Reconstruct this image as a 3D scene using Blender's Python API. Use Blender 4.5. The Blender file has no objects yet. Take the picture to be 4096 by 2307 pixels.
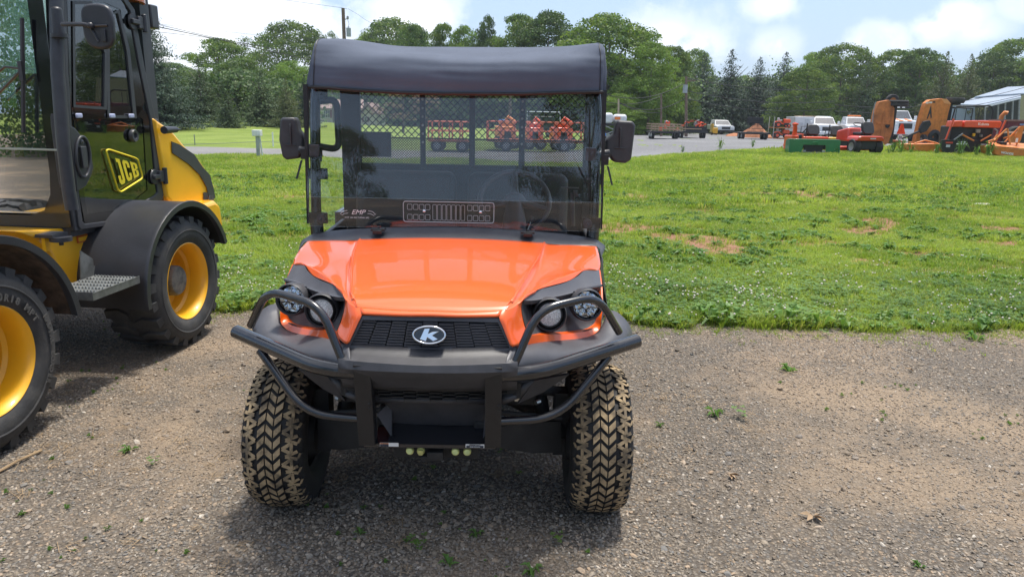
import bpy, math, random
import numpy as np
from mathutils import Vector, Matrix, Euler
from math import sin, cos, pi, radians, sqrt, atan2
random.seed(7); rng = np.random.default_rng(7)
SC = bpy.context.scene; COL = SC.collection

# ------------------------------------------------------------------ camera, sky, sun, exposure
FPX, CXP, CYP = 2900.0, 2048.0, 1153.5            # focal length and centre, in photograph pixels
CAM_H, PITCH, ROLL = 1.537, radians(13.64), radians(1.15)
fw = np.array([0, cos(PITCH), -sin(PITCH)]); r0 = np.array([1.0, 0, 0]); u0 = np.array([0, sin(PITCH), cos(PITCH)])
rt = r0*cos(ROLL) + u0*sin(ROLL); up = u0*cos(ROLL) - r0*sin(ROLL)
CAM = np.array([0, 0, CAM_H])
cd = bpy.data.cameras.new('camera'); cam = bpy.data.objects.new('camera', cd); COL.objects.link(cam)
cd.sensor_width = 36; cd.lens = 36*FPX/4096; cd.clip_start = 0.05; cd.clip_end = 3000
mw = Matrix(((rt[0], up[0], -fw[0], 0), (rt[1], up[1], -fw[1], 0), (rt[2], up[2], -fw[2], CAM_H), (0, 0, 0, 1)))
cam.matrix_world = mw; SC.camera = cam

SUN_EL, SUN_AZ = radians(75), radians(38)          # azimuth measured from +Y (straight ahead) towards +X
W = bpy.data.worlds.new('World'); SC.world = W; W.use_nodes = True
nt = W.node_tree; nt.nodes.clear()
def N(t, ty, **k):
    n = t.nodes.new(ty)
    for a, b in k.items():
        if a.startswith('_'): n.inputs[a[1:].replace('_', ' ')].default_value = b
        else: setattr(n, a, b)
    return n
def mth(t, op, a, b=None, clamp=False, c=None):
    n = t.nodes.new('ShaderNodeMath'); n.operation = op; n.use_clamp = clamp
    for i, v_ in enumerate((a, b, c)):
        if v_ is None: continue
        if isinstance(v_, (int, float)): n.inputs[i].default_value = v_
        else: t.links.new(v_, n.inputs[i])
    return n.outputs[0]
def mixc(t, f, a, b, mode='MIX'):
    n = t.nodes.new('ShaderNodeMix'); n.data_type = 'RGBA'; n.blend_type = mode
    for i, v_ in ((0, f), (6, a), (7, b)):
        if isinstance(v_, (int, float)): n.inputs[i].default_value = v_
        elif isinstance(v_, (tuple, list)): n.inputs[i].default_value = tuple(v_)+((1,) if len(v_) == 3 else ())
        else: t.links.new(v_, n.inputs[i])
    return n.outputs[2]
def smooth(t, x, lo, hi):
    n = t.nodes.new('ShaderNodeMapRange'); n.interpolation_type = 'SMOOTHSTEP'
    t.links.new(x, n.inputs[0]); n.inputs[1].default_value = lo; n.inputs[2].default_value = hi
    return n.outputs[0]
sky = N(nt, 'ShaderNodeTexSky', sky_type='NISHITA', sun_disc=False, sun_elevation=SUN_EL, sun_rotation=SUN_AZ,
        altitude=100, air_density=1.0, dust_density=2.2, ozone_density=1.5)
tc = N(nt, 'ShaderNodeTexCoord'); D = tc.outputs['Generated']
sep = N(nt, 'ShaderNodeSeparateXYZ'); nt.links.new(D, sep.inputs[0])
den = mth(nt, 'ADD', mth(nt, 'MAXIMUM', sep.outputs[2], 0.0), 0.22)
cb = N(nt, 'ShaderNodeCombineXYZ')
nt.links.new(mth(nt, 'DIVIDE', sep.outputs[0], den), cb.inputs[0]); nt.links.new(mth(nt, 'DIVIDE', sep.outputs[1], den), cb.inputs[1])
nt.links.new(mth(nt, 'MULTIPLY', sep.outputs[2], 3.2), cb.inputs[2])
n1 = N(nt, 'ShaderNodeTexNoise', _Scale=1.9, _Detail=9.0, _Roughness=0.58, _Distortion=0.25); nt.links.new(cb.outputs[0], n1.inputs['Vector'])
n2 = N(nt, 'ShaderNodeTexNoise', _Scale=14.0, _Detail=7.0, _Roughness=0.62); nt.links.new(D, n2.inputs['Vector'])
cover = mth(nt, 'MULTIPLY', smooth(nt, sep.outputs[2], 0.26, 0.70), 0.26)   # unseen cloud cover added overhead to raise the fill light
dens = smooth(nt, mth(nt, 'ADD', n1.outputs[0], cover), 0.66, 0.82)
def pdir(px, py):
    d = fw + rt*(px-CXP)/FPX - up*(py-CYP)/FPX
    return d/np.linalg.norm(d)
# the cumulus banks standing over the trees: (direction, angular radius, fluffiness)
CLOUDS = [((700, 60), 14, 1.0), ((950, 40), 12, 1.0), ((640, 230), 10, .9), ((1040, 210), 8, .9), ((260, 200), 16, 1.), ((1650, 70), 5.0, 1.), ((1570, 110), 3.4, .9), ((3085, 22), 2.2, .85),
          ((3830, 70), 2.6, .85), ((3740, 115), 2.6, .7), ((4096, 20), 2.0, .7), ((2660, 150), 3.6, .8), ((2790, 185), 4.0, .65), ((3520, 170), 3.6, .65), ((3100, 180), 2.6, .55), ((3900, 120), 2.4, .6)]
acc = None
wig = mth(nt, 'MULTIPLY', mth(nt, 'SUBTRACT', n2.outputs[0], 0.5), 2.0)
for (px, py), rad, k in CLOUDS:
    d = pdir(px, py); r_ = radians(rad)
    sb = N(nt, 'ShaderNodeVectorMath', operation='SUBTRACT'); nt.links.new(D, sb.inputs[0]); sb.inputs[1].default_value = tuple(d)
    sc_ = N(nt, 'ShaderNodeVectorMath', operation='MULTIPLY'); nt.links.new(sb.outputs[0], sc_.inputs[0]); sc_.inputs[1].default_value = (1, 1, 1.7)
    ln = N(nt, 'ShaderNodeVectorMath', operation='LENGTH'); nt.links.new(sc_.outputs[0], ln.inputs[0])
    q = mth(nt, 'DIVIDE', ln.outputs[1], r_)
    q = mth(nt, 'ADD', q, mth(nt, 'MULTIPLY', wig, 1.5))
    m_ = mth(nt, 'MULTIPLY', mth(nt, 'SUBTRACT', 1.0, smooth(nt, q, 0.10, 1.05)), k)
    acc = m_ if acc is None else mth(nt, 'MAXIMUM', acc, m_)
cm = mth(nt, 'MAXIMUM', mth(nt, 'MULTIPLY', dens, 0.75), acc, clamp=True)
# thin veil near the horizon
veil = mth(nt, 'MULTIPLY', mth(nt, 'SUBTRACT', 1.0, smooth(nt, sep.outputs[2], 0.0, 0.55)), 0.55)
skyc = mixc(nt, mth(nt, 'ADD', veil, 0.10, clamp=True), sky.outputs[0], (3.15, 4.25, 5.9))
cshade = mixc(nt, smooth(nt, n2.outputs[0], 0.38, 0.62), (5.6, 6.1, 7.0), (9.2, 9.1, 9.0))
fin = mixc(nt, cm, skyc, cshade)
bg = N(nt, 'ShaderNodeBackground', _Strength=0.088); nt.links.new(fin, bg.inputs[0])
wo = N(nt, 'ShaderNodeOutputWorld'); nt.links.new(bg.outputs[0], wo.inputs[0])

sd = bpy.data.lights.new('sun', 'SUN'); sd.energy = 2.4; sd.angle = radians(8); sd.color = (1.0, 0.95, 0.86)
so = bpy.data.objects.new('sun', sd); COL.objects.link(so)
sdir = Vector((sin(SUN_AZ)*cos(SUN_EL), cos(SUN_AZ)*cos(SUN_EL), sin(SUN_EL)))
so.rotation_euler = sdir.to_track_quat('Z', 'Y').to_euler(); so.location = (10, 10, 30)
vs = SC.view_settings; vs.view_transform = 'Standard'; vs.look = 'None'; vs.exposure = 1.12; vs.gamma = 1; vs.use_curve_mapping = False
SC.render.film_transparent = False
SC.cycles.max_bounces = 10; SC.cycles.transparent_max_bounces = 24; SC.cycles.glossy_bounces = 4; SC.cycles.transmission_bounces = 8
SC.cycles.use_denoising = True

# ------------------------------------------------------------------ layout helpers
def ray(px, py): return fw + rt*(px-CXP)/FPX - up*(py-CYP)/FPX
def at(px, py, Y): d = ray(px, py); return CAM + d*Y/d[1]
def sst(x, a, b):
    t = np.clip((x-a)/(b-a), 0, 1); return t*t*(3-2*t)
def T(x, y):
    """height of the ground"""
    x = np.asarray(x, float); y = np.asarray(y, float)
    z = 0.40*sst(x, 0.5, 8)*sst(y, 8, 24)*(1-sst(y, 29, 44))
    z = z - 0.45*sst(y, 45, 85)*sst(x, 0, 12) + 3.0*sst(y, 135, 260)
    z = z + 0.5*sst(y, 32, 58)*(1-sst(x, -28, -11)) - 0.75*sst(y, 66, 104)*(1-sst(x, -2, 6)) + 0.04*np.sin(x*.9)*np.cos(y*.7)*sst(y, 6, 9)
    return z
def gp(px, py, dz=0):
    """the point of the ground seen at a pixel"""
    d = ray(px, py); z = 0.0; t = 0
    for _ in range(60):
        t = (z+dz-CAM_H)/d[2] if d[2] < -1e-4 else 300
        t = min(t, 300); p = CAM+d*t; z = 0.5*z+0.5*float(T(p[0], p[1]))
    return CAM+d*t
def gx(px, Y, dz=0):
    """ground point at distance Y on the sight line through column px"""
    py = 560
    for _ in range(8):
        x = at(px, py, Y)[0]; z = float(T(x, Y))+dz
        k = (np.array([x, Y, z])-CAM); w = k@fw; py = CYP-FPX*(k@up)/w
    return Vector((x, Y, z))
def pix(p):
    k = np.array(p)-CAM; w = k@fw; return CXP+FPX*(k@rt)/w, CYP-FPX*(k@up)/w

# ------------------------------------------------------------------ materials
MATS = {}
def mat(name, col, rough=0.5, metal=0.0, coat=0.0, var=0.12, scale=6.0, bump=0.0, bscale=None, spec=0.5, dirt=None, dlo=.5, dhi=.7, dscale=3.0, coords='Object', coatr=.06):
    if name in MATS: return MATS[name]
    m = bpy.data.materials.new(name); m.use_nodes = True; t = m.node_tree
    b = t.nodes['Principled BSDF']; b.inputs['Roughness'].default_value = rough; b.inputs['Metallic'].default_value = metal
    b.inputs['Coat Weight'].default_value = coat; b.inputs['Coat Roughness'].default_value = coatr; b.inputs['Specular IOR Level'].default_value = spec
    tc = t.nodes.new('ShaderNodeTexCoord'); no = N(t, 'ShaderNodeTexNoise', _Scale=scale, _Detail=6.0, _Roughness=0.6)
    t.links.new(tc.outputs[coords], no.inputs['Vector'])
    lo = tuple(c*(1-var) for c in col); hi = tuple(min(1, c*(1+var)) for c in col)
    f = smooth(t, no.outputs[0], 0.3, 0.7); c = mixc(t, f, lo, hi)
    if dirt:
        nd = N(t, 'ShaderNodeTexNoise', _Scale=dscale, _Detail=8.0, _Roughness=0.68); t.links.new(tc.outputs[coords], nd.inputs['Vector'])
        fd = smooth(t, nd.outputs[0], dlo, dhi); c = mixc(t, fd, c, dirt)
        t.links.new(mth(t, 'ADD', mth(t, 'MULTIPLY', fd, 0.35), rough, clamp=True), b.inputs['Roughness'])
        if coat: t.links.new(mth(t, 'MULTIPLY', mth(t, 'SUBTRACT', 1.0, fd), coat), b.inputs['Coat Weight'])
    t.links.new(c, b.inputs['Base Color'])
    if bump:
        nb = N(t, 'ShaderNodeTexNoise', _Scale=bscale or scale*8, _Detail=5.0); t.links.new(tc.outputs[coords], nb.inputs['Vector'])
        bp = N(t, 'ShaderNodeBump', _Strength=bump, _Distance=0.01); t.links.new(nb.outputs[0], bp.inputs['Height']); t.links.new(bp.outputs[0], b.inputs['Normal'])
    MATS[name] = m; return m
def glassmat(name, tint, refl=1.0, haze=0.0, ior=1.5, rough=0.0):
    m = bpy.data.materials.new(name); m.use_nodes = True; t = m.node_tree; t.nodes.clear()
    tr = N(t, 'ShaderNodeBsdfTransparent', _Color=tuple(tint)+(1,)); gl = N(t, 'ShaderNodeBsdfGlossy', _Roughness=rough, _Color=(1, 1, 1, 1))
    fr = N(t, 'ShaderNodeFresnel', _IOR=ior); f = mth(t, 'MULTIPLY', fr.outputs[0], refl, clamp=True)
    mx = N(t, 'ShaderNodeMixShader'); t.links.new(f, mx.inputs[0]); t.links.new(tr.outputs[0], mx.inputs[1]); t.links.new(gl.outputs[0], mx.inputs[2])
    last = mx.outputs[0]
    if haze:
        tc = t.nodes.new('ShaderNodeTexCoord'); no = N(t, 'ShaderNodeTexNoise', _Scale=7.0, _Detail=7.0); t.links.new(tc.outputs['Object'], no.inputs['Vector'])
        df = N(t, 'ShaderNodeBsdfDiffuse', _Color=(.6, .6, .58, 1)); m2 = N(t, 'ShaderNodeMixShader')
        t.links.new(mth(t, 'MULTIPLY', no.outputs[0], haze), m2.inputs[0]); t.links.new(last, m2.inputs[1]); t.links.new(df.outputs[0], m2.inputs[2]); last = m2.outputs[0]
    o = N(t, 'ShaderNodeOutputMaterial'); t.links.new(last, o.inputs[0]); MATS[name] = m; return m

# ------------------------------------------------------------------ mesh builder
class MB:
    def __init__(s): s.v = []; s.f = []; s.mi = []; s.cur = 0
    def add(s, v, f):
        n = len(s.v); s.v.extend([tuple(map(float, p)) for p in v]); s.f.extend([tuple(n+i for i in q) for q in f]); s.mi.extend([s.cur]*len(f)); return s
    def box(s, c, d, rz=0, M=None):
        x, y, z = (q/2 for q in d); vs_ = [Vector((a*x, b*y, e*z)) for a in (-1, 1) for b in (-1, 1) for e in (-1, 1)]
        R = M if M is not None else Matrix.Rotation(rz, 3, 'Z')
        return s.add([R @ p + Vector(c) for p in vs_], [(0, 1, 3, 2), (4, 6, 7, 5), (0, 4, 5, 1), (2, 3, 7, 6), (0, 2, 6, 4), (1, 5, 7, 3)])
    def bb(s, x0, x1, y0, y1, z0, z1): return s.box(((x0+x1)/2, (y0+y1)/2, (z0+z1)/2), (abs(x1-x0), abs(y1-y0), abs(z1-z0)))
    def tube(s, path, r, seg=10, caps=True, closed=False, sx=1.0):
        P = [Vector(p) for p in path]; n = len(P); R = r if hasattr(r, '__len__') else [r]*n
        rings = []; prev = None
        for i, p in enumerate(P):
            if closed: t = (P[(i+1) % n]-P[i-1])
            else: t = (P[min(i+1, n-1)]-P[max(i-1, 0)])
            t.normalize()
            if prev is None:
                a = Vector((0, 0, 1)) if abs(t.z) < .9 else Vector((0, 1, 0)); u = t.cross(a).normalized()
            else: u = (prev-t*prev.dot(t)).normalized()
            prev = u; w = t.cross(u); rings.append([p+(u*cos(2*pi*k/seg)*sx+w*sin(2*pi*k/seg))*R[i] for k in range(seg)])
        vs_ = [q for rg in rings for q in rg]; fs = []
        m = n if closed else n-1
        for i in range(m):
            for k in range(seg):
                a = i*seg+k; b = i*seg+(k+1) % seg; j = (i+1) % n
                fs.append((a, b, j*seg+(k+1) % seg, j*seg+k))
        if caps and not closed: fs += [tuple(range(seg-1, -1, -1)), tuple((n-1)*seg+k for k in range(seg))]
        return s.add(vs_, fs)
    def cyl(s, a, b, r, r2=None, seg=14): return s.tube([a, b], [r, r if r2 is None else r2], seg)
    def lathe(s, prof, o=(0, 0, 0), ax=(1, 0, 0), seg=32, a0=0, a1=2*pi):
        ax = Vector(ax).normalized(); u = ax.cross(Vector((0, 0, 1)) if abs(ax.z) < .9 else Vector((0, 1, 0))).normalized(); w = ax.cross(u); o = Vector(o)
        full = abs(a1-a0-2*pi) < 1e-6; ns = seg if full else seg+1; vs_ = []; fs = []
        for r, h in prof:
            for k in range(ns):
                a = a0+(a1-a0)*k/seg; vs_.append(o+ax*h+(u*cos(a)+w*sin(a))*r)
        for i in range(len(prof)-1):
            for k in range(seg):
                k2 = (k+1) % ns; fs.append((i*ns+k, i*ns+k2, (i+1)*ns+k2, (i+1)*ns+k))
        return s.add(vs_, fs)
    def prism(s, poly, d, thick=None, cap=True):
        """poly: list of 3D points; d: extrusion vector"""
        P = [Vector(p) for p in poly]; d = Vector(d); n = len(P)
        fs = [(i, (i+1) % n, n+(i+1) % n, n+i) for i in range(n)]
        if cap: fs += [tuple(range(n-1, -1, -1)), tuple(range(n, 2*n))]
        return s.add(P+[p+d for p in P], fs)
    def grid(s, rows, close=False):
        m = len(rows[0]); vs_ = [p for r in rows for p in r]; fs = []
        for i in range(len(rows)-1):
            for k in range(m-1 if not close else m):
                k2 = (k+1) % m; fs.append((i*m+k, i*m+k2, (i+1)*m+k2, (i+1)*m+k))
        return s.add(vs_, fs)
    def sphere(s, c, r, seg=12, rings=8):
        rx, ry, rz = r if hasattr(r, '__len__') else (r, r, r)
        rows = [[(c[0]+rx*sin(pi*i/rings)*cos(2*pi*k/seg), c[1]+ry*sin(pi*i/rings)*sin(2*pi*k/seg), c[2]+rz*cos(pi*i/rings)) for k in range(seg)] for i in range(rings+1)]
        return s.grid(rows, True)
    def xf(s, M, start=0):
        for i in range(start, len(s.v)): s.v[i] = tuple(M @ Vector(s.v[i]))
        return s
    def mirror(s):
        n = len(s.v); nf = len(s.f)
        s.v += [(-x, y, z) for x, y, z in s.v]; s.f += [tuple(n+i for i in reversed(q)) for q in s.f[:nf]]; s.mi += s.mi[:nf]; return s
    def mesh(s, name, mats, smooth_=35):
        me = bpy.data.meshes.new(name); me.from_pydata(s.v, [], s.f)
        for m in (mats if isinstance(mats, (list, tuple)) else [mats]): me.materials.append(m)
        if any(s.mi): me.polygons.foreach_set('material_index', s.mi)
        me.validate()
        if smooth_:
            me.polygons.foreach_set('use_smooth', [True]*len(me.polygons)); me.set_sharp_from_angle(angle=radians(smooth_))
        me.update(); return me
def fillet(pts, r, n=5, closed=False):
    P = [Vector(p) for p in pts]; out = []; N_ = len(P)
    for i, p in enumerate(P):
        if not closed and (i == 0 or i == N_-1): out.append(p); continue
        a, b = P[i-1], P[(i+1) % N_]; da, db = (a-p), (b-p); ri = min(r, da.length*.48, db.length*.48)
        s_, e = p+da.normalized()*ri, p+db.normalized()*ri
        for k in range(n+1):
            t = k/n; out.append(s_*(1-t)**2+p*2*t*(1-t)+e*t*t)
    return out
def crom(P, n):
    """Catmull-Rom through a list of vectors -> (len-1)*n+1 samples"""
    P = [Vector(p) for p in P]; out = []
    for i in range(len(P)-1):
        p0 = P[i-1] if i else P[0]*2-P[1]; p1, p2 = P[i], P[i+1]; p3 = P[i+2] if i+2 < len(P) else P[-1]*2-P[-2]
        for k in range(n):
            t = k/n; out.append(.5*((2*p1)+(p2-p0)*t+(2*p0-5*p1+4*p2-p3)*t*t+(3*p1-p0-3*p2+p3)*t**3))
    out.append(P[-1]); return out
def surf(rows, nu=4, nv=4):
    R = [crom(r, nu) for r in rows]; cols = [crom([r[k] for r in R], nv) for k in range(len(R[0]))]
    return [[c[i] for c in cols] for i in range(len(cols[0]))]
def link(o, parent=None):
    COL.objects.link(o)
    if parent is not None: o.parent = parent
    return o
def part(name, mb, m, parent=None, bevel=0, smooth_=35, label=None, seg=2, solid=0):
    me = mb.mesh(name, m, smooth_) if isinstance(mb, MB) else mb
    o = link(bpy.data.objects.new(name, me), parent)
    if solid:
        md = o.modifiers.new('s', 'SOLIDIFY'); md.thickness = solid; md.offset = -1
    if bevel:
        md = o.modifiers.new('b', 'BEVEL'); md.width = bevel; md.segments = seg; md.limit_method = 'ANGLE'; md.angle_limit = radians(40); md.harden_normals = False
    if label: o['label'] = label
    return o
def tag(o, label, cat, group=None, kind=None):
    o['label'] = label; o['category'] = cat
    if group: o['group'] = group
    if kind: o['kind'] = kind
    return o
def thing(name, label, cat, loc=(0, 0, 0), rz=0, group=None, scale=1.0):
    o = link(bpy.data.objects.new(name, None)); o.empty_display_size = .1
    o.location = loc; o.rotation_euler = (0, 0, rz); o.scale = (scale,)*3 if not hasattr(scale, '__len__') else scale
    return tag(o, label, cat, group)
def struct(name, mb, m, smooth_=0):
    o = part(name, mb, m, smooth_=smooth_); o['kind'] = 'structure'; return o
def dup(root, loc, rz, label, group=None, scale=None):
    r = root.copy(); COL.objects.link(r); r.location = loc; r.rotation_euler = (0, 0, rz); r['label'] = label
    if scale is not None: r.scale = (scale,)*3 if not hasattr(scale, '__len__') else scale
    if group: r['group'] = group
    for ch in list(root.children):
        c = ch.copy(); COL.objects.link(c); c.parent = r
        for g in list(ch.children):
            d = g.copy(); COL.objects.link(d); d.parent = c
    return r
def text_mesh(txt, size, depth=0.0, shear=0.0, bold=0.0, extrude=0.001):
    """lettering as plain mesh data in the XY plane, centred"""
    cu = bpy.data.curves.new('t', 'FONT'); cu.body = txt; cu.size = size; cu.align_x = 'CENTER'; cu.align_y = 'CENTER'; cu.shear = shear; cu.offset = bold; cu.extrude = extrude; cu.resolution_u = 3
    o = bpy.data.objects.new('t', cu); COL.objects.link(o); dg = bpy.context.evaluated_depsgraph_get(); dg.update()
    me = bpy.data.meshes.new_from_object(o.evaluated_get(dg)); bpy.data.objects.remove(o); bpy.data.curves.remove(cu)
    return me
def text(name, txt, size, m, parent, loc, rot, sx=1.0, shear=0.0, bold=0.0, extrude=.001):
    me = text_mesh(txt, size, shear=shear, bold=bold, extrude=extrude); me.materials.clear(); me.materials.append(m)
    o = link(bpy.data.objects.new(name, me), parent); o.location = loc; o.rotation_euler = rot if not isinstance(rot, Matrix) else rot.to_euler(); o.scale = (sx, 1, 1)
    return o

# ------------------------------------------------------------------ the ground
def vnoise(x, y, seed=0):
    x = np.asarray(x, float); y = np.asarray(y, float); xi = np.floor(x).astype(np.int64); yi = np.floor(y).astype(np.int64); fx = x-xi; fy = y-yi
    def h(a, b):
        n = (a*374761393+b*668265263+seed*1442695041) & 0xffffffff; n = ((n ^ (n >> 13))*1274126177) & 0xffffffff
        return ((n ^ (n >> 16)) & 0xffff)/65535.0
    fx = fx*fx*(3-2*fx); fy = fy*fy*(3-2*fy)
    return (h(xi, yi)*(1-fx)+h(xi+1, yi)*fx)*(1-fy)+(h(xi, yi+1)*(1-fx)+h(xi+1, yi+1)*fx)*fy
def fbm(x, y, seed=0, o=4):
    s = 0; a = .5; t = 0
    for i in range(o): s = s+a*vnoise(np.asarray(x)*2**i, np.asarray(y)*2**i, seed+i); t += a; a *= .55
    return s/t
def edge(x):   # where the lawn begins behind the gravel
    x = np.asarray(x, float)
    return np.interp(x, [-12, -6, -2.4, 0, 1, 2.4, 3.9, 8, 20], [6.3, 6.0, 5.45, 5.38, 5.32, 5.22, 5.27, 5.6, 6.5])+0.34*(fbm(x*1.7, x*0+3, 5)-.5)+.16*(vnoise(x*7, x*0, 8)-.5)
def soil(x, y):   # 1 on bare earth
    band = sst(y, 6.6, 8.2)*(1-sst(y, 12.5, 17))
    k = .50+.20*sst(np.asarray(x, float), .5, 2.5)
    f = fbm(np.asarray(x)*1.25+9, np.asarray(y)*2.0, 21, 6)+.22*(fbm(np.asarray(x)*5, np.asarray(y)*7, 23, 3)-.5)
    return band*sst(f, .725-.30*k, .82-.30*k)*.86
def gridlines(a, b, n): return np.linspace(a, b, n)
xs = np.unique(np.concatenate([gridlines(-330, -30, 14), gridlines(-30, -12, 40), gridlines(-12, 14, 190), gridlines(14, 40, 50), gridlines(40, 330, 18)]))
ys = np.unique(np.concatenate([gridlines(-80, 0, 12), gridlines(0, 5, 20), gridlines(5, 18, 150), gridlines(18, 50, 70), gridlines(50, 150, 40), gridlines(150, 690, 12)]))
X, Y = np.meshgrid(xs, ys); Z = T(X, Y)
me = bpy.data.meshes.new('ground'); nx, ny = len(xs), len(ys)
vv = np.stack([X.ravel(), Y.ravel(), Z.ravel()], 1)
i = np.arange(nx-1)[None, :]+np.arange(ny-1)[:, None]*nx; ff = np.stack([i, i+1, i+nx+1, i+nx], -1).reshape(-1, 4)
me.from_pydata(vv.tolist(), [], ff.tolist())
ca = me.attributes.new('soil', 'FLOAT', 'POINT'); ca.data.foreach_set('value', soil(vv[:, 0], vv[:, 1]).astype(np.float32))
me.polygons.foreach_set('use_smooth', [True]*len(me.polygons))
m = bpy.data.materials.new('lawn_earth'); m.use_nodes = True; t = m.node_tree; b = t.nodes['Principled BSDF']; b.inputs['Roughness'].default_value = .95; b.inputs['Specular IOR Level'].default_value = .15
geo = t.nodes.new('ShaderNodeNewGeometry'); P = geo.outputs['Position']
a = N(t, 'ShaderNodeTexNoise', _Scale=.35, _Detail=9.0, _Roughness=.62); t.links.new(P, a.inputs['Vector'])
c2 = N(t, 'ShaderNodeTexNoise', _Scale=9.0, _Detail=7.0, _Roughness=.7); t.links.new(P, c2.inputs['Vector'])
mp = N(t, 'ShaderNodeMapping'); mp.inputs['Scale'].default_value = (.12, 1.6, 1); t.links.new(P, mp.inputs[0])
c3 = N(t, 'ShaderNodeTexNoise', _Scale=1.0, _Detail=4.0); t.links.new(mp.outputs[0], c3.inputs['Vector'])
g = mixc(t, smooth(t, a.outputs[0], .35, .65), (.14, .20, .036), (.21, .27, .06))
g = mixc(t, mth(t, 'MULTIPLY', smooth(t, c3.outputs[0], .45, .62), .45), g, (.20, .24, .07))
g = mixc(t, mth(t, 'MULTIPLY', smooth(t, c2.outputs[0], .5, .75), .6), g, (.055, .10, .02))
s2 = N(t, 'ShaderNodeTexNoise', _Scale=25.0, _Detail=6.0); t.links.new(P, s2.inputs['Vector'])
so_ = mixc(t, smooth(t, s2.outputs[0], .35, .65), (.20, .105, .062), (.33, .19, .12))
at_ = N(t, 'ShaderNodeAttribute', attribute_name='soil')
t.links.new(mixc(t, smooth(t, mth(t, 'ADD', at_.outputs['Fac'], mth(t, 'MULTIPLY', mth(t, 'SUBTRACT', s2.outputs[0], .5), .8)), .35, .65), g, so_), b.inputs['Base Color'])
bp = N(t, 'ShaderNodeBump', _Strength=.8, _Distance=.05); t.links.new(c2.outputs[0], bp.inputs['Height']); t.links.new(bp.outputs[0], b.inputs['Normal'])
me.materials.append(m); o = link(bpy.data.objects.new('ground', me)); o['kind'] = 'structure'

def strip(name, xs, lo, hi, n, mat_, dz):
    v = []; 
    for x in xs:
        a_, b_ = float(lo(x)), float(hi(x))
        for k in range(n+1): y = a_+(b_-a_)*k/n; v.append((x, y, float(T(x, y))+dz))
    f = [(i*(n+1)+k, (i+1)*(n+1)+k, (i+1)*(n+1)+k+1, i*(n+1)+k+1) for i in range(len(xs)-1) for k in range(n)]
    mb = MB(); mb.add(v, f); return struct(name, mb, mat_, smooth_=180)

# gravel
m = bpy.data.materials.new('gravel_bed'); m.use_nodes = True; t = m.node_tree; b = t.nodes['Principled BSDF']; b.inputs['Roughness'].default_value = .92; b.inputs['Specular IOR Level'].default_value = .2
geo = t.nodes.new('ShaderNodeNewGeometry'); P = geo.outputs['Position']
w = N(t, 'ShaderNodeTexNoise', _Scale=30.0, _Detail=3.0); t.links.new(P, w.inputs['Vector'])
pm = N(t, 'ShaderNodeVectorMath', operation='MULTIPLY_ADD'); t.links.new(w.outputs['Color'], pm.inputs[0]); pm.inputs[1].default_value = (.02, .02, .02); t.links.new(P, pm.inputs[2])
vo = N(t, 'ShaderNodeTexVoronoi', _Scale=72.0); t.links.new(pm.outputs[0], vo.inputs['Vector'])
sp = N(t, 'ShaderNodeSeparateColor'); t.links.new(vo.outputs['Color'], sp.inputs[0])
rp = t.nodes.new('ShaderNodeValToRGB'); cr = rp.color_ramp
STONE = [(0, (.135, .112, .088)), (.2, (.235, .192, .145)), (.4, (.175, .168, .158)), (.6, (.30, .248, .19)), (.8, (.235, .208, .178)), (.93, (.36, .265, .18)), (1, (.44, .40, .34))]
cr.elements[0].position = 0; cr.elements[0].color = STONE[0][1]+(1,); cr.elements[1].position = 1; cr.elements[1].color = STONE[-1][1]+(1,)
for p_, c_ in STONE[1:-1]: e = cr.elements.new(p_); e.color = c_+(1,)
t.links.new(sp.outputs[0], rp.inputs[0])
dn = N(t, 'ShaderNodeTexNoise', _Scale=.8, _Detail=9.0, _Roughness=.62); t.links.new(P, dn.inputs['Vector'])
gap = smooth(t, vo.outputs['Distance'], .0, .75)
col = mixc(t, mth(t, 'MULTIPLY', gap, .8), rp.outputs[0], (.085, .072, .06))
sx_ = N(t, 'ShaderNodeSeparateXYZ'); t.links.new(P, sx_.inputs[0])
dl = N(t, 'ShaderNodeTexNoise', _Scale=40.0, _Detail=6.0, _Roughness=.7); t.links.new(P, dl.inputs['Vector'])
dust = mixc(t, smooth(t, dl.outputs[0], .3, .75), (.26, .195, .135), (.37, .285, .20))
sandm = smooth(t, mth(t, 'ADD', dn.outputs[0], mth(t, 'MULTIPLY', smooth(t, sx_.outputs[0], 1.0, 3.0), .12)), .47, .67)
t.links.new(mixc(t, mth(t, 'MULTIPLY', sandm, .85), col, dust), b.inputs['Base Color'])
bp = N(t, 'ShaderNodeBump', _Strength=1.0, _Distance=.012, invert=True); t.links.new(vo.outputs['Distance'], bp.inputs['Height']); t.links.new(bp.outputs[0], b.inputs['Normal'])
strip('gravel_lot', np.concatenate([np.linspace(-30, -7, 20), np.linspace(-6.9, 8, 260), np.linspace(8.2, 40, 20)]), lambda x: -30, edge, 30, m, .004)

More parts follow.
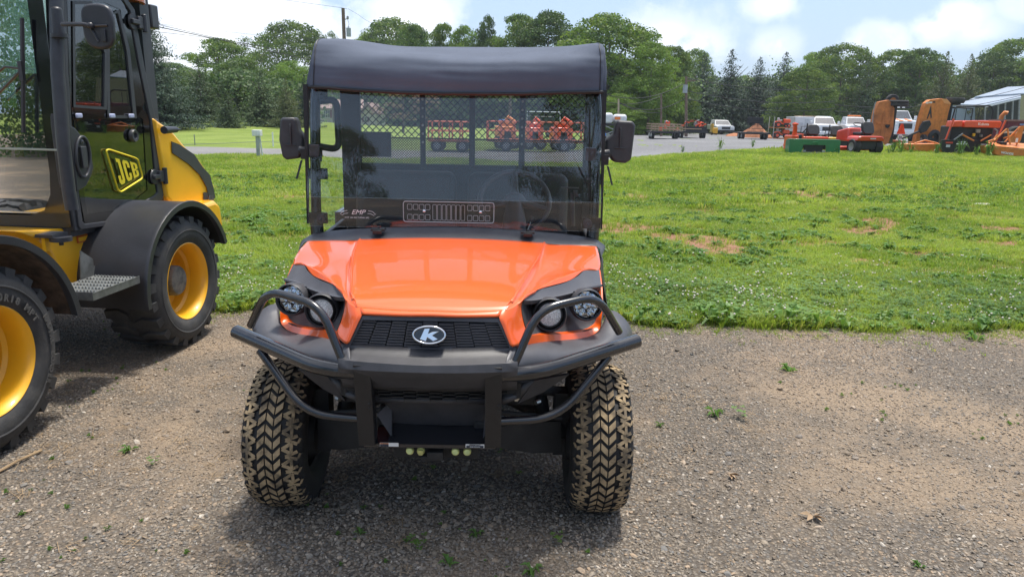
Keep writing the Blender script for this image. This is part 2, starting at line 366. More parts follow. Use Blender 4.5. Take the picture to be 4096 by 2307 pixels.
def roadmat(name, c, c2, sc=20):
    m = bpy.data.materials.new(name); m.use_nodes = True; t = m.node_tree; b = t.nodes['Principled BSDF']; b.inputs['Roughness'].default_value = .9; b.inputs['Specular IOR Level'].default_value = .25
    geo = t.nodes.new('ShaderNodeNewGeometry'); P = geo.outputs['Position']
    a = N(t, 'ShaderNodeTexNoise', _Scale=float(sc), _Detail=8.0, _Roughness=.7); t.links.new(P, a.inputs['Vector'])
    d = N(t, 'ShaderNodeTexNoise', _Scale=.22, _Detail=7.0, _Roughness=.6); t.links.new(P, d.inputs['Vector'])
    q = mixc(t, smooth(t, a.outputs[0], .35, .65), c, c2)
    t.links.new(mixc(t, mth(t, 'MULTIPLY', smooth(t, d.outputs[0], .4, .65), .35), q, tuple(k*1.35 for k in c2)), b.inputs['Base Color'])
    bp = N(t, 'ShaderNodeBump', _Strength=.6, _Distance=.02); t.links.new(a.outputs[0], bp.inputs['Height']); t.links.new(bp.outputs[0], b.inputs['Normal']); return m
def lotlo(x): return float(np.interp(x, [2.8, 3.4, 6, 10, 14, 20, 40, 90], [23.2, 23.5, 24.4, 26.8, 30.5, 36, 46, 70]))+.35*(float(fbm(x*1.3, 0., 4))-.5)
def roadlo(x): return float(np.interp(x, [-120, -40, -10, -6.7, 2.8, 6], [9, 17.5, 23.2, 23.9, 23.2, 24.4]))+.12*(float(fbm(x*1.3, 0., 4))-.5)
strip('road', np.linspace(-120, 2.8, 160), roadlo, lambda x: roadlo(x)+5.2+(2.5*float(sst(x, -4, 2.8))), 6, roadmat('asphalt', (.16, .155, .15), (.21, .205, .20)), .006)
strip('parking_lot', np.linspace(2.8, 95, 160), lotlo, lambda x: float(np.interp(x, [2.8, 4, 8, 30, 95], [31, 44, 78, 92, 96])), 40, roadmat('lot_gravel', (.13, .13, .135), (.20, .20, .205), 9), .009)

# ------------------------------------------------------------------ scatter (geometry nodes put a small mesh on every point of a cloud)
def scatter(name, pts, rot, scl, proto, m, label=None, cat=None):
    me = bpy.data.meshes.new(name); me.vertices.add(len(pts)); me.vertices.foreach_set('co', np.asarray(pts, np.float32).ravel())
    r = me.attributes.new('rot', 'FLOAT_VECTOR', 'POINT'); r.data.foreach_set('vector', np.asarray(rot, np.float32).ravel())
    s = me.attributes.new('scl', 'FLOAT_VECTOR', 'POINT'); s.data.foreach_set('vector', np.asarray(scl, np.float32).ravel())
    me.materials.append(m); o = link(bpy.data.objects.new(name, me)); o['kind'] = 'stuff'
    if label: o['label'] = label
    if cat: o['category'] = cat
    po = bpy.data.objects.new(name+'_piece', proto); COL.objects.link(po); po.hide_render = True; po.hide_viewport = False; po.location = (0, -60, -5); po['kind'] = 'helper'
    ng = bpy.data.node_groups.new(name, 'GeometryNodeTree'); ng.interface.new_socket('Geometry', in_out='INPUT', socket_type='NodeSocketGeometry'); ng.interface.new_socket('Geometry', in_out='OUTPUT', socket_type='NodeSocketGeometry')
    gi = ng.nodes.new('NodeGroupInput'); go = ng.nodes.new('NodeGroupOutput'); ip = ng.nodes.new('GeometryNodeInstanceOnPoints')
    oi = ng.nodes.new('GeometryNodeObjectInfo'); oi.inputs[0].default_value = po; oi.transform_space = 'ORIGINAL'
    try: oi.inputs['As Instance'].default_value = True
    except Exception: pass
    def na(n): q = ng.nodes.new('GeometryNodeInputNamedAttribute'); q.data_type = 'FLOAT_VECTOR'; q.inputs[0].default_value = n; return q.outputs[0]
    m2p = ng.nodes.new('GeometryNodeMeshToPoints')
    ng.links.new(gi.outputs[0], m2p.inputs[0]); ng.links.new(m2p.outputs[0], ip.inputs['Points']); ng.links.new(oi.outputs['Geometry'], ip.inputs['Instance'])
    ng.links.new(na('rot'), ip.inputs['Rotation']); ng.links.new(na('scl'), ip.inputs['Scale']); ng.links.new(ip.outputs[0], go.inputs[0])
    md = o.modifiers.new('scatter', 'NODES'); md.node_group = ng; return o
def leafmat(name, c1, c2, trans=.35, rough=.55, nsc=.6, c3=None):
    m = bpy.data.materials.new(name); m.use_nodes = True; t = m.node_tree; b = t.nodes['Principled BSDF']; b.inputs['Roughness'].default_value = rough; b.inputs['Specular IOR Level'].default_value = .3
    oi = t.nodes.new('ShaderNodeObjectInfo'); geo = t.nodes.new('ShaderNodeNewGeometry')
    no = N(t, 'ShaderNodeTexNoise', _Scale=nsc, _Detail=3.0); t.links.new(geo.outputs['Position'], no.inputs['Vector'])
    c = mixc(t, smooth(t, no.outputs[0], .38, .62), c1, c2)
    ri = geo.outputs['Random Per Island']
    if c3: c = mixc(t, smooth(t, mth(t, 'FRACT', mth(t, 'ADD', oi.outputs['Random'], mth(t, 'MULTIPLY', ri, .3))), .80, .95), c, c3)
    hs = N(t, 'ShaderNodeHueSaturation'); t.links.new(c, hs.inputs['Color'])
    t.links.new(mth(t, 'ADD', .74, mth(t, 'MULTIPLY', mth(t, 'ADD', oi.outputs['Random'], ri), .28)), hs.inputs['Value'])
    t.links.new(mth(t, 'ADD', .485, mth(t, 'MULTIPLY', ri, .03)), hs.inputs['Hue'])
    t.links.new(hs.outputs[0], b.inputs['Base Color'])
    tr = N(t, 'ShaderNodeBsdfTranslucent'); g2 = N(t, 'ShaderNodeMix', data_type='RGBA', blend_type='MULTIPLY'); g2.inputs[0].default_value = 1; t.links.new(hs.outputs[0], g2.inputs[6]); g2.inputs[7].default_value = (1.5, 1.45, .75, 1); t.links.new(g2.outputs[2], tr.inputs[0])
    mx = N(t, 'ShaderNodeMixShader'); mx.inputs[0].default_value = trans; t.links.new(b.outputs[0], mx.inputs[1]); t.links.new(tr.outputs[0], mx.inputs[2])
    t.links.new(mx.outputs[0], t.nodes['Material Output'].inputs[0]); MATS[name] = m; return m
def tuft(n, h, spread, w, lean=.6, seed=0):
    R = random.Random(seed); mb = MB()
    for i in range(n):
        a = R.uniform(0, 2*pi); r = spread*sqrt(R.random()); p = Vector((r*cos(a), r*sin(a), -.005)); hh = h*R.uniform(.45, 1.1); ww = w*R.uniform(.6, 1.2)
        d = Vector((cos(a+R.uniform(-1.5, 1.5)), sin(a+R.uniform(-1.5, 1.5)), 0)); le = lean*hh*R.uniform(.1, 1.2); sd_ = Vector((-d.y, d.x, 0))*ww/2
        q = p+Vector((0, 0, hh*.55))+d*le*.35; e = p+Vector((0, 0, hh*(1-.25*le/hh)))+d*le
        mb.add([p-sd_, p+sd_, q+sd_*.9, q-sd_*.9, e], [(0, 1, 2, 3), (3, 2, 4)])
    return mb
def weedtuft(n, r, h, lw, seed):
    R = random.Random(seed); mb = MB()
    for i in range(n):
        a = R.uniform(0, 2*pi); d = Vector((cos(a), sin(a), 0)); L = r*R.uniform(.4, 1); z = h*R.uniform(.2, 1); w_ = lw*R.uniform(.6, 1.1); s_ = Vector((-d.y, d.x, 0))*w_/2
        p0 = d*L*.1; p1 = d*L*.5+Vector((0, 0, z)); p2 = d*L+Vector((0, 0, z*R.uniform(.4, 1.1)))
        mb.add([p0, p1-s_+Vector((0, 0, .006)), p1-Vector((0, 0, .003)), p1+s_+Vector((0, 0, .006)), p2], [(0, 2, 1), (0, 3, 2), (1, 2, 4), (2, 3, 4)])
    return mb
def clovertuft(seed):
    R = random.Random(seed); mb = MB()
    for i in range(9):
        a = R.uniform(0, 2*pi); r = .05*sqrt(R.random()); c = Vector((r*cos(a), r*sin(a), R.uniform(.02, .055)))
        for k in range(3):
            b_ = a+k*2.09; d = Vector((cos(b_), sin(b_), .15)); s_ = Vector((-sin(b_), cos(b_), 0))*.007; mb.add([c, c+d*.008-s_, c+d*.016, c+d*.008+s_], [(0, 1, 2, 3)])
    return mb
def wedge(y0, y1, dens, marg=1.2, k=.74):
    A = (y1-y0)*(2*marg+k*(y0+y1)); n = int(A*dens*1.35); y = rng.uniform(y0, y1, n); wmax = k*y1+marg; x = rng.uniform(-wmax, wmax, n)
    ok = np.abs(x) < k*y+marg; return x[ok], y[ok]
grass_m = leafmat('grass_blade', (.185, .265, .045), (.28, .355, .07), .42, .6, .5, (.36, .35, .14))
weed_m = leafmat('broadleaf_weed', (.09, .17, .04), (.14, .235, .055), .3, .5, .6)
def put_grass(name, proto, m, x, y, s0, s1, thin=None, zs=1.0, lab=None):
    ok = y > edge(x)+.02
    ok &= ~((y > np.array([roadlo(a)-.1 for a in x])) & (x < 2.9)) if y.max() > 20 else ok
    if y.max() > 20: ok &= ~((x >= 2.8) & (y > np.array([lotlo(a)-.05 for a in x])))
    s = soil(x, y); ok &= rng.random(len(x)) > s*1.02
    if thin is not None: ok &= rng.random(len(x)) < thin(x, y)
    x, y = x[ok], y[ok]; n = len(x); sc = rng.uniform(s0, s1, n)*(0.55+.9*fbm(x*1.1, y*1.1, 31, 3)); sc3 = np.stack([sc, sc, sc*zs], 1)
    return scatter(name, np.stack([x, y, T(x, y)], 1), np.stack([rng.uniform(-.15, .15, n), rng.uniform(-.15, .15, n), rng.uniform(0, 6.28, n)], 1), sc3, proto, m, lab, 'grass')
QUICK = False
for i in range(2):
    x, y = wedge(5.15, 12.5, 330); put_grass('grass', tuft(15, .075, .05, .0052, .7, i).mesh('tuft', grass_m, 0), grass_m, x, y, .7, 1.25, lab='short bright green lawn grass behind the gravel')
x, y = wedge(12, 27, 95); put_grass('grass', tuft(18, .085, .11, .012, .7, 5).mesh('tuft', grass_m, 0), grass_m, x, y, .8, 1.3, lab='mown lawn grass farther back towards the road')
x, y = wedge(26, 40, 20, 1, .74); ok = x > 6; put_grass('grass', tuft(22, .11, .22, .024, .6, 6).mesh('tuft', grass_m, 0), grass_m, x[ok], y[ok], .8, 1.5, lab='rougher grass at the edge of the machine row')
x, y = wedge(6.5, 17, 62); put_grass('weeds', weedtuft(14, .11, .05, .034, 3).mesh('tuft', weed_m, 0), weed_m, x, y, .5, 1.5, lambda x, y: np.clip(.04+.9*sst(fbm(x*.8, y*1.3, 77), .45, .62), 0, 1), lab='low broadleaf weeds spreading over the bare earth')
x, y = wedge(5.15, 8.0, 200); put_grass('clover', clovertuft(2).mesh('tuft', weed_m, 0), weed_m, x, y, .8, 1.6, lambda x, y: 1-sst(y, 5.8, 8), lab='clover leaves thick along the gravel edge')
fl = MB()
for k in range(3):
    fx, fy = [(0, 0), (.07, .03), (-.05, .06)][k]; h_ = [.085, .07, .095][k]
    fl.sphere((fx, fy, h_), (.0080, .0080, .0068), 6, 4); fl.cur = 1; fl.tube([(fx, fy, 0), (fx, fy, h_)], .0012, 3, False); fl.cur = 0
flm = mat('clover_bloom', (.78, .70, .62), .8, var=.15)
x, y = wedge(5.15, 10.5, 23)
o = put_grass('clover_flowers', fl.mesh('fl', [flm, weed_m], 0), flm, x, y, .7, 1.25, lambda x, y: (1-sst(y, 5.7, 8.4))*(.25+sst(fbm(x*.9, y*.9, 51), .38, .58)), lab='white clover heads scattered through the grass edge')
# rank growth at the lawn edge
x = rng.uniform(-6, 9, 5200); y = edge(x)+np.abs(rng.normal(0, .10, 5200))+.02
put_grass('edge_grass', tuft(11, .11, .05, .007, .9, 9).mesh('tuft', grass_m, 0), grass_m, x, y, .5, 1.2, lab='longer grass hanging over the edge of the gravel')
x = rng.uniform(-6, 9, 420); y = edge(x)+rng.uniform(-.02, .35, 420)
put_grass('edge_weeds', weedtuft(9, .12, .10, .045, 13).mesh('tuft', weed_m, 0), weed_m, x, y, .4, 1.2, lab='dock and plantain leaves along the gravel edge')

x = rng.uniform(-6, 9, 2600); y = edge(x)-np.abs(rng.normal(0, .16, 2600))+.03; n = len(x)
scatter('edge_sprigs', np.stack([x, y, np.full(n, .004)], 1), np.stack([np.zeros(n), np.zeros(n), rng.uniform(0, 6, n)], 1), np.ones((n, 3))*rng.uniform(.3, .85, (n, 1)), tuft(8, .05, .035, .006, 1.0, 19).mesh('tuft', grass_m, 0), grass_m, 'thin grass straggling out over the gravel edge', 'grass')
x, y = wedge(1.3, 5.3, 60, .5, .76); f_ = fbm(x*1.1, y*1.1, 133, 4); ok = (y < edge(x)) & ((f_ > .66) | ((np.abs(x+.1) < .65) & (y < 2.35) & (y > 1.75) & (rng.random(len(x)) < .55) & (f_ > .42))); x, y = x[ok], y[ok]; n = len(x)
scatter('gravel_sprigs', np.stack([x, y, np.full(n, .005)], 1), np.stack([np.zeros(n), np.zeros(n), rng.uniform(0, 6, n)], 1), np.ones((n, 3))*rng.uniform(.25, .7, (n, 1)), weedtuft(7, .045, .022, .012, 29).mesh('tuft', weed_m, 0), weed_m, 'tiny green sprigs coming up through the gravel', 'weeds')

# loose stones
def stone(seed):
    R = random.Random(seed); import bmesh
    bm = bmesh.new(); bmesh.ops.create_icosphere(bm, subdivisions=1, radius=1)
    for v in bm.verts:
        v.co *= R.uniform(.72, 1.18)
    for v in bm.verts: v.co = Vector((v.co.x*1.15, v.co.y*.85, v.co.z*.6))
    me = bpy.data.meshes.new('stone'); bm.to_mesh(me); bm.free(); return me
m = bpy.data.materials.new('stone'); m.use_nodes = True; t = m.node_tree; b = t.nodes['Principled BSDF']; b.inputs['Roughness'].default_value = .8; b.inputs['Specular IOR Level'].default_value = .3
oi = t.nodes.new('ShaderNodeObjectInfo'); rp = t.nodes.new('ShaderNodeValToRGB'); cr = rp.color_ramp; cr.interpolation = 'LINEAR'
cr.elements[0].position = 0; cr.elements[0].color = STONE[0][1]+(1,); cr.elements[1].position = 1; cr.elements[1].color = (.50, .46, .40, 1)
for p_, c_ in STONE[1:-1]: e = cr.elements.new(p_); e.color = c_+(1,)
geo = t.nodes.new('ShaderNodeNewGeometry'); dn = N(t, 'ShaderNodeTexNoise', _Scale=.8, _Detail=9.0, _Roughness=.62); t.links.new(geo.outputs['Position'], dn.inputs['Vector'])
t.links.new(oi.outputs['Random'], rp.inputs[0])
t.links.new(mixc(t, mth(t, 'MULTIPLY', smooth(t, dn.outputs[0], .46, .66), .5), rp.outputs[0], (.30, .225, .16)), b.inputs['Base Color']); stone_m = m
def stones(name, x, y, s, seed, lab):
    n = len(x); r = np.stack([rng.normal(0, .35, n), rng.normal(0, .35, n), rng.uniform(0, 6.28, n)], 1)
    sm = stone(seed); sm.materials.append(stone_m)
    scatter(name, np.stack([x, y, s*.18+.004], 1), r, np.stack([s*rng.uniform(.8, 1.2, n), s*rng.uniform(.8, 1.2, n), s*rng.uniform(.7, 1.2, n)], 1), sm, stone_m, lab, 'gravel')
for i in range(4):
    x, y = wedge(1.2, 5.6, 1950, .8, .76)
    d = fbm(x*.8+.3, y*.8, 90, 4); ok = (y < edge(x)+.04) & (rng.random(len(x)) > .55*sst(d+.10*sst(x, 1, 3), .50, .66)); x, y = x[ok], y[ok]
    s = np.clip(np.exp(rng.normal(math.log(.0049), .34, len(x))), .003, .016)
    stones('gravel', x, y, s, i, 'small grey and tan gravel stones under the vehicles')
x, y = wedge(1.4, 5.2, 34, .6, .76); ok = y < edge(x); x, y = x[ok], y[ok]; stones('pebbles', x, y, np.clip(np.exp(rng.normal(math.log(.0115), .3, len(x))), .007, .026), 11, 'larger pale pebbles scattered over the gravel')
# dry straw lying in the gravel
straw_m = mat('straw', (.30, .21, .12), .9, var=.3)
mb = MB(); R = random.Random(3)
for i in range(9):
    a = R.uniform(0, 6.28); l = R.uniform(.02, .05); c = Vector((R.uniform(-.05, .05), R.uniform(-.05, .05), .008)); d = Vector((cos(a), sin(a), R.uniform(-.1, .15)))*l; s_ = Vector((-sin(a), cos(a), 0))*.0012
    mb.add([c-d-s_, c-d+s_, c+d+s_, c+d-s_], [(0, 1, 2, 3)])
x, y = wedge(1.3, 5.4, 30, .6, .76); ok = (fbm(x*.9, y*.9, 66) > .54) & (y < edge(x)); x, y = x[ok], y[ok]; n = len(x)
scatter('dry_straw', np.stack([x, y, np.full(n, .006)], 1), np.stack([np.zeros(n), np.zeros(n), rng.uniform(0, 6, n)], 1), np.ones((n, 3))*rng.uniform(.35, .8, (n, 1)), mb.mesh('s', straw_m, 0), straw_m, 'dry brown grass stalks lying in the gravel', 'straw')

# ------------------------------------------------------------------ trees
def quads(C, Nn, S, rg, asp=1.0, droop=None):
    """leaf clump faces at C facing Nn, size S"""
    n = len(C); r = rg.normal(size=(n, 3)); U = np.cross(Nn, r); U /= np.linalg.norm(U, axis=1)[:, None]+1e-9; V_ = np.cross(Nn, U)
    if droop is not None: V_ = V_+droop; 
    S = np.asarray(S)[:, None]; a = U*S*.5; b_ = V_*S*.5*asp
    k = rg.uniform(.6, 1.15, (n, 4, 1))
    q = np.stack([C-a*k[:, 0], C-b_*k[:, 1], C+a*k[:, 2], C+b_*k[:, 3]], 1)
    return q
def qmesh(name, q, m):
    n = len(q); me = bpy.data.meshes.new(name); me.vertices.add(n*4); me.vertices.foreach_set('co', q.astype(np.float32).ravel())
    me.loops.add(n*4); me.loops.foreach_set('vertex_index', np.arange(n*4, dtype=np.int32)); me.polygons.add(n); me.polygons.foreach_set('loop_start', np.arange(0, n*4, 4, dtype=np.int32)); me.polygons.foreach_set('loop_total', np.full(n, 4, np.int32))
    me.materials.append(m); me.update(calc_edges=True); return me
def unit(a): return a/(np.linalg.norm(a, axis=-1, keepdims=True)+1e-9)
def broad_crown(seed, m, nl=70, per=120, leaf=.034, top=1.0, low=.10, open_=0.0):
    """unit crown: height 1, half width .5"""
    rg = np.random.default_rng(seed); Q = []
    for i in range(nl):
        t = rg.uniform(0, 1)**.85; z = low+(top-low)*t; prof = sin(pi*min(1, (.16+.84*t))**1.15)**.48 if t < .999 else .1
        a = rg.uniform(0, 2*pi); r = .44*prof*sqrt(rg.uniform(.12, 1)); lr = rg.uniform(.05, .125)*(1.12-.35*t)
        c = np.array([r*cos(a), r*sin(a), z-lr*.75]); n = int(per*(lr/.10)**2*(1-open_*rg.random()))
        d = unit(rg.normal(size=(n, 3))); d[:, 2] = np.abs(d[:, 2])*.9-.25*(rg.random(n) < .3); d = unit(d)
        rr = lr*rg.uniform(.65, 1.08, n)[:, None]; P_ = c+d*rr*np.array([1.15, 1.15, .8]); Nn = unit(d+.55*rg.normal(size=(n, 3)))
        Q.append(quads(P_, Nn, leaf*rg.uniform(.6, 1.35, n), rg))
    return qmesh('crown', np.concatenate(Q), m)
def spruce_crown(seed, m, levels=54, dens=1.7, droop=.35, leaf=.0215, slim=1.0, pn=52):
    rg = np.random.default_rng(seed); Q = []
    for i in range(levels):
        t = (i+.5)/levels; z = .05+.95*t; R_ = .5*slim*(1-t)**.82*(1+.12*rg.normal()); nb = int((15*(1-t)+5)*dens)
        for k in range(nb):
            a = rg.uniform(0, 2*pi); L = R_*rg.uniform(.6, 1.12)+.012; n = max(4, int(L*pn)); s_ = np.sort(rg.uniform(.12, 1, n)); d = np.array([cos(a), sin(a), 0])
            P_ = d*(s_*L)[:, None]+np.array([0, 0, 1])*(z-droop*L*.5*s_**1.2+.10*L*s_**3)[:, None]+rg.normal(0, .007, (n, 3)); sd_ = np.array([-sin(a), cos(a), 0])
            P_ = P_+sd_*(rg.normal(0, .10, n)*L*(1.05-s_))[:, None]
            Nn = unit(np.array([0, 0, 1.])+.55*d+.5*rg.normal(size=(n, 3))); Q.append(quads(P_, Nn, leaf*rg.uniform(.55, 1.3, n)*(1.1-.35*t), rg, 1.0, droop=np.array([0, 0, -.5])))
    return qmesh('crown', np.concatenate(Q), m)
def trunkmesh(seed, m, h=.8, r=.018, limbs=5, bare=False):
    R = random.Random(seed); mb = MB(); mb.tube([(0, 0, -.02), (R.uniform(-.01, .01), 0, h*.4), (R.uniform(-.02, .02), R.uniform(-.02, .02), h)], [r, r*.75, r*.2], 7)
    for i in range(limbs):
        a = R.uniform(0, 6.28); z = h*R.uniform(.3, .85); L = R.uniform(.12, .28); mb.tube([(0, 0, z), (L*.5*cos(a), L*.5*sin(a), z+L*.35), (L*cos(a), L*sin(a), z+L*.8)], [r*.45, r*.3, r*.1], 5)
    return mb.mesh('trunk', m, 60)
bark = mat('bark', (.13, .105, .085), .9, var=.35, scale=14, bump=.6)
L = {}
L['mid'] = leafmat('leaf_mid', (.060, .115, .028), (.140, .21, .042), .40, .55, .85)
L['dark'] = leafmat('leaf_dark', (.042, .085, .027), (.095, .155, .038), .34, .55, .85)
L['light'] = leafmat('leaf_light', (.11, .19, .036), (.165, .26, .048), .38, .55, .85)
L['pale'] = leafmat('leaf_pale', (.085, .14, .05), (.12, .18, .065), .34, .6, .85)
L['spruce'] = leafmat('needle_blue', (.030, .056, .036), (.050, .084, .050), .12, .6, .4)
L['pine'] = leafmat('needle_green', (.045, .078, .030), (.074, .115, .042), .16, .6, .4)
L['olive'] = leafmat('needle_olive', (.085, .105, .045), (.125, .145, .06), .2, .65, .4)
L['plum'] = leafmat('leaf_plum', (.14, .09, .085), (.20, .15, .12), .3, .6, .4)
CR = {}
for k, mname in (('mid', 'mid'), ('dark', 'dark'), ('light', 'light'), ('pale', 'pale')):
    for s in range(2): CR[k, s] = broad_crown(100+s*7+len(k), L[mname], nl=210, per=205, leaf=.0185, low=.05)
CR['open', 0] = broad_crown(55, L['mid'], nl=60, per=110, leaf=.016, low=.3, open_=.5); CR['open', 1] = broad_crown(56, L['pale'], nl=70, per=130, leaf=.016, low=.2, open_=.4)
CR['spruce', 0] = spruce_crown(1, L['spruce']); CR['spruce', 1] = spruce_crown(2, L['spruce'], droop=.5); CR['pine', 0] = spruce_crown(3, L['pine'], levels=40, dens=1.3, leaf=.024); CR['pine', 1] = spruce_crown(4, L['pine'], levels=38, leaf=.026, droop=.6)
CR['olive', 0] = spruce_crown(5, L['olive'], levels=36, dens=1.4, leaf=.026, droop=.1, slim=1.05); CR['olive', 1] = CR['olive', 0]
CR['nearspruce', 0] = spruce_crown(9, L['spruce'], levels=64, dens=2.4, leaf=.0135, pn=150)
CR['fine', 0] = broad_crown(91, L['dark'], nl=150, per=520, leaf=.0095, low=.05)
CR['plum', 0] = broad_crown(77, L['plum'], nl=40, per=60, leaf=.03, low=.25); CR['plum', 1] = CR['plum', 0]
TRK = [trunkmesh(i, bark) for i in range(3)]
def tree(name, label, px, ptop, Y, wpx, kind, var=0, group='trees along the far edge of the fields', conifer=False):
    tp_ = at(px, ptop, Y); p = Vector((tp_[0], Y, float(T(tp_[0], Y)))); top = tp_[2]; h = top-p.z; wpx *= 1.38 if not conifer else 1.05; w_ = abs(at(px+wpx/2, 300, Y)[0]-at(px-wpx/2, 300, Y)[0])
    t = thing(name, label, 'tree', p, rng.uniform(0, 6.28), group, (w_, w_, h/1.0))
    part('crown', CR[kind, var], None, t); part('trunk', TRK[var if not conifer else 2], None, t); return t
TREES = [
 ('spruce_tree', 'tall dark blue-green spruce rising right behind the loader cab', 552, -30, 44, 430, 'nearspruce', 0),
 ('spruce_tree', 'broad green spruce standing alone-looking on the left treeline above the sloping field', 790, 232, 55, 240, 'pine', 0),
 ('spruce_tree', 'bushy dark evergreen with drooping branches left of the white post sign', 1040, 285, 54, 230, 'pine', 1),
 ('cedar_tree', 'olive brown cedar immediately right of the bushy dark evergreen', 1140, 312, 51, 150, 'olive', 0),
 ('spruce_tree', 'small dark evergreen at the foot of the round dark tree on the left', 905, 362, 50, 150, 'pine', 1),
 ('spruce_tree', 'dark spruce partly hidden by the left mirror beside the house', 1215, 300, 57, 150, 'spruce', 1),
 ('willow_tree', 'pale weeping tree between the tall spruce and the broad green spruce', 690, 250, 60, 230, 'pale', 0),
 ('broadleaf_tree', 'grey-green leafy tree whose top stands behind the broad green spruce', 870, 150, 86, 300, 'mid', 0),
 ('broadleaf_tree', 'round dense dark tree in the middle of the left treeline', 955, 232, 66, 290, 'dark', 1),
 ('dead_topped_tree', 'thin open tree with bare twigs against the cloud on the left', 995, 140, 88, 190, 'open', 0),
 ('broadleaf_tree', 'tall open-topped tree just left of the soft roof', 1165, 82, 112, 290, 'mid', 1),
 ('broadleaf_tree', 'leafy tree in front of the tall open-topped tree left of the soft roof', 1165, 240, 70, 190, 'light', 1),
 ('broadleaf_tree', 'single thin tree top poking up beside the roof corner', 1320, 122, 96, 110, 'open', 1),
 ('broadleaf_tree', 'low leafy tree top right of the utility pole above the roof', 1455, 135, 118, 170, 'light', 0),
 ('broadleaf_tree', 'round leafy tree above the left half of the soft roof', 1575, 66, 116, 300, 'mid', 1),
 ('broadleaf_tree', 'narrow tree right of the round leafy tree above the roof', 1655, 95, 85, 180, 'dark', 0),
 ('broadleaf_tree', 'small domed tree right under the cumulus cloud above the roof', 1775, 88, 88, 150, 'mid', 0),
 ('broadleaf_tree', 'yellow-green airy tree left of the thin dark top above the roof', 1865, 98, 90, 160, 'light', 1),
 ('broadleaf_tree', 'thin dark tree top with sky on both sides above the roof', 1950, 58, 86, 115, 'dark', 1),
 ('broadleaf_tree', 'broad tree left of the tallest one above the roof', 2075, 52, 84, 260, 'mid', 0),
 ('broadleaf_tree', 'tallest knobbly tree above the right half of the roof', 2200, 42, 82, 300, 'dark', 0),
 ('broadleaf_tree', 'huge dense tree directly right of the roof corner', 2440, 50, 74, 400, 'mid', 1),
 ('broadleaf_tree', 'dark tree filling the gap right of the roof between two taller ones', 2325, 105, 80, 220, 'dark', 1),
 ('broadleaf_tree', 'bright yellow-green tree on the right flank of the huge dense tree', 2612, 165, 69, 230, 'light', 0),
 ('broadleaf_tree', 'darker tree behind the bright yellow-green one', 2690, 180, 80, 190, 'mid', 0),
 ('broadleaf_tree', 'low light green tree behind the right mirror', 2470, 372, 66, 170, 'light', 1),
 ('broadleaf_tree', 'pale leafy top showing behind the first dark spruce on the right', 2785, 192, 108, 150, 'mid', 1),
 ('spruce_tree', 'first dark spruce right of the wooden utility pole', 2820, 215, 92, 300, 'spruce', 0),
 ('spruce_tree', 'pointed spruce standing above the white pickup', 2931, 198, 93, 260, 'spruce', 1),
 ('spruce_tree', 'spruce above the black trailer with its ramp raised', 3043, 230, 94, 290, 'spruce', 0),
 ('spruce_tree', 'dark spruce above the rack of small tractors', 3148, 210, 96, 260, 'spruce', 1),
 ('broadleaf_tree', 'yellowish leafy tree seen between the two middle spruces', 2985, 300, 112, 170, 'light', 0),
 ('broadleaf_tree', 'wide low leafy tree in front of the spruces above the service truck', 3235, 268, 84, 230, 'mid', 0),
 ('broadleaf_tree', 'rounded pale tree top right of the dark spruces', 3275, 205, 118, 200, 'light', 1),
 ('broadleaf_tree', 'high rounded tree above the flatbed truck', 3385, 172, 104, 270, 'mid', 1),
 ('spruce_tree', 'greyish pine above the first raised orange mower wing', 3480, 225, 98, 190, 'pine', 0),
 ('broadleaf_tree', 'grey-green tree above the white truck between the orange wings', 3590, 195, 104, 240, 'mid', 0),
 ('broadleaf_tree', 'dark tree above the second raised orange wing', 3690, 192, 100, 230, 'dark', 0),
 ('cedar_tree', 'olive evergreen above the black roll cage', 3795, 205, 92, 220, 'olive', 0),
 ('cedar_tree', 'brownish evergreen just left of the metal barn roof', 3890, 215, 90, 200, 'olive', 1),
 ('broadleaf_tree', 'dark tree above the metal barn roof', 3985, 205, 108, 240, 'dark', 1),
 ('broadleaf_tree', 'tall tree at the right border above the barn', 4075, 150, 112, 280, 'mid', 0),
 ('broadleaf_tree', 'leafy tree beyond the right border of the picture', 4260, 170, 104, 330, 'mid', 1),
 ('ornamental_tree', 'plum-coloured small tree seen through the windshield beside the house', 1610, 330, 52, 230, 'plum', 0),
 ('broadleaf_tree', 'dark tree behind the house roof seen through the windshield', 1420, 262, 122, 330, 'dark', 0),
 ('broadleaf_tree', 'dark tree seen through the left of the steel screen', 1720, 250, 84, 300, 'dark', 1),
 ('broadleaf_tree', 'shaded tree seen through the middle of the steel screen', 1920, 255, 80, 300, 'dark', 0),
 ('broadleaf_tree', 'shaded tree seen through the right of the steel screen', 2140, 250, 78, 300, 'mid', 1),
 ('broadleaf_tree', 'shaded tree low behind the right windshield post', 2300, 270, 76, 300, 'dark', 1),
]
for a in TREES: tree(*a, conifer=a[6] in ('spruce', 'nearspruce', 'pine', 'olive'))
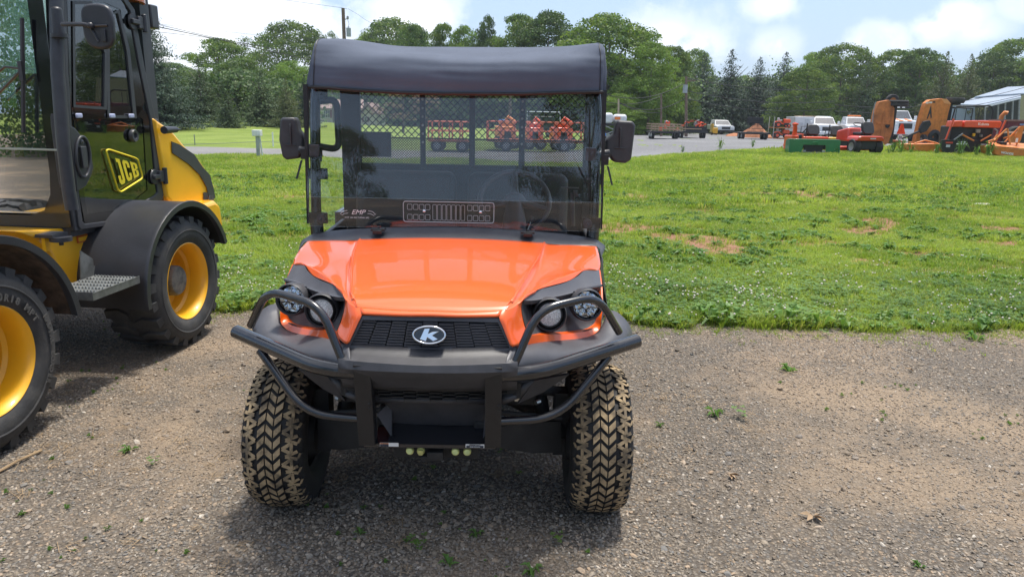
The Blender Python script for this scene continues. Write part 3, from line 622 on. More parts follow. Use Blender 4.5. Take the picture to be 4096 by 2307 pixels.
# trees to the right of and behind the camera: the loader's glass and the windshield mirror them
for i, (x, y, h, w_, k, lb) in enumerate([(24, 2, 5.6, 8, ('fine', 0), 'leafy tree off to the right mirrored in the loader door'), (29, 9, 6.2, 9, ('fine', 0), 'dark tree off to the right mirrored in the loader door'), (34, 19, 6.5, 9, ('mid', 1), 'far tree off to the right mirrored in the loader door'), (24, -8, 7, 9, ('fine', 0), 'large tree off to the right behind the camera'),
        (-4.6, -13, 5.2, 3.8, ('fine', 0), 'leafy tree behind the camera mirrored in the left of the windshield'), (2.3, -13, 7.2, 4.4, ('fine', 0), 'drooping tree behind the camera mirrored in the right of the windshield'), (11, -14, 12, 9, ('spruce', 0), 'spruce behind the camera on the right'), (-16, -14, 12, 10, ('fine', 0), 'tree behind the camera on the left')]):
    t = thing('broadleaf_tree' if k[0] != 'spruce' else 'spruce_tree', lb, 'tree', (x, y, float(T(x, y))), i, 'trees around the yard beyond the picture', (w_, w_, h)); part('crown', CR[k], None, t); part('trunk', TRK[i % 3], None, t)
# undergrowth joining the crowns down to the ground
def growth(name, pts, h, m, n, leaf, lab):
    rg = np.random.default_rng(len(pts)+n); P_ = np.array(pts); seg = rg.integers(0, len(P_)-1, n); t = rg.random(n)[:, None]
    c = P_[seg]*(1-t)+P_[seg+1]*t; c = c+rg.normal(0, 1.6, (n, 2)); hh = h*(.45+.8*fbm(c[:, 0]*.22, c[:, 1]*.22, 12, 4)); z = T(c[:, 0], c[:, 1])+hh*np.sqrt(rg.random(n))
    C = np.stack([c[:, 0], c[:, 1], z], 1); Nn = unit(np.stack([rg.normal(0, .6, n), -.7+rg.normal(0, .4, n), .6+rg.normal(0, .5, n)], 1))
    o = link(bpy.data.objects.new(name, qmesh(name, quads(C, Nn, leaf*rg.uniform(.5, 1.3, n), rg), m))); o['kind'] = 'stuff'; o['label'] = lab; o['category'] = 'undergrowth'; return o
def line(pxs, Y): return [tuple(gx(p, y)[:2]) for p, y in zip(pxs, Y)]
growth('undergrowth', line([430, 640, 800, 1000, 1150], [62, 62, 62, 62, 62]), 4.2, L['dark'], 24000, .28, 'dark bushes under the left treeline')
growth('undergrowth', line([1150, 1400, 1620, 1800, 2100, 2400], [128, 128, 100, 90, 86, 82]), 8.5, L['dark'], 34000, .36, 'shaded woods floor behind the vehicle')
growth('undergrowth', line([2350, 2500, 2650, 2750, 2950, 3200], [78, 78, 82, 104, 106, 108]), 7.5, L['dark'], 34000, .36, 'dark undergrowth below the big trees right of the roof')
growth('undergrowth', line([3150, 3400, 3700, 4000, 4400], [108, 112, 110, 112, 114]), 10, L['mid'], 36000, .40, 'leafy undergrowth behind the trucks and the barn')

# ------------------------------------------------------------------ the orange utility vehicle
orange = mat('orange_paint', (.84, .115, .008), .32, coat=.75, var=.03, scale=3, coatr=.03)
plastic = mat('black_plastic', (.048, .048, .054), .46, var=.15, scale=20, bump=.12, bscale=900, dirt=(.085, .08, .078), dlo=.64, dhi=.9, dscale=5)
plastic2 = mat('grey_black_plastic', (.078, .078, .088), .42, var=.1, scale=10, bump=.10, bscale=1200)
gloss = mat('black_powder_coat', (.010, .011, .015), .25, coat=.8, var=.1, scale=12, coatr=.15)
matte = mat('matte_black_steel', (.014, .014, .016), .45, var=.2, scale=30, bump=.15, bscale=500, dirt=(.12, .10, .08), dlo=.66, dhi=.85, dscale=18)
under = mat('underbody_black', (.016, .016, .017), .7, var=.3, scale=14, dirt=(.09, .075, .06), dlo=.55, dhi=.8, dscale=7)
rubber = mat('tyre_rubber', (.018, .018, .019), .72, var=.2, scale=12, dirt=(.075, .062, .048), dlo=.5, dhi=.85, dscale=9)
treadm = mat('dusty_tread', (.13, .10, .066), .9, var=.35, scale=40, dirt=(.42, .31, .18), dlo=.37, dhi=.62, dscale=14)
chrome = mat('chrome', (.82, .83, .85), .07, metal=1.0, var=.02)
steel = mat('zinc_steel', (.55, .55, .52), .35, metal=1.0, var=.2, scale=30)
zinc_y = mat('yellow_zinc', (.62, .66, .28), .35, metal=.6, var=.15, scale=40)
fabric = mat('roof_fabric', (.098, .115, .155), .85, spec=.25, var=.08, scale=5, bump=.25, bscale=700)
clear = glassmat('clear_windshield', (.90, .915, .925), refl=1.1, haze=.010)
lensm = glassmat('lamp_lens', (.93, .95, .96), refl=1.4)
glow = mat('pane_edge', (.45, .50, .52), .2, var=.02)
white = mat('white_print', (.80, .80, .80), .6, var=.02)
VX, VY, VYAW = -0.266, 2.68, radians(-0.4)
def V(px, py, y):
    """a point in the vehicle's own frame: on the sight line, y metres behind the front axle"""
    d = ray(px, py); n = np.array([sin(VYAW), cos(VYAW), 0]); o_ = np.array([VX, VY, 0]); t_ = ((o_+n*y-CAM)@n)/(d@n); p = CAM+d*t_
    dx, dy = p[0]-VX, p[1]-VY; c, s = cos(VYAW), sin(VYAW); return Vector((dx*c-dy*s, dx*s+dy*c, p[2]))
def Vc(py, y): p = V(1740+55*max(0, y), py, y); p.x = 0; return p
U = thing('utility_vehicle', 'orange utility vehicle with black bull bar and black soft roof parked on gravel', 'utility vehicle', (VX, VY, 0), -VYAW)

# wheels
def tyre_parts(R0=.279, hw=.108, lug=.011):
    def rad(u): return R0-.028*abs(u)**4
    def tp(u, th, h): r = rad(u)+h; return Vector((u*hw, -r*cos(th), r*sin(th)))
    c = MB(); us = np.linspace(-1, 1, 17); prof = [(.150, -.085), (.162, -.102), (.200, -.118), (rad(-1)-.012, -.113)]+[(rad(u), u*hw) for u in us]+[(rad(1)-.012, .113), (.200, .118), (.162, .102), (.150, .085)]
    c.lathe(prof, ax=(1, 0, 0), seg=60)
    t = MB(); circ = 2*pi*(R0+lug)
    def blk(poly, h=lug):
        b = [tp(u, s, -.002) for u, s in poly]; a = [tp(u+(.02 if u < np.mean([q[0] for q in poly]) else -.02)*.4, s, h) for u, s in poly]; n = len(poly)
        t.cur = 1; t.add(b+a, [(i, (i+1) % n, n+(i+1) % n, n+i) for i in range(n)]); t.cur = 0; t.add(a, [tuple(range(n-1, -1, -1)), ])
    NC, NS = 44, 30; dp = 2*pi/NC
    for k in range(NC):
        th = k*dp
        for ci, uc in enumerate((-.27, 0.0, .27)):
            sg = -1 if ci == 1 else 1; w_ = .122; sl = dp*.29*sg; hh = dp*.31
            blk([(uc-w_, th-sl-hh), (uc+w_, th+sl-hh), (uc+w_, th+sl+hh), (uc-w_, th-sl+hh)])
    ds = 2*pi/NS
    for sd_ in (-1, 1):
        for k in range(NS):
            th = k*ds+(0 if sd_ > 0 else ds/2)
            def q(u, s): return (sd_*u, th+s*ds)
            def bar(a, b_, w0):
                (u0, s0), (u1, s1) = a, b_; du, dsn = (u1-u0)*hw, (s1-s0)*ds*R0; l = sqrt(du*du+dsn*dsn); nu, ns = -dsn/l*w0/hw, du/l*w0/(ds*R0)
                blk([q(u0-nu, s0-ns), q(u1-nu, s1-ns), q(u1+nu, s1+ns), q(u0+nu, s0+ns)][::sd_])
            bar((.44, -.02), (.74, .30), .0060); bar((.74, .32), (.74, -.34), .0060); bar((.74, -.32), (.44, -.02), .0060)
            bar((.55, .50), (.93, .24), .0062); bar((.55, .50), (.93, .76), .0062); bar((.93, .28), (1.0, .60), .0045)
    return c, t
tc_, tt_ = tyre_parts(); tyre_me = tc_.mesh('tyre', rubber, 50); tread_me = tt_.mesh('tread', [treadm, rubber], 20)
rim = MB(); rim.lathe([(.152, -.088), (.145, -.08), (.140, -.02), (.120, .0), (.05, .02), (.045, .035), (.0, .035)], seg=28); rim.lathe([(.152, .088), (.140, .08), (.138, -.02)], seg=28)
rim_me = rim.mesh('wheel', under, 40)
for x, y, z, s in ((-.606, 0, .286, 0), (.610, 0, .284, 1), (-.60, 1.93, .290, 2), (.60, 1.93, .290, 3)):
    w = part('wheel', rim_me, None, U); w.location = (x, y, z); w.rotation_euler = (.3*s, 0, radians(1.0) if s == 0 else 0)
    part('tyre', tyre_me, None, w); part('tread', tread_me, None, w)

# hood shell (left half traced, right half mirrored)
def half(rows, nu=4, nv=4, both=True):
    mb = MB(); mb.grid(surf([[Vector(p) if len(p) == 3 and isinstance(p, Vector) else V(*p) for p in r] for r in rows], nu, nv))
    if both: mb.mirror()
    return mb
def whole(rows, nu=4, nv=4):   # rows run from the centre line outwards; the other half is mirrored before smoothing
    R = [[Vector(p) if len(p) == 3 and isinstance(p, Vector) else V(*p) for p in r] for r in rows]
    R = [[Vector((-p.x, p.y, p.z)) for p in r[:0:-1]]+r for r in R]; mb = MB(); mb.grid(surf(R, nu, nv)); return mb
def part_lr(name, mb, m, parent, **k):
    r = MB(); r.v = [(-x, y, z) for x, y, z in mb.v]; r.f = [tuple(reversed(q)) for q in mb.f]; r.mi = list(mb.mi); part(name, mb, m, parent, **k); part(name, r, m, parent, **k)
H = [
 [Vc(951, .50), V(1620, 951, .50), V(1462, 956, .50), V(1441, 954, .50), V(1420, 961, .50), V(1330, 961, .50), V(1231, 963, .50)],
 [Vc(1010, .20), V(1600, 1010, .20), V(1437, 1013, .20), V(1417, 1004, .21), V(1396, 1018, .22), V(1300, 1010, .28), V(1196, 1003, .34)],
 [Vc(1075, -.04), V(1590, 1074, -.04), V(1428, 1077, -.04), V(1407, 1064, -.03), V(1386, 1083, .0), V(1290, 1060, .09), V(1173, 1053, .20)],
 [Vc(1138, -.22), V(1588, 1137, -.22), V(1427, 1138, -.22), V(1405, 1123, -.21), V(1384, 1138, -.18), V(1295, 1095, -.06), V(1212, 1053, .13)],
 [Vc(1190, -.33), V(1588, 1188, -.33), V(1429, 1182, -.32), V(1408, 1166, -.30), V(1386, 1170, -.27), V(1325, 1125, -.15), V(1250, 1100, -.01)],
 [Vc(1222, -.38), V(1588, 1220, -.38), V(1433, 1210, -.37), V(1413, 1198, -.35), V(1392, 1188, -.32), V(1360, 1157, -.24), V(1330, 1137, -.17)],
 [Vc(1242, -.40), V(1588, 1240, -.40), V(1440, 1229, -.39), V(1421, 1222, -.38), V(1397, 1209, -.355), V(1383, 1187, -.32), V(1376, 1166, -.28)]]
hood = whole(H, 10, 10)
F6 = H[6]
half_b = [[F6[0], F6[1], F6[2]], [Vc(1253, -.418), V(1595, 1252, -.418), V(1443, 1243, -.405)], [Vc(1265, -.422), V(1600, 1264, -.422), V(1447, 1257, -.412)], [Vc(1268, -.405), V(1602, 1267, -.405), V(1449, 1260, -.395)]]
hb = whole(half_b, 10, 3); hood.add(hb.v, hb.f)
pil = [[F6[2], F6[3], F6[4], F6[5], F6[6]],
 [V(1447, 1257, -.412), V(1426, 1262, -.412), V(1403, 1260, -.395), V(1387, 1240, -.362), V(1380, 1215, -.325)],
 [V(1427, 1302, -.425), V(1409, 1308, -.425), V(1391, 1311, -.408), V(1375, 1298, -.375), V(1366, 1278, -.345)],
 [V(1396, 1370, -.442), V(1384, 1374, -.442), V(1371, 1368, -.425), V(1354, 1350, -.388), V(1346, 1328, -.355)]]
hp = half(pil, 10, 6); hood.add(hp.v, hp.f)
part('hood', hood, orange, U, smooth_=60, solid=.006)
inn = [(1173, 1055, .195), (1150, 1120, .10), (1135, 1190, .02), (1129, 1247, -.035), (1137, 1281, -.052), (1170, 1302, -.09), (1232, 1316, -.18), (1295, 1321, -.27), (1347, 1327, -.345)]
out = [(1169, 1057, .195), (1144, 1121, .10), (1128, 1191, .02), (1121, 1251, -.045), (1127, 1297, -.066), (1167, 1328, -.11), (1230, 1341, -.20), (1300, 1352, -.29), (1358, 1366, -.365)]
tr = MB(); A = crom([V(*p) for p in inn], 4); B_ = crom([V(*p) for p in out], 4)
tr.grid([[a+Vector((.01, .03, 0)) for a in A], A, B_, [b+Vector((-.004, .045, -.004)) for b in B_]]); part_lr('headlight_surround', tr, orange, U, smooth_=50)

# headlight pods
top_b = [(1173, 1057, .19), (1212, 1055, .125), (1231, 1084, .035), (1266, 1113, -.065), (1316, 1134, -.155), (1357, 1151, -.225), (1376, 1170, -.28), (1379, 1200, -.31), (1371, 1252, -.335), (1347, 1322, -.35)]
pod = MB()   # back wall of the recess
def VV(l): return [V(*p) for p in l]
rec = [VV([(1175, 1062, .24), (1232, 1090, .12), (1316, 1140, -.06), (1374, 1172, -.17)]),
       VV([(1150, 1130, .17), (1225, 1160, .06), (1310, 1190, -.10), (1374, 1215, -.22)]),
       VV([(1133, 1200, .09), (1220, 1230, -.03), (1300, 1255, -.16), (1366, 1262, -.27)]),
       VV([(1132, 1262, .02), (1205, 1295, -.08), (1285, 1308, -.20), (1352, 1310, -.31)]),
       VV([(1138, 1285, -.045), (1205, 1312, -.135), (1285, 1322, -.25), (1345, 1326, -.335)])]
pod.grid(surf(rec, 4, 4))
a_ = crom(VV([(1374, 1172, -.17), (1374, 1215, -.22), (1366, 1262, -.27), (1352, 1310, -.31)]), 3); b__ = crom(VV([(1377, 1168, -.28), (1380, 1212, -.32), (1369, 1262, -.34), (1348, 1322, -.35)]), 3); pod.grid([a_, b__])
part_lr('headlight_recess', pod, plastic, U, smooth_=50)
br = MB()    # brow
b1 = crom(VV([(1173, 1057, .19), (1212, 1055, .125), (1231, 1084, .035), (1266, 1113, -.065), (1316, 1134, -.155), (1357, 1151, -.225), (1377, 1178, -.29)]), 4)
b2 = crom(VV([(1150, 1105, .10), (1185, 1100, .06), (1222, 1127, -.03), (1262, 1152, -.11), (1312, 1166, -.19), (1350, 1178, -.25), (1376, 1186, -.30)]), 4)
b3 = crom(VV([(1140, 1128, .045), (1172, 1122, .02), (1216, 1146, -.06), (1258, 1163, -.135), (1308, 1178, -.215), (1346, 1187, -.27), (1375, 1189, -.305)]), 4)
b4 = [p+Vector((0, .012, -.016)) for p in b3]; b5 = [p+Vector((0, .06, -.006)) for p in b4]
br.grid([b1, b2, b3, b4, b5]); lip = crom(VV([(1140, 1118, .06), (1152, 1122, .045), (1200, 1136, -.03), (1222, 1150, -.08)]), 4)
br.tube(lip, .006, 6); part_lr('headlight_brow', br, plastic2, U, smooth_=50)
def lamp(c, r, kind, sgn):
    c = Vector((c.x*(-sgn), c.y, c.z)); ax = Vector((-.18*(-sgn) if kind else -.05*(-sgn), -1, .12)).normalized()
    bz = MB(); bz.lathe([(r*.86, -.03), (r*.88, .006), (r*.94, .016), (r, .010), (r*1.02, -.02), (r*.95, -.05)], c, ax, 32)
    h = part('headlight', bz, plastic, U, smooth_=50)
    rf = MB()
    if kind:
        rf.lathe([(r*.88, .0), (r*.80, -.008), (r*.78, -.016), (0, -.018)], c, ax, 28)
        u_ = ax.cross(Vector((0, 0, 1))).normalized(); w_ = u_.cross(ax)
        for k in range(7):
            a = k*pi/3; cc = c+ax*(-.010)+((u_*cos(a)+w_*sin(a))*r*.52 if k < 6 else Vector((0, 0, 0)))
            rf.lathe([(r*.25, .010), (r*.17, .0), (r*.06, -.006), (0, -.004)], cc, ax, 14); rf.lathe([(r*.25, .010), (r*.27, -.004)], cc, ax, 14)
        part('reflector', rf, chrome, h, smooth_=50)
        ln = MB(); ln.lathe([(r*.88, .004), (r*.6, .012), (r*.3, .015), (0, .016)], c, ax, 24); part('lens', ln, lensm, h)
    else:
        rf.lathe([(r*.70, .004), (r*.5, .009), (r*.25, .012), (0, .013)], c, ax, 28); part('lens', rf, mat('frosted_lens', (.85, .86, .85), .35, metal=.1, var=.5, scale=260, bump=.6, bscale=400), h, smooth_=60)
        rg = MB(); rg.lathe([(r*.66, .004), (r*.72, .012), (r*.82, .006), (r*.86, -.01)], c, ax, 28); part('inner_bezel', rg, matte, h, smooth_=50)
for sgn in (1, -1):
    lamp(V(1167, 1197, -.105), .0600, 1, sgn); lamp(V(1288, 1241, -.235), .060, 0, sgn)

# grille
g = MB()
def gq(u, v, dy=0):   # u -1..1 across, v 0 top..1 bottom
    hwid = .232+(.286-.232)*v; return Vector((u*hwid, -.418-.030*v+.10*(u*hwid)**2*2+dy, .885-(.108*v)))
P0 = [gq(-1, 0), gq(1, 0), gq(1, .95), gq(.27, 1.10), gq(.22, .97), gq(-.22, .97), gq(-.27, 1.10), gq(-1, .95)]
ins = [gq(-.92, .12, .012), gq(.92, .12, .012), gq(.93, .88, .012), gq(.30, 1.0, .012), gq(.25, .88, .012), gq(-.25, .88, .012), gq(-.30, 1.0, .012), gq(-.93, .88, .012)]
for i in range(8): j = (i+1) % 8; g.add([P0[i], P0[j], ins[j]+Vector((0, -.012, 0)), ins[i]+Vector((0, -.012, 0))], [(0, 1, 2, 3)]); g.add([ins[i]+Vector((0, -.012, 0)), ins[j]+Vector((0, -.012, 0)), ins[j]+Vector((0, .03, 0)), ins[i]+Vector((0, .03, 0))], [(0, 1, 2, 3)])
gf = part('grille_frame', g, plastic2, U, smooth_=20)
gm = MB(); gm.add([gq(-1, .05, .03), gq(1, .05, .03), gq(1, 1.0, .03), gq(-1, 1.0, .03)], [(0, 1, 2, 3)]); gm.cur = 1
NR, NCc = 10, 9
for r_ in range(NR):
    v = .13+.80*(r_+.5)/NR
    for c in range(NCc):
        u0 = -.94+1.88*(c+.04)/NCc; u1 = -.94+1.88*(c+.96)/NCc; vo_ = (.5 if c % 2 else 0)*.80/NR
        if v+vo_ > .93: continue
        a, b_ = gq(u0, v+vo_, .010), gq(u1, v+vo_, .010); gm.prism([a, b_, b_+Vector((0, 0, -.0040)), a+Vector((0, 0, -.0040))], (0, .012, .003))
        m1 = gq(u0-.004, v+vo_, .012); gm.prism([m1, m1+Vector((.004, 0, 0)), m1+Vector((.004, 0, -.0065)), m1+Vector((0, 0, -.0065))], (0, .01, 0))
part('grille_mesh', gm, [under, plastic2], gf, smooth_=0)
# emblem: chrome oval ring with a slanted letter in it
em = MB(); ec = Vector((0, -.447, .836)); tilt = Matrix.Rotation(radians(-16), 3, 'X')
def ep(x, z, d=0): return ec+tilt @ Vector((x, -d, z))
ring = [ep(.0515*cos(a), .0275*sin(a), .010) for a in np.linspace(0, 2*pi, 41)[:-1]]; em.tube(ring, .0034, 8, closed=True)
bk = MB(); bk.prism([ep(.0545*cos(a), .0300*sin(a), .004) for a in np.linspace(0, 2*pi, 41)[:-1]], tilt @ Vector((0, .02, 0)))
e1 = part('emblem', bk, mat('emblem_black', (.006, .006, .008), .15, coat=1), U, smooth_=30); part('emblem_ring', em, chrome, e1, smooth_=60)
k_ = MB()
for poly in ([(-.031, -.018), (-.016, .025), (.002, .027), (-.004, .004), (.012, .013), (.034, .016), (.010, -.002), (.030, -.017), (.014, -.025), (-.006, -.010), (-.010, -.026)],):
    k_.prism([ep(x*.95, z*.78, .011) for x, z in poly], tilt @ Vector((0, .006, 0)))
part('emblem_letter', k_, chrome, e1, bevel=.0012, smooth_=20)

# cowl, bumper cover, skirts
cw = [[Vc(906, .62), V(1600, 909, .62), V(1450, 914, .62), V(1348, 921, .62), V(1258, 934, .62), V(1225, 950, .62)],
      [Vc(915, .585), V(1600, 918, .585), V(1450, 923, .585), V(1345, 932, .585), V(1248, 944, .585), V(1205, 965, .57)],
      [Vc(948, .508), V(1600, 949, .508), V(1450, 954, .508), V(1340, 958, .508), V(1236, 959, .508), V(1194, 1000, .40)],
      [Vc(953, .495), V(1600, 954, .495), V(1450, 959, .495), V(1340, 964, .495), V(1231, 966, .495), V(1190, 1010, .36)]]
co = whole(cw, 4, 3); part('cowl', co, plastic, U, smooth_=50, solid=.004)
for s in (-1, 1):
    lid = MB(); lid.box((s*.335, .545, Vc(925, .56).z+.006), (.062, .05, .010)); lid.box((s*.335, .515, Vc(936, .53).z+.006), (.04, .018, .016)); lid.cyl((s*.335, .55, Vc(925, .56).z+.008), (s*.335, .55, Vc(925, .56).z+.016), .007)
    part('windshield_hinge', lid, matte, U, bevel=.002)
fl_ = [[(1112, 1216, .05), (1126, 1298, -.05), (1169, 1331, -.11), (1231, 1344, -.2), (1300, 1355, -.29), (1362, 1372, -.375), (1396, 1382, -.425)],
       [(1072, 1226, .03), (1100, 1312, -.09), (1160, 1352, -.17), (1230, 1369, -.27), (1300, 1384, -.36), (1360, 1398, -.42), (1400, 1402, -.46)],
       [(1030, 1262, .01), (1060, 1327, -.12), (1128, 1374, -.22), (1220, 1406, -.33), (1310, 1420, -.41), (1365, 1430, -.455), (1402, 1432, -.49)],
       [(1010, 1302, .00), (1038, 1357, -.13), (1118, 1410, -.24), (1220, 1444, -.345), (1315, 1458, -.42), (1365, 1462, -.465), (1402, 1462, -.50)],
       [(1016, 1322, .03), (1046, 1374, -.11), (1124, 1425, -.22), (1225, 1462, -.32), (1320, 1484, -.39), (1365, 1492, -.43), (1402, 1500, -.46)]]
sk = half(fl_, 3, 3, False); part_lr('fender_skirt', sk, plastic2, U, smooth_=40, solid=.004)
cc = MB(); rows = []
for z, y in ((.786, -.440), (.772, -.455), (.762, -.485), (.755, -.520), (.738, -.528), (.70, -.505), (.672, -.478), (.655, -.470)):
    rows.append([Vector((x, y+.35*x*x, z+(.006 if z > .75 else 0)*abs(x)/.3)) for x in np.linspace(-.285, .285, 15)])
cc.grid(rows); part('bumper_cover', cc, plastic, U, smooth_=35, solid=.004)
lg = MB(); f_ = [(-.345, .668), (.345, .668), (.30, .612), (.235, .592), (-.235, .592), (-.30, .612)]; f2 = [(-.31, .664), (.31, .664), (.275, .624), (.225, .612), (-.225, .612), (-.275, .624)]
def lp(p, dy=0): return Vector((p[0], -.455+.5*p[0]**2+dy, p[1]))
for i in range(6): j = (i+1) % 6; lg.add([lp(f_[i]), lp(f_[j]), lp(f2[j]), lp(f2[i])], [(0, 1, 2, 3)]); lg.add([lp(f2[i]), lp(f2[j]), lp(f2[j], .025), lp(f2[i], .025)], [(0, 1, 2, 3)]); lg.add([lp(f_[i]), lp(f_[j]), lp(f_[j], .05)+Vector((0, 0, -.01)), lp(f_[i], .05)+Vector((0, 0, -.01))], [(0, 1, 2, 3)])
for s in (-1, 1): lg.prism([Vector((s*.345, -.40, .668)), Vector((s*.47, -.30, .655)), Vector((s*.38, -.33, .60)), Vector((s*.29, -.40, .585))], (0, .02, 0))
lgf = part('lower_grille_frame', lg, plastic, U, smooth_=30, solid=.003)
lm = MB()
for r_ in range(4):
    for c in range(14):
        x0 = -.30+.6*c/14+.002; z = .657-.0125*r_-(.006 if c % 2 else 0)
        if abs(x0+.02) > .28 and r_ > 1: continue
        y = -.445+.5*(x0+.02)**2; lm.box((x0+.019, y, z), (.037, .012, .0035)); lm.box((x0-.001, y, z-.003), (.003, .01, .008))
lm.box((0, -.415, .638), (.60, .004, .055)); part('lower_grille_mesh', lm, under, lgf, smooth_=0)

# bull bar
bt = MB(); tip, bend = V(924, 1320, -.20), V(1308, 1490, -.475); tip2, bend2 = Vector((.716, -.20, .750)), Vector((.331, -.475, .716)); tip = Vector((-.716, -.20, .757)); bend = Vector((-.331, -.475, .716))
bt.tube(fillet([tip, bend, bend2, tip2], .12, 8), .0250, 18)
bar = part('bull_bar', bt, gloss, U, smooth_=50)
for s in (-1, 1):
    hb_ = MB(); pts = [V(1003, 1302, -.265), V(1068, 1158, -.345), V(1282, 1222, -.44), V(1374, 1452, -.478)]; pts = [Vector((-s*-p.x*-1 if False else s*abs(p.x), p.y, p.z)) for p in pts]
    hb_.tube(fillet(pts, .075, 7), .0138, 12); part('headlight_hoop', hb_, gloss, bar, smooth_=50)
    lo_ = MB(); pts = [V(1040, 1400, -.285), V(1222, 1655, -.39), V(1440, 1682, -.43)]; pts = [Vector((s*abs(p.x), p.y, p.z)) for p in pts]; pts[2].x = s*.19; pts[2].z = pts[1].z
    lo_.tube(fillet(pts, .10, 7), .0150, 12); part('lower_hoop', lo_, gloss, bar, smooth_=50)
    up_ = MB(); x = s*.209; yb, yt = -.462, -.512
    for xa, xb, ya, yb_ in ((x-.027, x+.027, 0, .005), (x-.027, x-.022, .005, .05), (x+.022, x+.027, .005, .05)):
        P_ = [Vector((xa, yt+ya, .752)), Vector((xb, yt+ya, .752)), Vector((xb, yb+ya, .452)), Vector((xa, yb+ya, .452))]
        if ya: P_ = [Vector((xa, yt+ya, .757)), Vector((xa, yb+ya, .452)), Vector((xa, yb+yb_, .452)), Vector((xa, yt+yb_, .762))]; up_.prism(P_, (.005, 0, 0))
        else: up_.prism(P_, (0, .005, 0))
    for zz in (.615, .60): up_.cyl((x+.018, -.493, zz), (x+.018, -.497, zz), .004)
    part('upright_channel', up_, matte, bar, bevel=.0015)
sp_ = MB(); sp_.prism([Vector((-.19, -.455, .455)), Vector((.19, -.455, .455)), Vector((.19, -.34, .462)), Vector((.18, -.30, .50)), Vector((-.18, -.30, .50)), Vector((-.19, -.34, .462))], (0, 0, -.006)); sp_.box((0, -.455, .452), (.44, .006, .012))
spp = part('skid_plate', sp_, gloss, U, smooth_=30)
for x, n in ((-.135, 0), (.150, 1)):
    d_ = MB(); d_.box((x, -.4605, .4570), (.062, .001, .013)); o = part('warning_decal' if n == 0 else 'notice_decal', d_, mat('decal_white', (.75, .75, .73), .5), U, smooth_=0); 
    o2 = MB()
    if n == 0: o2.box((x-.016, -.4614, .4610), (.028, .001, .004)); part('decal_heading', o2, mat('decal_orange', (.85, .25, .03), .5), o, smooth_=0); o3 = MB(); o3.box((x-.016, -.4614, .4545), (.028, .001, .007)); part('decal_block', o3, mat('decal_black', (.02, .03, .05), .5), o, smooth_=0); text('decal_text', 'WARNING', .0048, matte, o, (x-.016, -.4622, .4610), (pi/2, 0, 0))
    else: o3 = MB(); o3.box((x, -.4614, .4550), (.057, .001, .0078)); part('decal_block', o3, MATS['decal_black'], o, smooth_=0); text('decal_text', 'IMPORTANT', .0055, matte, o, (x, -.4622, .4612), (pi/2, 0, 0), sx=1.2); text('decal_text', 'READ MANUAL', .0042, white, o, (x, -.4622, .4550), (pi/2, 0, 0), sx=1.2)
ht = MB(); ht.bb(-.13, .16, -.41, -.33, .385, .447); ht.bb(-.035, .035, -.43, -.35, .38, .40); ht.box((.015, -.42, .405), (.055, .04, .03))
hk = part('hitch_bracket', ht, under, U, bevel=.003)
for x in (-.072, -.035, .082, .122): b_ = MB(); b_.cyl((x, -.432, .416+(.004 if abs(x) > .07 else -.002)), (x, -.416, .416), .0115, seg=6); b_.cyl((x, -.424, .416), (x, -.412, .416), .0135, seg=14); part('bolt', b_, zinc_y, hk, bevel=.001)
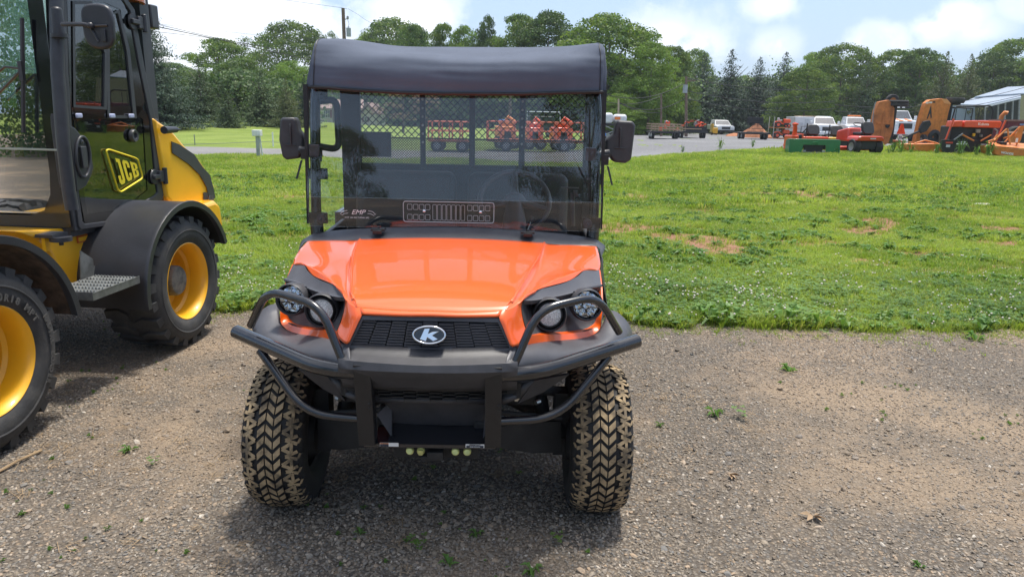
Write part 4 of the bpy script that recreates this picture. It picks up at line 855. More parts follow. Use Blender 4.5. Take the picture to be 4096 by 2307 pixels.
# nose below the grille, frame rails, arms, floor
nz = MB(); nz.prism([Vector((-.165, -.40, .60)), Vector((.19, -.40, .60)), Vector((.175, -.34, .47)), Vector((-.15, -.34, .47))], (0, .12, 0)); part('lower_nose', nz, plastic, U, bevel=.01)
for s in (-1, 1):
    w_ = MB(); w_.prism([Vector((s*.20+.02, -.43, .55)), Vector((s*.155+.02, -.41, .46)), Vector((s*.16+.02, -.36, .57))], (0, .01, 0)); part('nose_ear', w_, plastic2, U)
ch = MB(); ch.bb(-.20, -.14, -.36, 2.2, .42, .50); ch.bb(.14, .20, -.36, 2.2, .42, .50); ch.bb(-.20, .20, -.30, -.24, .40, .52); ch.bb(-.12, .12, -.2, .25, .30, .50); ch.bb(-.18, .18, .3, 1.9, .30, .60); part('chassis', ch, under, U, bevel=.01)
for s in (-1, 1):
    ar = MB(); ar.tube([(s*.17, -.20, .40), (s*.33, -.12, .375), (s*.48, -.02, .315)], [.030, .036, .036], 8, sx=1.0); ar.tube([(s*.17, .22, .40), (s*.48, .02, .315)], .026, 8)
    ar.prism([Vector((s*.20, -.24, .425)), Vector((s*.46, -.12, .40)), Vector((s*.47, -.12, .27)), Vector((s*.36, -.16, .285)), Vector((s*.22, -.22, .335))], (0, .03, 0)); part('lower_arm', ar, under, U, smooth_=50)
    ua = MB(); ua.tube([(s*.20, -.14, .53), (s*.36, -.08, .51), (s*.46, .0, .47)], [.02, .018, .02], 8); ua.tube([(s*.20, .16, .53), (s*.46, .0, .47)], .016, 8); ua.bb(s*.24, s*.36, -.17, -.10, .485, .54); part('upper_arm', ua, under, U, smooth_=50)
    ti = MB(); ti.tube([(s*.12, -.24, .485), (s*.20, -.24, .485)], .017, 10); ti.tube([(s*.20, -.24, .485), (s*.46, -.14, .42)], .010, 8); part('tie_rod', ti, steel if False else under, U, smooth_=50)
    sh = MB(); sh.tube([(s*.40, .05, .36), (s*.33, .10, .72)], .03, 12); part('shock_absorber', sh, under, U)
    bl = MB(); bl.cyl((s*.29, -.185, .515), (s*.29, -.172, .515), .012, seg=6); part('bolt', bl, steel, U); bl = MB(); bl.cyl((s*.36, -.185, .50), (s*.375, -.17, .50), .009, seg=8); part('bolt', bl, steel, U)
    kn = MB(); kn.lathe([(.0, -.02), (.09, -.01), (.11, .03), (.11, .06)], (s*.50, 0, .286), (s, 0, 0), 20); kn.bb(s*.44, s*.50, -.04, .04, .22, .48); part('wheel_hub', kn, under, U, smooth_=40)
    sp2 = MB(); sp2.prism([Vector((s*.665, .42, .93)), Vector((s*.675, 1.30, .95)), Vector((s*.675, 1.30, .36)), Vector((s*.66, .48, .36)), Vector((s*.655, .36, .55)), Vector((s*.655, .25, .74))], (-s*.03, 0, 0)); part('side_panel', sp2, plastic, U, bevel=.008)
    hd = MB(); hd.box((s*.685, .62, .80), (.012, .10, .06)); part('side_handle', hd, plastic2, U, bevel=.004)
    sc_ = MB(); sc_.prism([Vector((s*.66, .50, .40)), Vector((s*.66, 1.32, .40)), Vector((s*.60, 1.32, .36)), Vector((s*.60, .50, .36))], (0, 0, .03)); part('sill', sc_, plastic, U)
    ib = MB(); ib.grid([[V(1112, 1216, .05)*1.0, V(1173, 1057, .22)], [Vector((-.62, .40, .70)), Vector((-.655, .40, .93))]]) if s == -1 else ib.grid([[Vector((-V(1112, 1216, .05).x, .05, V(1112, 1216, .05).z)), Vector((-V(1173, 1057, .22).x, .22, V(1173, 1057, .22).z))], [Vector((.62, .40, .70)), Vector((.655, .40, .93))]])
    part('body_side', ib, plastic, U)
bx = MB(); bx.bb(-.60, .60, .45, 1.32, .40, .44); bx.bb(-.58, .58, .44, .50, .44, .95); part('floor', bx, under, U)
bd = MB(); bd.bb(-.74, .74, 1.42, 1.46, .62, .97); bd.bb(-.74, -.71, 1.46, 2.5, .62, .97); bd.bb(.71, .74, 1.46, 2.5, .62, .97); bd.bb(-.74, .74, 2.47, 2.5, .62, .97); bd.bb(-.74, .74, 1.42, 2.5, .60, .63); part('cargo_bed', bd, gloss, U, bevel=.006)

# cab: posts, screen, seats, wheel
PB, PT = .665, .735
for s in (-1, 1):
    po = MB(); xb = .640; pts = [Vector((s*xb, PB, .955)), Vector((s*.648, PB+.02, 1.12)), Vector((s*.640, PT-.01, 1.60)), Vector((s*.62, PT+.06, 1.76)), Vector((s*.60, 1.0, 1.78)), Vector((s*.60, 1.38, 1.76))]
    po.tube(fillet(pts, .08, 5), .0235, 14); po.tube([(s*.645, PB+.045, 1.30), (s*.644, PB+.055, 1.36)], .0275, 14); po.tube([(s*.641, PB, .95), (s*.645, PB+.008, 1.02)], .030, 14)
    rp_ = part('roof_post', po, gloss, U, smooth_=50)
    st_ = MB(); st_.prism([Vector((s*.675, .66, 1.64)), Vector((s*.655, .66, 1.64)), Vector((s*.676, .64, 1.02)), Vector((s*.682, .64, 1.02))], (0, .02, 0)); st_.box((s*.683, .66, 1.335), (.028, .025, .045)); st_.prism([Vector((s*.69, .65, 1.31)), Vector((s*.70, .65, 1.305)), Vector((s*.72, .63, 1.225)), Vector((s*.712, .63, 1.225))], (0, .006, 0)); part('roof_strap', st_, matte, U)
    for z in (1.60, 1.245, 1.045):
        k = MB(); yy = PB-.035+(z-1.0)*.16; k.box((s*.632, yy+.022, z), (.085, .014, .050)); part('clamp_plate', k, matte, U, bevel=.003)
        k = MB(); k.cyl((s*.612, yy-.012, z), (s*.612, yy+.018, z), .021, seg=18); k.cyl((s*.612, yy-.020, z), (s*.612, yy-.010, z), .006, seg=8); part('clamp_knob', k, plastic, U, bevel=.003)
gh = MB(); gh.tube(fillet([V(1278, 405, .72), V(1346, 398, .74), V(1357, 600, .74), V(1278, 586, .70)], .12, 7), .0155, 12); part('grab_handle', gh, plastic, U, smooth_=50)
def pane(name, x0, x1, y0, z0, y1, z1, th=.005, m=clear):
    mb = MB(); n = Vector((0, z1-z0, -(y1-y0))).normalized()*th
    P_ = [Vector((x0, y0, z0)), Vector((x1, y0, z0)), Vector((x1, y1, z1)), Vector((x0, y1, z1))]; mb.cur = 0; mb.prism(P_, n)
    for i in range(4): mb.mi[i] = 1
    return part(name, mb, [m, glow], U, smooth_=0)
pane('upper_windshield_pane', -.672, .672, .632, 1.140, .692, 1.632)
lw = pane('lower_windshield_pane', -.668, .672, .622, V(1800, 912, .62).z-.004, .624, 1.146)
vf = MB(); yv = .616
def rrect(x0, x1, z0, z1, r=.006, t=.0012): return vf.tube(fillet([Vector((x0, yv, z0)), Vector((x1, yv, z0)), Vector((x1, yv, z1)), Vector((x0, yv, z1))], r, 3, True), t, 4, closed=True)
v0, v1 = V(1613, 805, yv), V(1975, 893, yv); rrect(v0.x, v1.x, v1.z, v0.z, .012, .0018)
wv, hv = v1.x-v0.x, v0.z-v1.z
for sgn in (0, 1):
    for c in range(4):
        a = .07+.066*c if not sgn else .93-.066*c
        for r_ in (0, 1): xa = v0.x+wv*a; zc = v1.z+hv*(.72 if r_ else .22); rrect(xa-.0105, xa+.0105, zc-.011, zc+.013, .004, .0009)
for c in range(7): xa = v0.x+wv*(.345+.052*c); rrect(xa-.0085, xa+.0085, v1.z+hv*.10, v1.z+hv*.86, .004, .0009)
part('vent_slider', vf, glow, lw, smooth_=60)
for px, py in ((1697, 845), (1922, 849)): kb = MB(); kb.sphere(V(px, py, .608), .0075, 12, 8); part('vent_knob', kb, chrome, lw, smooth_=80)
q = V(1428, 853, .617); text('maker_lettering', 'EMP', .030, white, lw, (q.x+.004, .616, q.z+.004), (pi/2, 0, 0), sx=1.15, shear=.35, extrude=.0003)
q2 = V(1428, 868, .617); text('approval_lettering', 'DOT 104 AS5 TUFFAK AR2', .0095, white, lw, (q2.x, .616, q2.z-.003), (pi/2, 0, 0), extrude=.0003)
for s in (-1, 1):
    ar_ = MB()
    cx_ = q.x+.004+s*.048; ar_.tube([(cx_-.0, .616, q.z+.012), (cx_+s*.018, .616, q.z+.009), (cx_+s*.033, .616, q.z-.004), (cx_+s*.024, .616, q.z-.009), (cx_+s*.012, .616, q.z-.002), (cx_-s*.004, .616, q.z)], .0008, 4)
    part('maker_scroll', ar_, white, lw)
# rear screen
SY = 1.36; zt, zm, zb = 1.68, V(1800, 556, SY).z, V(1800, 658, SY).z
xl, xr = V(1443, 500, SY).x, V(2338, 500, SY).x
cols = [xl, V(1680, 500, SY).x, V(1703, 500, SY).x, V(1877, 500, SY).x, V(1901, 500, SY).x, V(2076, 500, SY).x, V(2101, 500, SY).x, xr]
sf = MB(); sf.bb(xl-.105, xl, SY-.01, SY+.02, .9, 1.75); sf.bb(xr, xr+.05, SY-.01, SY+.02, .9, 1.75)
for a, b_ in ((1, 2), (3, 4), (5, 6)): sf.bb(cols[a], cols[b_], SY-.008, SY+.004, zb-.02, 1.75)
sf.bb(xl, xr, SY-.006, SY+.004, zt, 1.76); sf.bb(xl-.09, xr+.05, SY-.004, SY+.010, .70, zb)
scr = part('rear_screen_frame', sf, matte, U, bevel=.002)
for a, b_ in ((1, 2), (5, 6)):
    for k in range(8): z = zm-.02+.045*k; hl = MB(); hl.cyl(((cols[a]+cols[b_])/2, SY-.0095, z), ((cols[a]+cols[b_])/2, SY-.0085, z), .007, seg=10); part('frame_hole', hl, mat('daylit_hole', (.35, .36, .33), .9), scr)
def clipbar(mb, x0, x1, z0, z1, c, s, t, y):
    # line x-s*(z)=c clipped to the rectangle
    pts = []
    for z in (z0, z1):
        x = c+s*(z-z0)
        if x < x0: z = z0+(x0-c)/s; x = x0
        if x > x1: z = z0+(x1-c)/s; x = x1
        if z < z0-1e-6 or z > z1+1e-6: return
        pts.append((x, z))
    (xa, za), (xb, zb_) = pts
    if abs(za-zb_) < .004: return
    n = Vector((zb_-za, 0, -(xb-xa))).normalized()*t; mb.prism([Vector((xa, y, za))-n, Vector((xb, y, zb_))-n, Vector((xb, y, zb_))+n, Vector((xa, y, za))+n], (0, .003, 0))
for i in (0, 2, 4, 6):
    x0, x1 = cols[i], cols[i+1]; lat = MB()
    for s in (1, -1):
        p_ = .0385; k0 = int(np.floor((x0-(zt-zm))/p_))-1; 
        for k in range(k0, int((x1+(zt-zm))/p_)+2): clipbar(lat, x0, x1, zm, zt, k*p_, s, .0022, SY)
    lat.bb(x0, x1, SY-.001, SY+.003, zm-.004, zm+.004); part('lattice_panel', lat, matte, scr, smooth_=0)
    pf = MB()
    for s in (1, -1):
        p_ = .0140; k0 = int(np.floor((x0-(zm-zb))/p_))-1
        for k in range(k0, int((x1+(zm-zb))/p_)+2): clipbar(pf, x0, x1, zb, zm, k*p_, s, .0021, SY+.001)
    if i == 0: pf.bb(xl, xl+.165, SY-.012, SY-.004, zb+.035, zm+.03)
    part('perforated_panel', pf, matte, scr, smooth_=0)
seatm = mat('seat_vinyl', (.022, .022, .025), .55, var=.1, bump=.1)
for x0, x1 in ((-.56, -.03), (.03, .56)):
    b_ = MB(); b_.box(((x0+x1)/2, 1.16, 1.00), (x1-x0, .11, .46), M=Matrix.Rotation(radians(-9), 3, 'X')); part('seat_back', b_, seatm, U, bevel=.05, seg=4)
    b_ = MB(); b_.bb(x0, x1, .72, 1.14, .72, .84); part('seat_cushion', b_, seatm, U, bevel=.04, seg=3)
da = MB(); da.bb(-.60, .60, .60, .78, .80, .925); da.sphere((-.05, .70, .925), (.13, .09, .055), 20, 10); part('dashboard', da, plastic, U, bevel=.02)
swc = V(2058, 806, .83); sw = MB(); Rm = Matrix.Rotation(radians(-52), 3, 'X')   # ring leaning towards the seat
def wp(a, r=.168): return swc+Rm @ Vector((r*cos(a), 0, r*sin(a)))
Rm = Matrix.Rotation(radians(-38), 3, 'X')
sw.tube([wp(a) for a in np.linspace(0, 2*pi, 41)[:-1]], .0135, 10, closed=True)
for a in (radians(195), radians(-15), radians(90)): sw.tube([wp(a), wp(a, .05), swc], [.013, .02, .03], 8)
sw.sphere(swc, (.055, .03, .045), 14, 8); part('steering_wheel', sw, plastic2, U, smooth_=60)
cl = MB(); c0 = V(2058, 922, .66); c0.z = .90; cl.tube([c0, c0*.45+swc*.55, swc+Vector((0, -.01, -.01))], [.062, .058, .04], 20); cl.lathe([(.085, 0), (.075, .012), (.062, .016)], c0+Vector((0, 0, .02)), (0, .25, 1), 20); part('steering_column', cl, plastic2, U, smooth_=50)
gs = MB(); gs.tube([V(2108, 925, .68), V(2122, 885, .72)], .004, 8); g1 = part('gear_lever', gs, steel, U); gk = MB(); gk.tube([V(2122, 888, .72), V(2127, 868, .735)], [.010, .013], 10); part('lever_knob', gk, plastic, g1, bevel=.003)
hbk = MB(); hbk.tube([V(2292, 905, .70), V(2290, 770, .72)], .010, 8); hbk.box(V(2280, 752, .72), (.085, .012, .006)); hbk.box(V(2303, 775, .72), (.02, .01, .03)); part('door_latch_post', hbk, steel if False else plastic2, U)

# mirrors
ML = [(1118, 478), (1128, 471), (1172, 470), (1184, 479), (1192, 522), (1212, 543), (1214, 598), (1196, 634), (1145, 640), (1128, 630), (1114, 559)]
MR = [(2471, 482), (2532, 485), (2543, 503), (2526, 640), (2502, 654), (2456, 649), (2421, 602), (2424, 559), (2458, 534), (2464, 497)]
for L_, arm, s in ((ML, [(1195, 600), (1232, 605), (1262, 603)], -1), (MR, [(2440, 612), (2400, 618), (2362, 618)], 1)):
    c = MB(); pts = [V(a, b_, .70) for a, b_ in L_]; c.prism(pts, (0, .07, 0)); mr = part('mirror_shell', c, plastic, U, bevel=.012, seg=4, smooth_=50)
    cen = sum(pts, Vector())/len(pts); g2 = MB(); g2.prism([cen+(p-cen)*.9+Vector((0, .071, 0)) for p in pts], (0, .002, 0)); part('mirror_glass', g2, chrome, mr, smooth_=0)
    rb = MB(); rb.box(cen+Vector((.0, -.004, .012)), (.006, .012, .09)); rb.box(cen+Vector((.0, -.003, -.035)), (.05, .012, .004)); part('mirror_rib', rb, plastic, mr, bevel=.003)
    am = MB(); am.tube([V(a, b_, .70) for a, b_ in arm], [.020, .018, .030], 12); am.box(V(*arm[2], .69), (.05, .06, .06)); part('mirror_arm', am, plastic, U, bevel=.004)

# soft roof
RC = [ # rows from hem up and back; columns left to right
 [(1238, 346, .665), (1262, 346, .655), (1400, 356, .65), (1600, 368, .65), (1820, 372, .65), (2080, 372, .65), (2250, 367, .65), (2392, 366, .655), (2412, 366, .67)],
 [(1239, 300, .668), (1262, 300, .657), (1400, 306, .65), (1600, 312, .65), (1820, 315, .65), (2080, 314, .65), (2250, 312, .65), (2394, 312, .657), (2414, 312, .672)],
 [(1241, 262, .675), (1264, 258, .665), (1400, 262, .662), (1600, 268, .665), (1820, 272, .665), (2080, 270, .665), (2250, 266, .662), (2395, 262, .665), (2417, 262, .68)],
 [(1245, 228, .69), (1266, 218, .685), (1400, 219, .70), (1600, 222, .71), (1820, 236, .72), (2080, 236, .72), (2250, 231, .70), (2395, 225, .685), (2419, 226, .69)],
 [(1256, 186, .72), (1272, 172, .72), (1400, 184, .76), (1600, 206, .88), (1820, 212, .96), (2080, 212, .95), (2250, 206, .84), (2390, 190, .72), (2420, 200, .72)],
 [(1268, 162, .78), (1290, 156, .79), (1400, 161, .84), (1600, 186, 1.12), (1820, 190, 1.2), (2080, 191, 1.18), (2250, 187, 1.0), (2386, 174, .79), (2414, 188, .80)],
 [(1290, 168, 1.0), (1320, 160, 1.0), (1420, 162, 1.05), (1600, 188, 1.30), (1820, 192, 1.4), (2080, 193, 1.4), (2240, 190, 1.25), (2350, 184, 1.0), (2385, 192, 1.0)],
 [(1325, 186, 1.4), (1350, 178, 1.4), (1450, 180, 1.4), (1600, 200, 1.5), (1820, 204, 1.6), (2080, 205, 1.6), (2200, 202, 1.5), (2290, 200, 1.4), (2325, 208, 1.4)]]
S_ = surf([[V(*p) for p in r] for r in RC], 10, 7)
rr = MB(); S2 = []
for i, r in enumerate(S_):
    row = []
    for j, p in enumerate(r):
        f = i/(len(S_)-1); e_ = min(1, min(j, len(r)-1-j)/8); w_ = (fbm(p.x*2.2+5, p.z*26+p.x*1.5, 3, 3)-.5)*.007*e_*(1 if f < .55 else .3)+(fbm(p.x*9, p.z*9+p.y*5, 14, 3)-.5)*.005*e_
        row.append(p+Vector((0, -w_, w_*.4)))
    S2.append(row)
rr.grid(S2)
for k, dx in ((0, -1), (-1, 1)):   # side walls of the roof
    sd_ = [r[k] for r in S2]; bot = [Vector((p.x+dx*.004, max(p.y, .66), 1.632)) for p in sd_]; rr.grid([sd_, [p*.5+q_*.5+Vector((dx*.012, .0, 0)) for p, q_ in zip(sd_, bot)], bot])
rf = part('soft_roof', rr, fabric, U, smooth_=70)
hm = MB(); hem = S2[0]; hm.tube([p+Vector((0, -.002, -.004)) for p in hem], .0075, 8); part('roof_hem', hm, matte, rf)
se = MB()
for k in (9, len(S2[0])-10):
    se = MB(); se.tube([r[k]+Vector((0, -.002, .001)) for r in S2], .0022, 5); part('roof_seam', se, matte, rf)
for y_, z_ in ((1.38, 1.76), (.78, 1.74)): tf = MB(); tf.tube([(-.60, y_, z_), (.60, y_, z_)], .02, 10); part('roof_crossbar', tf, gloss, U)

# ------------------------------------------------------------------ the yellow wheel loader on the left
yellow = mat('yellow_paint', (.92, .47, .014), .35, coat=.6, var=.05, scale=3, dirt=(.45, .26, .06), dlo=.66, dhi=.95, dscale=3.5)
rimy = mat('yellow_rim', (.90, .46, .012), .42, coat=.3, var=.06, scale=5, dirt=(.30, .20, .10), dlo=.60, dhi=.9, dscale=9)
jblack = mat('black_cab_paint', (.045, .046, .053), .40, var=.12, scale=8, bump=.08, bscale=200, dirt=(.10, .10, .11), dlo=.58, dhi=.85, dscale=4)
fend = mat('black_fender', (.036, .037, .043), .40, var=.15, scale=5, bump=.1, bscale=120, dirt=(.13, .13, .13), dlo=.62, dhi=.8, dscale=10)
mud = mat('dried_mud', (.095, .062, .042), .95, var=.5, scale=16, bump=1.0, bscale=30)
jr = mat('loader_tyre', (.040, .041, .044), .75, var=.3, scale=7, bump=.2, bscale=60, dirt=(.10, .095, .085), dlo=.45, dhi=.8, dscale=8)
galv = mat('galvanised_step', (.23, .24, .235), .45, metal=.5, var=.3, scale=12, dirt=(.30, .22, .15), dlo=.6, dhi=.85, dscale=12)
rustp = mat('rusty_black_pipe', (.045, .047, .055), .42, var=.2, scale=9, dirt=(.20, .085, .045), dlo=.66, dhi=.74, dscale=5)
jglass = glassmat('green_cab_glass', (.58, .70, .66), refl=2.6, haze=.035)
jglass2 = glassmat('dark_cab_glass', (.46, .60, .57), refl=2.2, haze=.02)
jdark = mat('dark_interior', (.10, .115, .11), .8, var=.3)
logo_y = mat('logo_yellow', (.78, .62, .02), .5, var=.02)
JO = np.array([-2.10, 4.58, 0]); JA = radians(5.0); jx = np.array([cos(JA), -sin(JA), 0]); jy = np.array([sin(JA), cos(JA), 0])
def J(px, py, xl):
    d = ray(px, py); t_ = ((JO+jx*xl-CAM)@jx)/(d@jx); p = CAM+d*t_-JO; return Vector((p@jx, p@jy, p[2]))
def JY(px, py, yl):
    d = ray(px, py); t_ = ((JO+jy*yl-CAM)@jy)/(d@jy); p = CAM+d*t_-JO; return Vector((p@jx, p@jy, p[2]))
def JL(pts, xl): return [J(a, b_, xl) for a, b_ in pts]
LD = thing('wheel_loader', 'yellow wheel loader with glazed black cab parked left of the orange vehicle', 'wheel loader', tuple(JO), -JA)
def loader_tyre(R_=.430, w_=.160):
    c = MB(); prof = [(.235, w_-.02), (.25, w_+.004), (.30, w_+.020), (.36, w_+.016), (R_-.045, w_+.0), (R_-.028, w_-.02), (R_-.022, 0)]
    prof = [(r, -h) for r, h in prof]+[(r, h) for r, h in prof[::-1][1:]]
    c.lathe(prof, ax=(1, 0, 0), seg=56)
    c.lathe([(.325, w_+.0185), (.332, w_+.0225), (.340, w_+.019)], ax=(1, 0, 0), seg=56)
    t = MB(); Nn = 22; dp = 2*pi/Nn
    def tp(u, th, h):
        r = R_-.024-.006*abs(u)**2; x = u*w_
        if abs(u) > 1: r -= (abs(u)-1)*.20; x = (1+(abs(u)-1)*.12)*w_*np.sign(u)
        return Vector((x+(h*.6*np.sign(u) if abs(u) > 1 else 0), -(r+h*(1 if abs(u) <= 1 else .35))*cos(th), (r+h*(1 if abs(u) <= 1 else .35))*sin(th)))
    for sd_ in (-1, 1):
        for k in range(Nn):
            th0 = k*dp+(dp/2 if sd_ < 0 else 0); L_ = 1.0 if k % 2 else .88
            P_ = [(.04, -.02), (.40, .26), (.72, .10), (1.0, .12), (1.0, .62), (.74, .66), (.42, .74), (.04, .44)]
            b_ = [tp(sd_*u, th0+s*dp, -.004) for u, s in P_]; a = [tp(sd_*(u*.98+.01), th0+(s+(.03 if s < .35 else -.03))*dp, .020) for u, s in P_]; n = len(P_)
            f = [(i, (i+1) % n, n+(i+1) % n, n+i) for i in range(n)]+[tuple(range(n, 2*n))]; f = [q[::-1] for q in f] if sd_ > 0 else f
            t.add(b_+a, f)
            s_ = [(1.0, .12), (1.0, .62), (1.0+.27*L_, .58), (1.0+.27*L_, .18)]
            b_ = [tp(sd_*u, th0+s*dp, -.01) for u, s in s_]; a = [tp(sd_*u, th0+s*dp, .020 if u <= 1 else .010) for u, s in s_]
            t.add(b_+a, [(0, 1, 5, 4), (1, 2, 6, 5), (2, 3, 7, 6), (3, 0, 4, 7), (4, 5, 6, 7)])
    return c, t
c_, t_ = loader_tyre(); jt_me = c_.mesh('tyre', jr, 45); jtr_me = t_.mesh('tread', jr, 25)
rm = MB(); rm.lathe([(.240, .150), (.252, .163), (.246, .166), (.232, .150), (.224, .10), (.222, .05), (.205, .035), (.200, -.02), (.150, -.035), (.10, -.045), (.0, -.045)], ax=(1, 0, 0), seg=48)
rim_j = rm.mesh('wheel', rimy, 40)
hubm = MB(); hubm.lathe([(.100, -.05), (.098, .085), (.088, .100), (.0, .105)], ax=(1, 0, 0), seg=28); hub_me = hubm.mesh('hub', mat('dusty_hub', (.12, .12, .12), .7, var=.4, scale=10, dirt=(.22, .21, .19), dlo=.45, dhi=.6, dscale=10), 40)
nut = MB()
for k in range(8): a = k*pi/4; nut.cyl((-.05, .125*cos(a), .125*sin(a)), (-.025, .125*cos(a), .125*sin(a)), .011, seg=6)
nut_me = nut.mesh('wheel_nuts', galv, 20)
font_pts = '335/80R18 MPT'
def arc_text(txt, r, size, x, a0, m, parent):
    vs_, fs = [], []
    for i, ch in enumerate(txt):
        if ch == ' ': continue
        me = text_mesh(ch, size, bold=.002, extrude=.0012); a = a0-i*size*.78/r; o_ = len(vs_)
        for v in me.vertices:
            # letter up points outwards, reads clockwise seen from +x
            u, w_ = v.co.x, v.co.y+r; vs_.append((x+v.co.z, u*sin(a)+w_*cos(a), w_*sin(a)-u*cos(a)))
        fs += [tuple(o_+k for k in p.vertices) for p in me.polygons]; bpy.data.meshes.remove(me)
    mb = MB(); mb.add([Vector(p) for p in vs_], fs); return part('sidewall_lettering', mb, m, parent, smooth_=0)
for (x, y, z), rz in (((-.165, 0, .432), 0), ((-.165, -1.62, .440), 0), ((-1.55, 0, .432), pi), ((-1.55, -1.62, .440), pi)):
    w = part('wheel', rim_j, None, LD); w.location = (x, y, z); w.rotation_euler = (.1 if y else 0, 0, rz)
    part('tyre', jt_me, None, w); part('tread', jtr_me, None, w); part('hub', hub_me, None, w); part('wheel_nuts', nut_me, None, w)
    if y and not rz: arc_text(font_pts, .283, .044, .184, radians(105), mat('raised_rubber', (.085, .082, .078), .8), w); arc_text('RADIAL LOADER', .365-.03, .034, .1845, radians(15), MATS['raised_rubber'], w)
ax = MB(); ax.tube([(-.25, 0, .432), (-1.4, 0, .432)], .09, 12); ax.tube([(-.25, -1.62, .44), (-1.4, -1.62, .44)], .09, 12); ax.bb(-1.05, -.65, -1.5, .6, .36, .62); part('axle', ax, under, LD)

# body under the cab
bo = MB(); bo.prism(JL([(60, 925), (405, 905), (470, 1000), (455, 1100), (405, 1165), (365, 1180), (290, 1196), (205, 1010), (140, 950)], -.40), (-.95, 0, 0)); part('chassis', bo, yellow, LD, bevel=.012)
fr = MB(); fr.bb(-1.1, -.62, -1.9, -.5, .5, .85); part('front_frame', fr, yellow, LD, bevel=.01)
rb = MB(); p = J(250, 930, -.39); rb.prism(JL([(306, 946), (366, 932), (368, 958), (310, 973)], -.395), (.003, 0, 0)); part('chassis_label', rb, mat('label_red', (.62, .10, .02), .5), LD)
rb2 = MB(); rb2.prism(JL([(313, 951), (361, 939), (363, 955), (315, 967)], -.391), (.0015, 0, 0)); part('label_face', rb2, yellow, LD)
mt = MB(); c = J(243, 955, -.30); mt.cyl(c+Vector((0, 0, -.012)), c+Vector((0, 0, .012)), .055, seg=20); mt.cyl(c+Vector((0, 0, -.035)), c, .012); mt.bb(c.x-.12, c.x+.0, c.y-.06, c.y+.06, c.z+.012, c.z+.03); part('cab_mount', mt, jblack, LD)
sk_ = MB(); sk_.prism(JL([(178, 952), (196, 955), (196, 1000), (186, 1005)], -.36), (-.02, 0, 0)); part('body_bracket', sk_, yellow, LD)
# fenders: arch bands round the wheels
def arch(name, cy, cz, r, a0, a1, x0, x1, th, m, m2, flare=.03, n=22):
    mb = MB(); outer = []; 
    for k in range(n+1):
        a = a0+(a1-a0)*k/n; d = Vector((0, -cos(a), sin(a))); c = Vector((0, cy, cz))
        outer.append([c+d*r+Vector((x0, 0, 0)), c+d*r+Vector((x1-.03, 0, 0)), c+d*(r+.008)+Vector((x1-.01, 0, 0)), c+d*(r+.004)+Vector((x1, 0, 0)), c+d*(r-flare)+Vector((x1, 0, 0)), c+d*(r-flare)+Vector((x1-.015, 0, 0)), c+d*(r-th)+Vector((x1-.04, 0, 0)), c+d*(r-th)+Vector((x0, 0, 0))])
    rows = outer; mb.grid(rows, True); mb.add(rows[0], [tuple(range(7, -1, -1))]); mb.add(rows[-1], [tuple(range(8))])
    nf = len(mb.f)
    if m2 is not None:
        for i in range(n): mb.mi[i*8+6] = 1
    return part(name, mb, [m, m2 or m], LD, smooth_=50)
arch('rear_fender', .0, .43, .515, radians(-6), radians(160), -.42, .035, .02, fend, under)
arch('front_fender', -1.62, .44, .545, radians(84), radians(172), -.42, .035, .022, fend, mud)
fp = MB()   # the fender's front wall, joining the arch to the chassis
ed = [(612, 1148), (608, 1060), (622, 980), (655, 905), (700, 850)]; inn_ = [(385, 1040), (392, 985), (402, 935), (430, 905), (545, 850)]
fp.grid([JL(ed, -.02), [a*.5+b_*.5+Vector((.05, -.03, 0)) for a, b_ in zip(JL(ed, -.02), JL(inn_, -.38))], JL(inn_, -.38)]); part('fender_wall', fp, fend, LD, smooth_=60, solid=.006)
# step
st = MB(); A0 = JL([(318, 1002), (368, 1035), (372, 1062), (568, 1062), (572, 1110), (320, 1120)], -.30); st.prism(A0, (.006, 0, 0)); part('step_plate', st, galv, LD)
tr_ = MB(); q = [J(310, 1142, .02), J(575, 1100, .02)]; yA, yB = -1.02, -.50; z_ = .575
tr_.bb(-.27, .0, -.93, -.52, z_-.004, z_); tr_.bb(-.004, .0, -.93, -.52, z_-.035, z_+.006); tr_.bb(-.27, 0, -.934, -.93, z_-.035, z_+.01); tr_.prism([Vector((-.29, -.93, z_-.03)), Vector((-.05, -.93, z_-.03)), Vector((-.27, -.93, z_+.12)), Vector((-.29, -.93, z_+.19))], (0, .004, 0))
part('step_tread', tr_, galv, LD)
for k in range(6):
    tt = MB(); y = -.90+k*.068; nn_ = 13
    for j in range(nn_): x = -.25+j*.019; tt.prism([Vector((x, y, z_)), Vector((x+.016, y, z_)), Vector((x+.008, y, z_+.014))], (0, .005, 0))
    part('tread_strip', tt, galv, LD)
# engine cover and counterweight
hv = JL([(618, 470), (632, 482), (688, 520), (745, 588), (800, 640), (835, 692), (852, 735), (864, 808), (722, 850), (668, 790)], -.30)
ec_ = MB(); ec_.prism(hv, (-1.05, 0, 0)); part('engine_cover', ec_, yellow, LD, bevel=.05, seg=4, smooth_=50)
sg = MB(); sg.prism(JL([(684, 566), (716, 578), (775, 618), (812, 672), (838, 700), (852, 750), (860, 792), (836, 800), (825, 748), (798, 700), (752, 655), (688, 612)], -.296), (.004, 0, 0)); part('cover_stripe', sg, jblack, LD)
for n_, (a, b_) in (('sticker', (822, 785)),):
    s_ = MB(); s_.prism(JL([(812, 770), (830, 770), (832, 798), (814, 800)], -.294), (.002, 0, 0)); part('dealer_sticker', s_, mat('sticker_dark', (.05, .04, .05), .5), LD)
tm = text('model_number', '406', .055, mat('number_grey', (.10, .10, .11), .5), LD, J(848, 792, -.290)+Vector((.004, -.02, 0)), Euler((pi/2, 0, pi/2)), bold=.001)
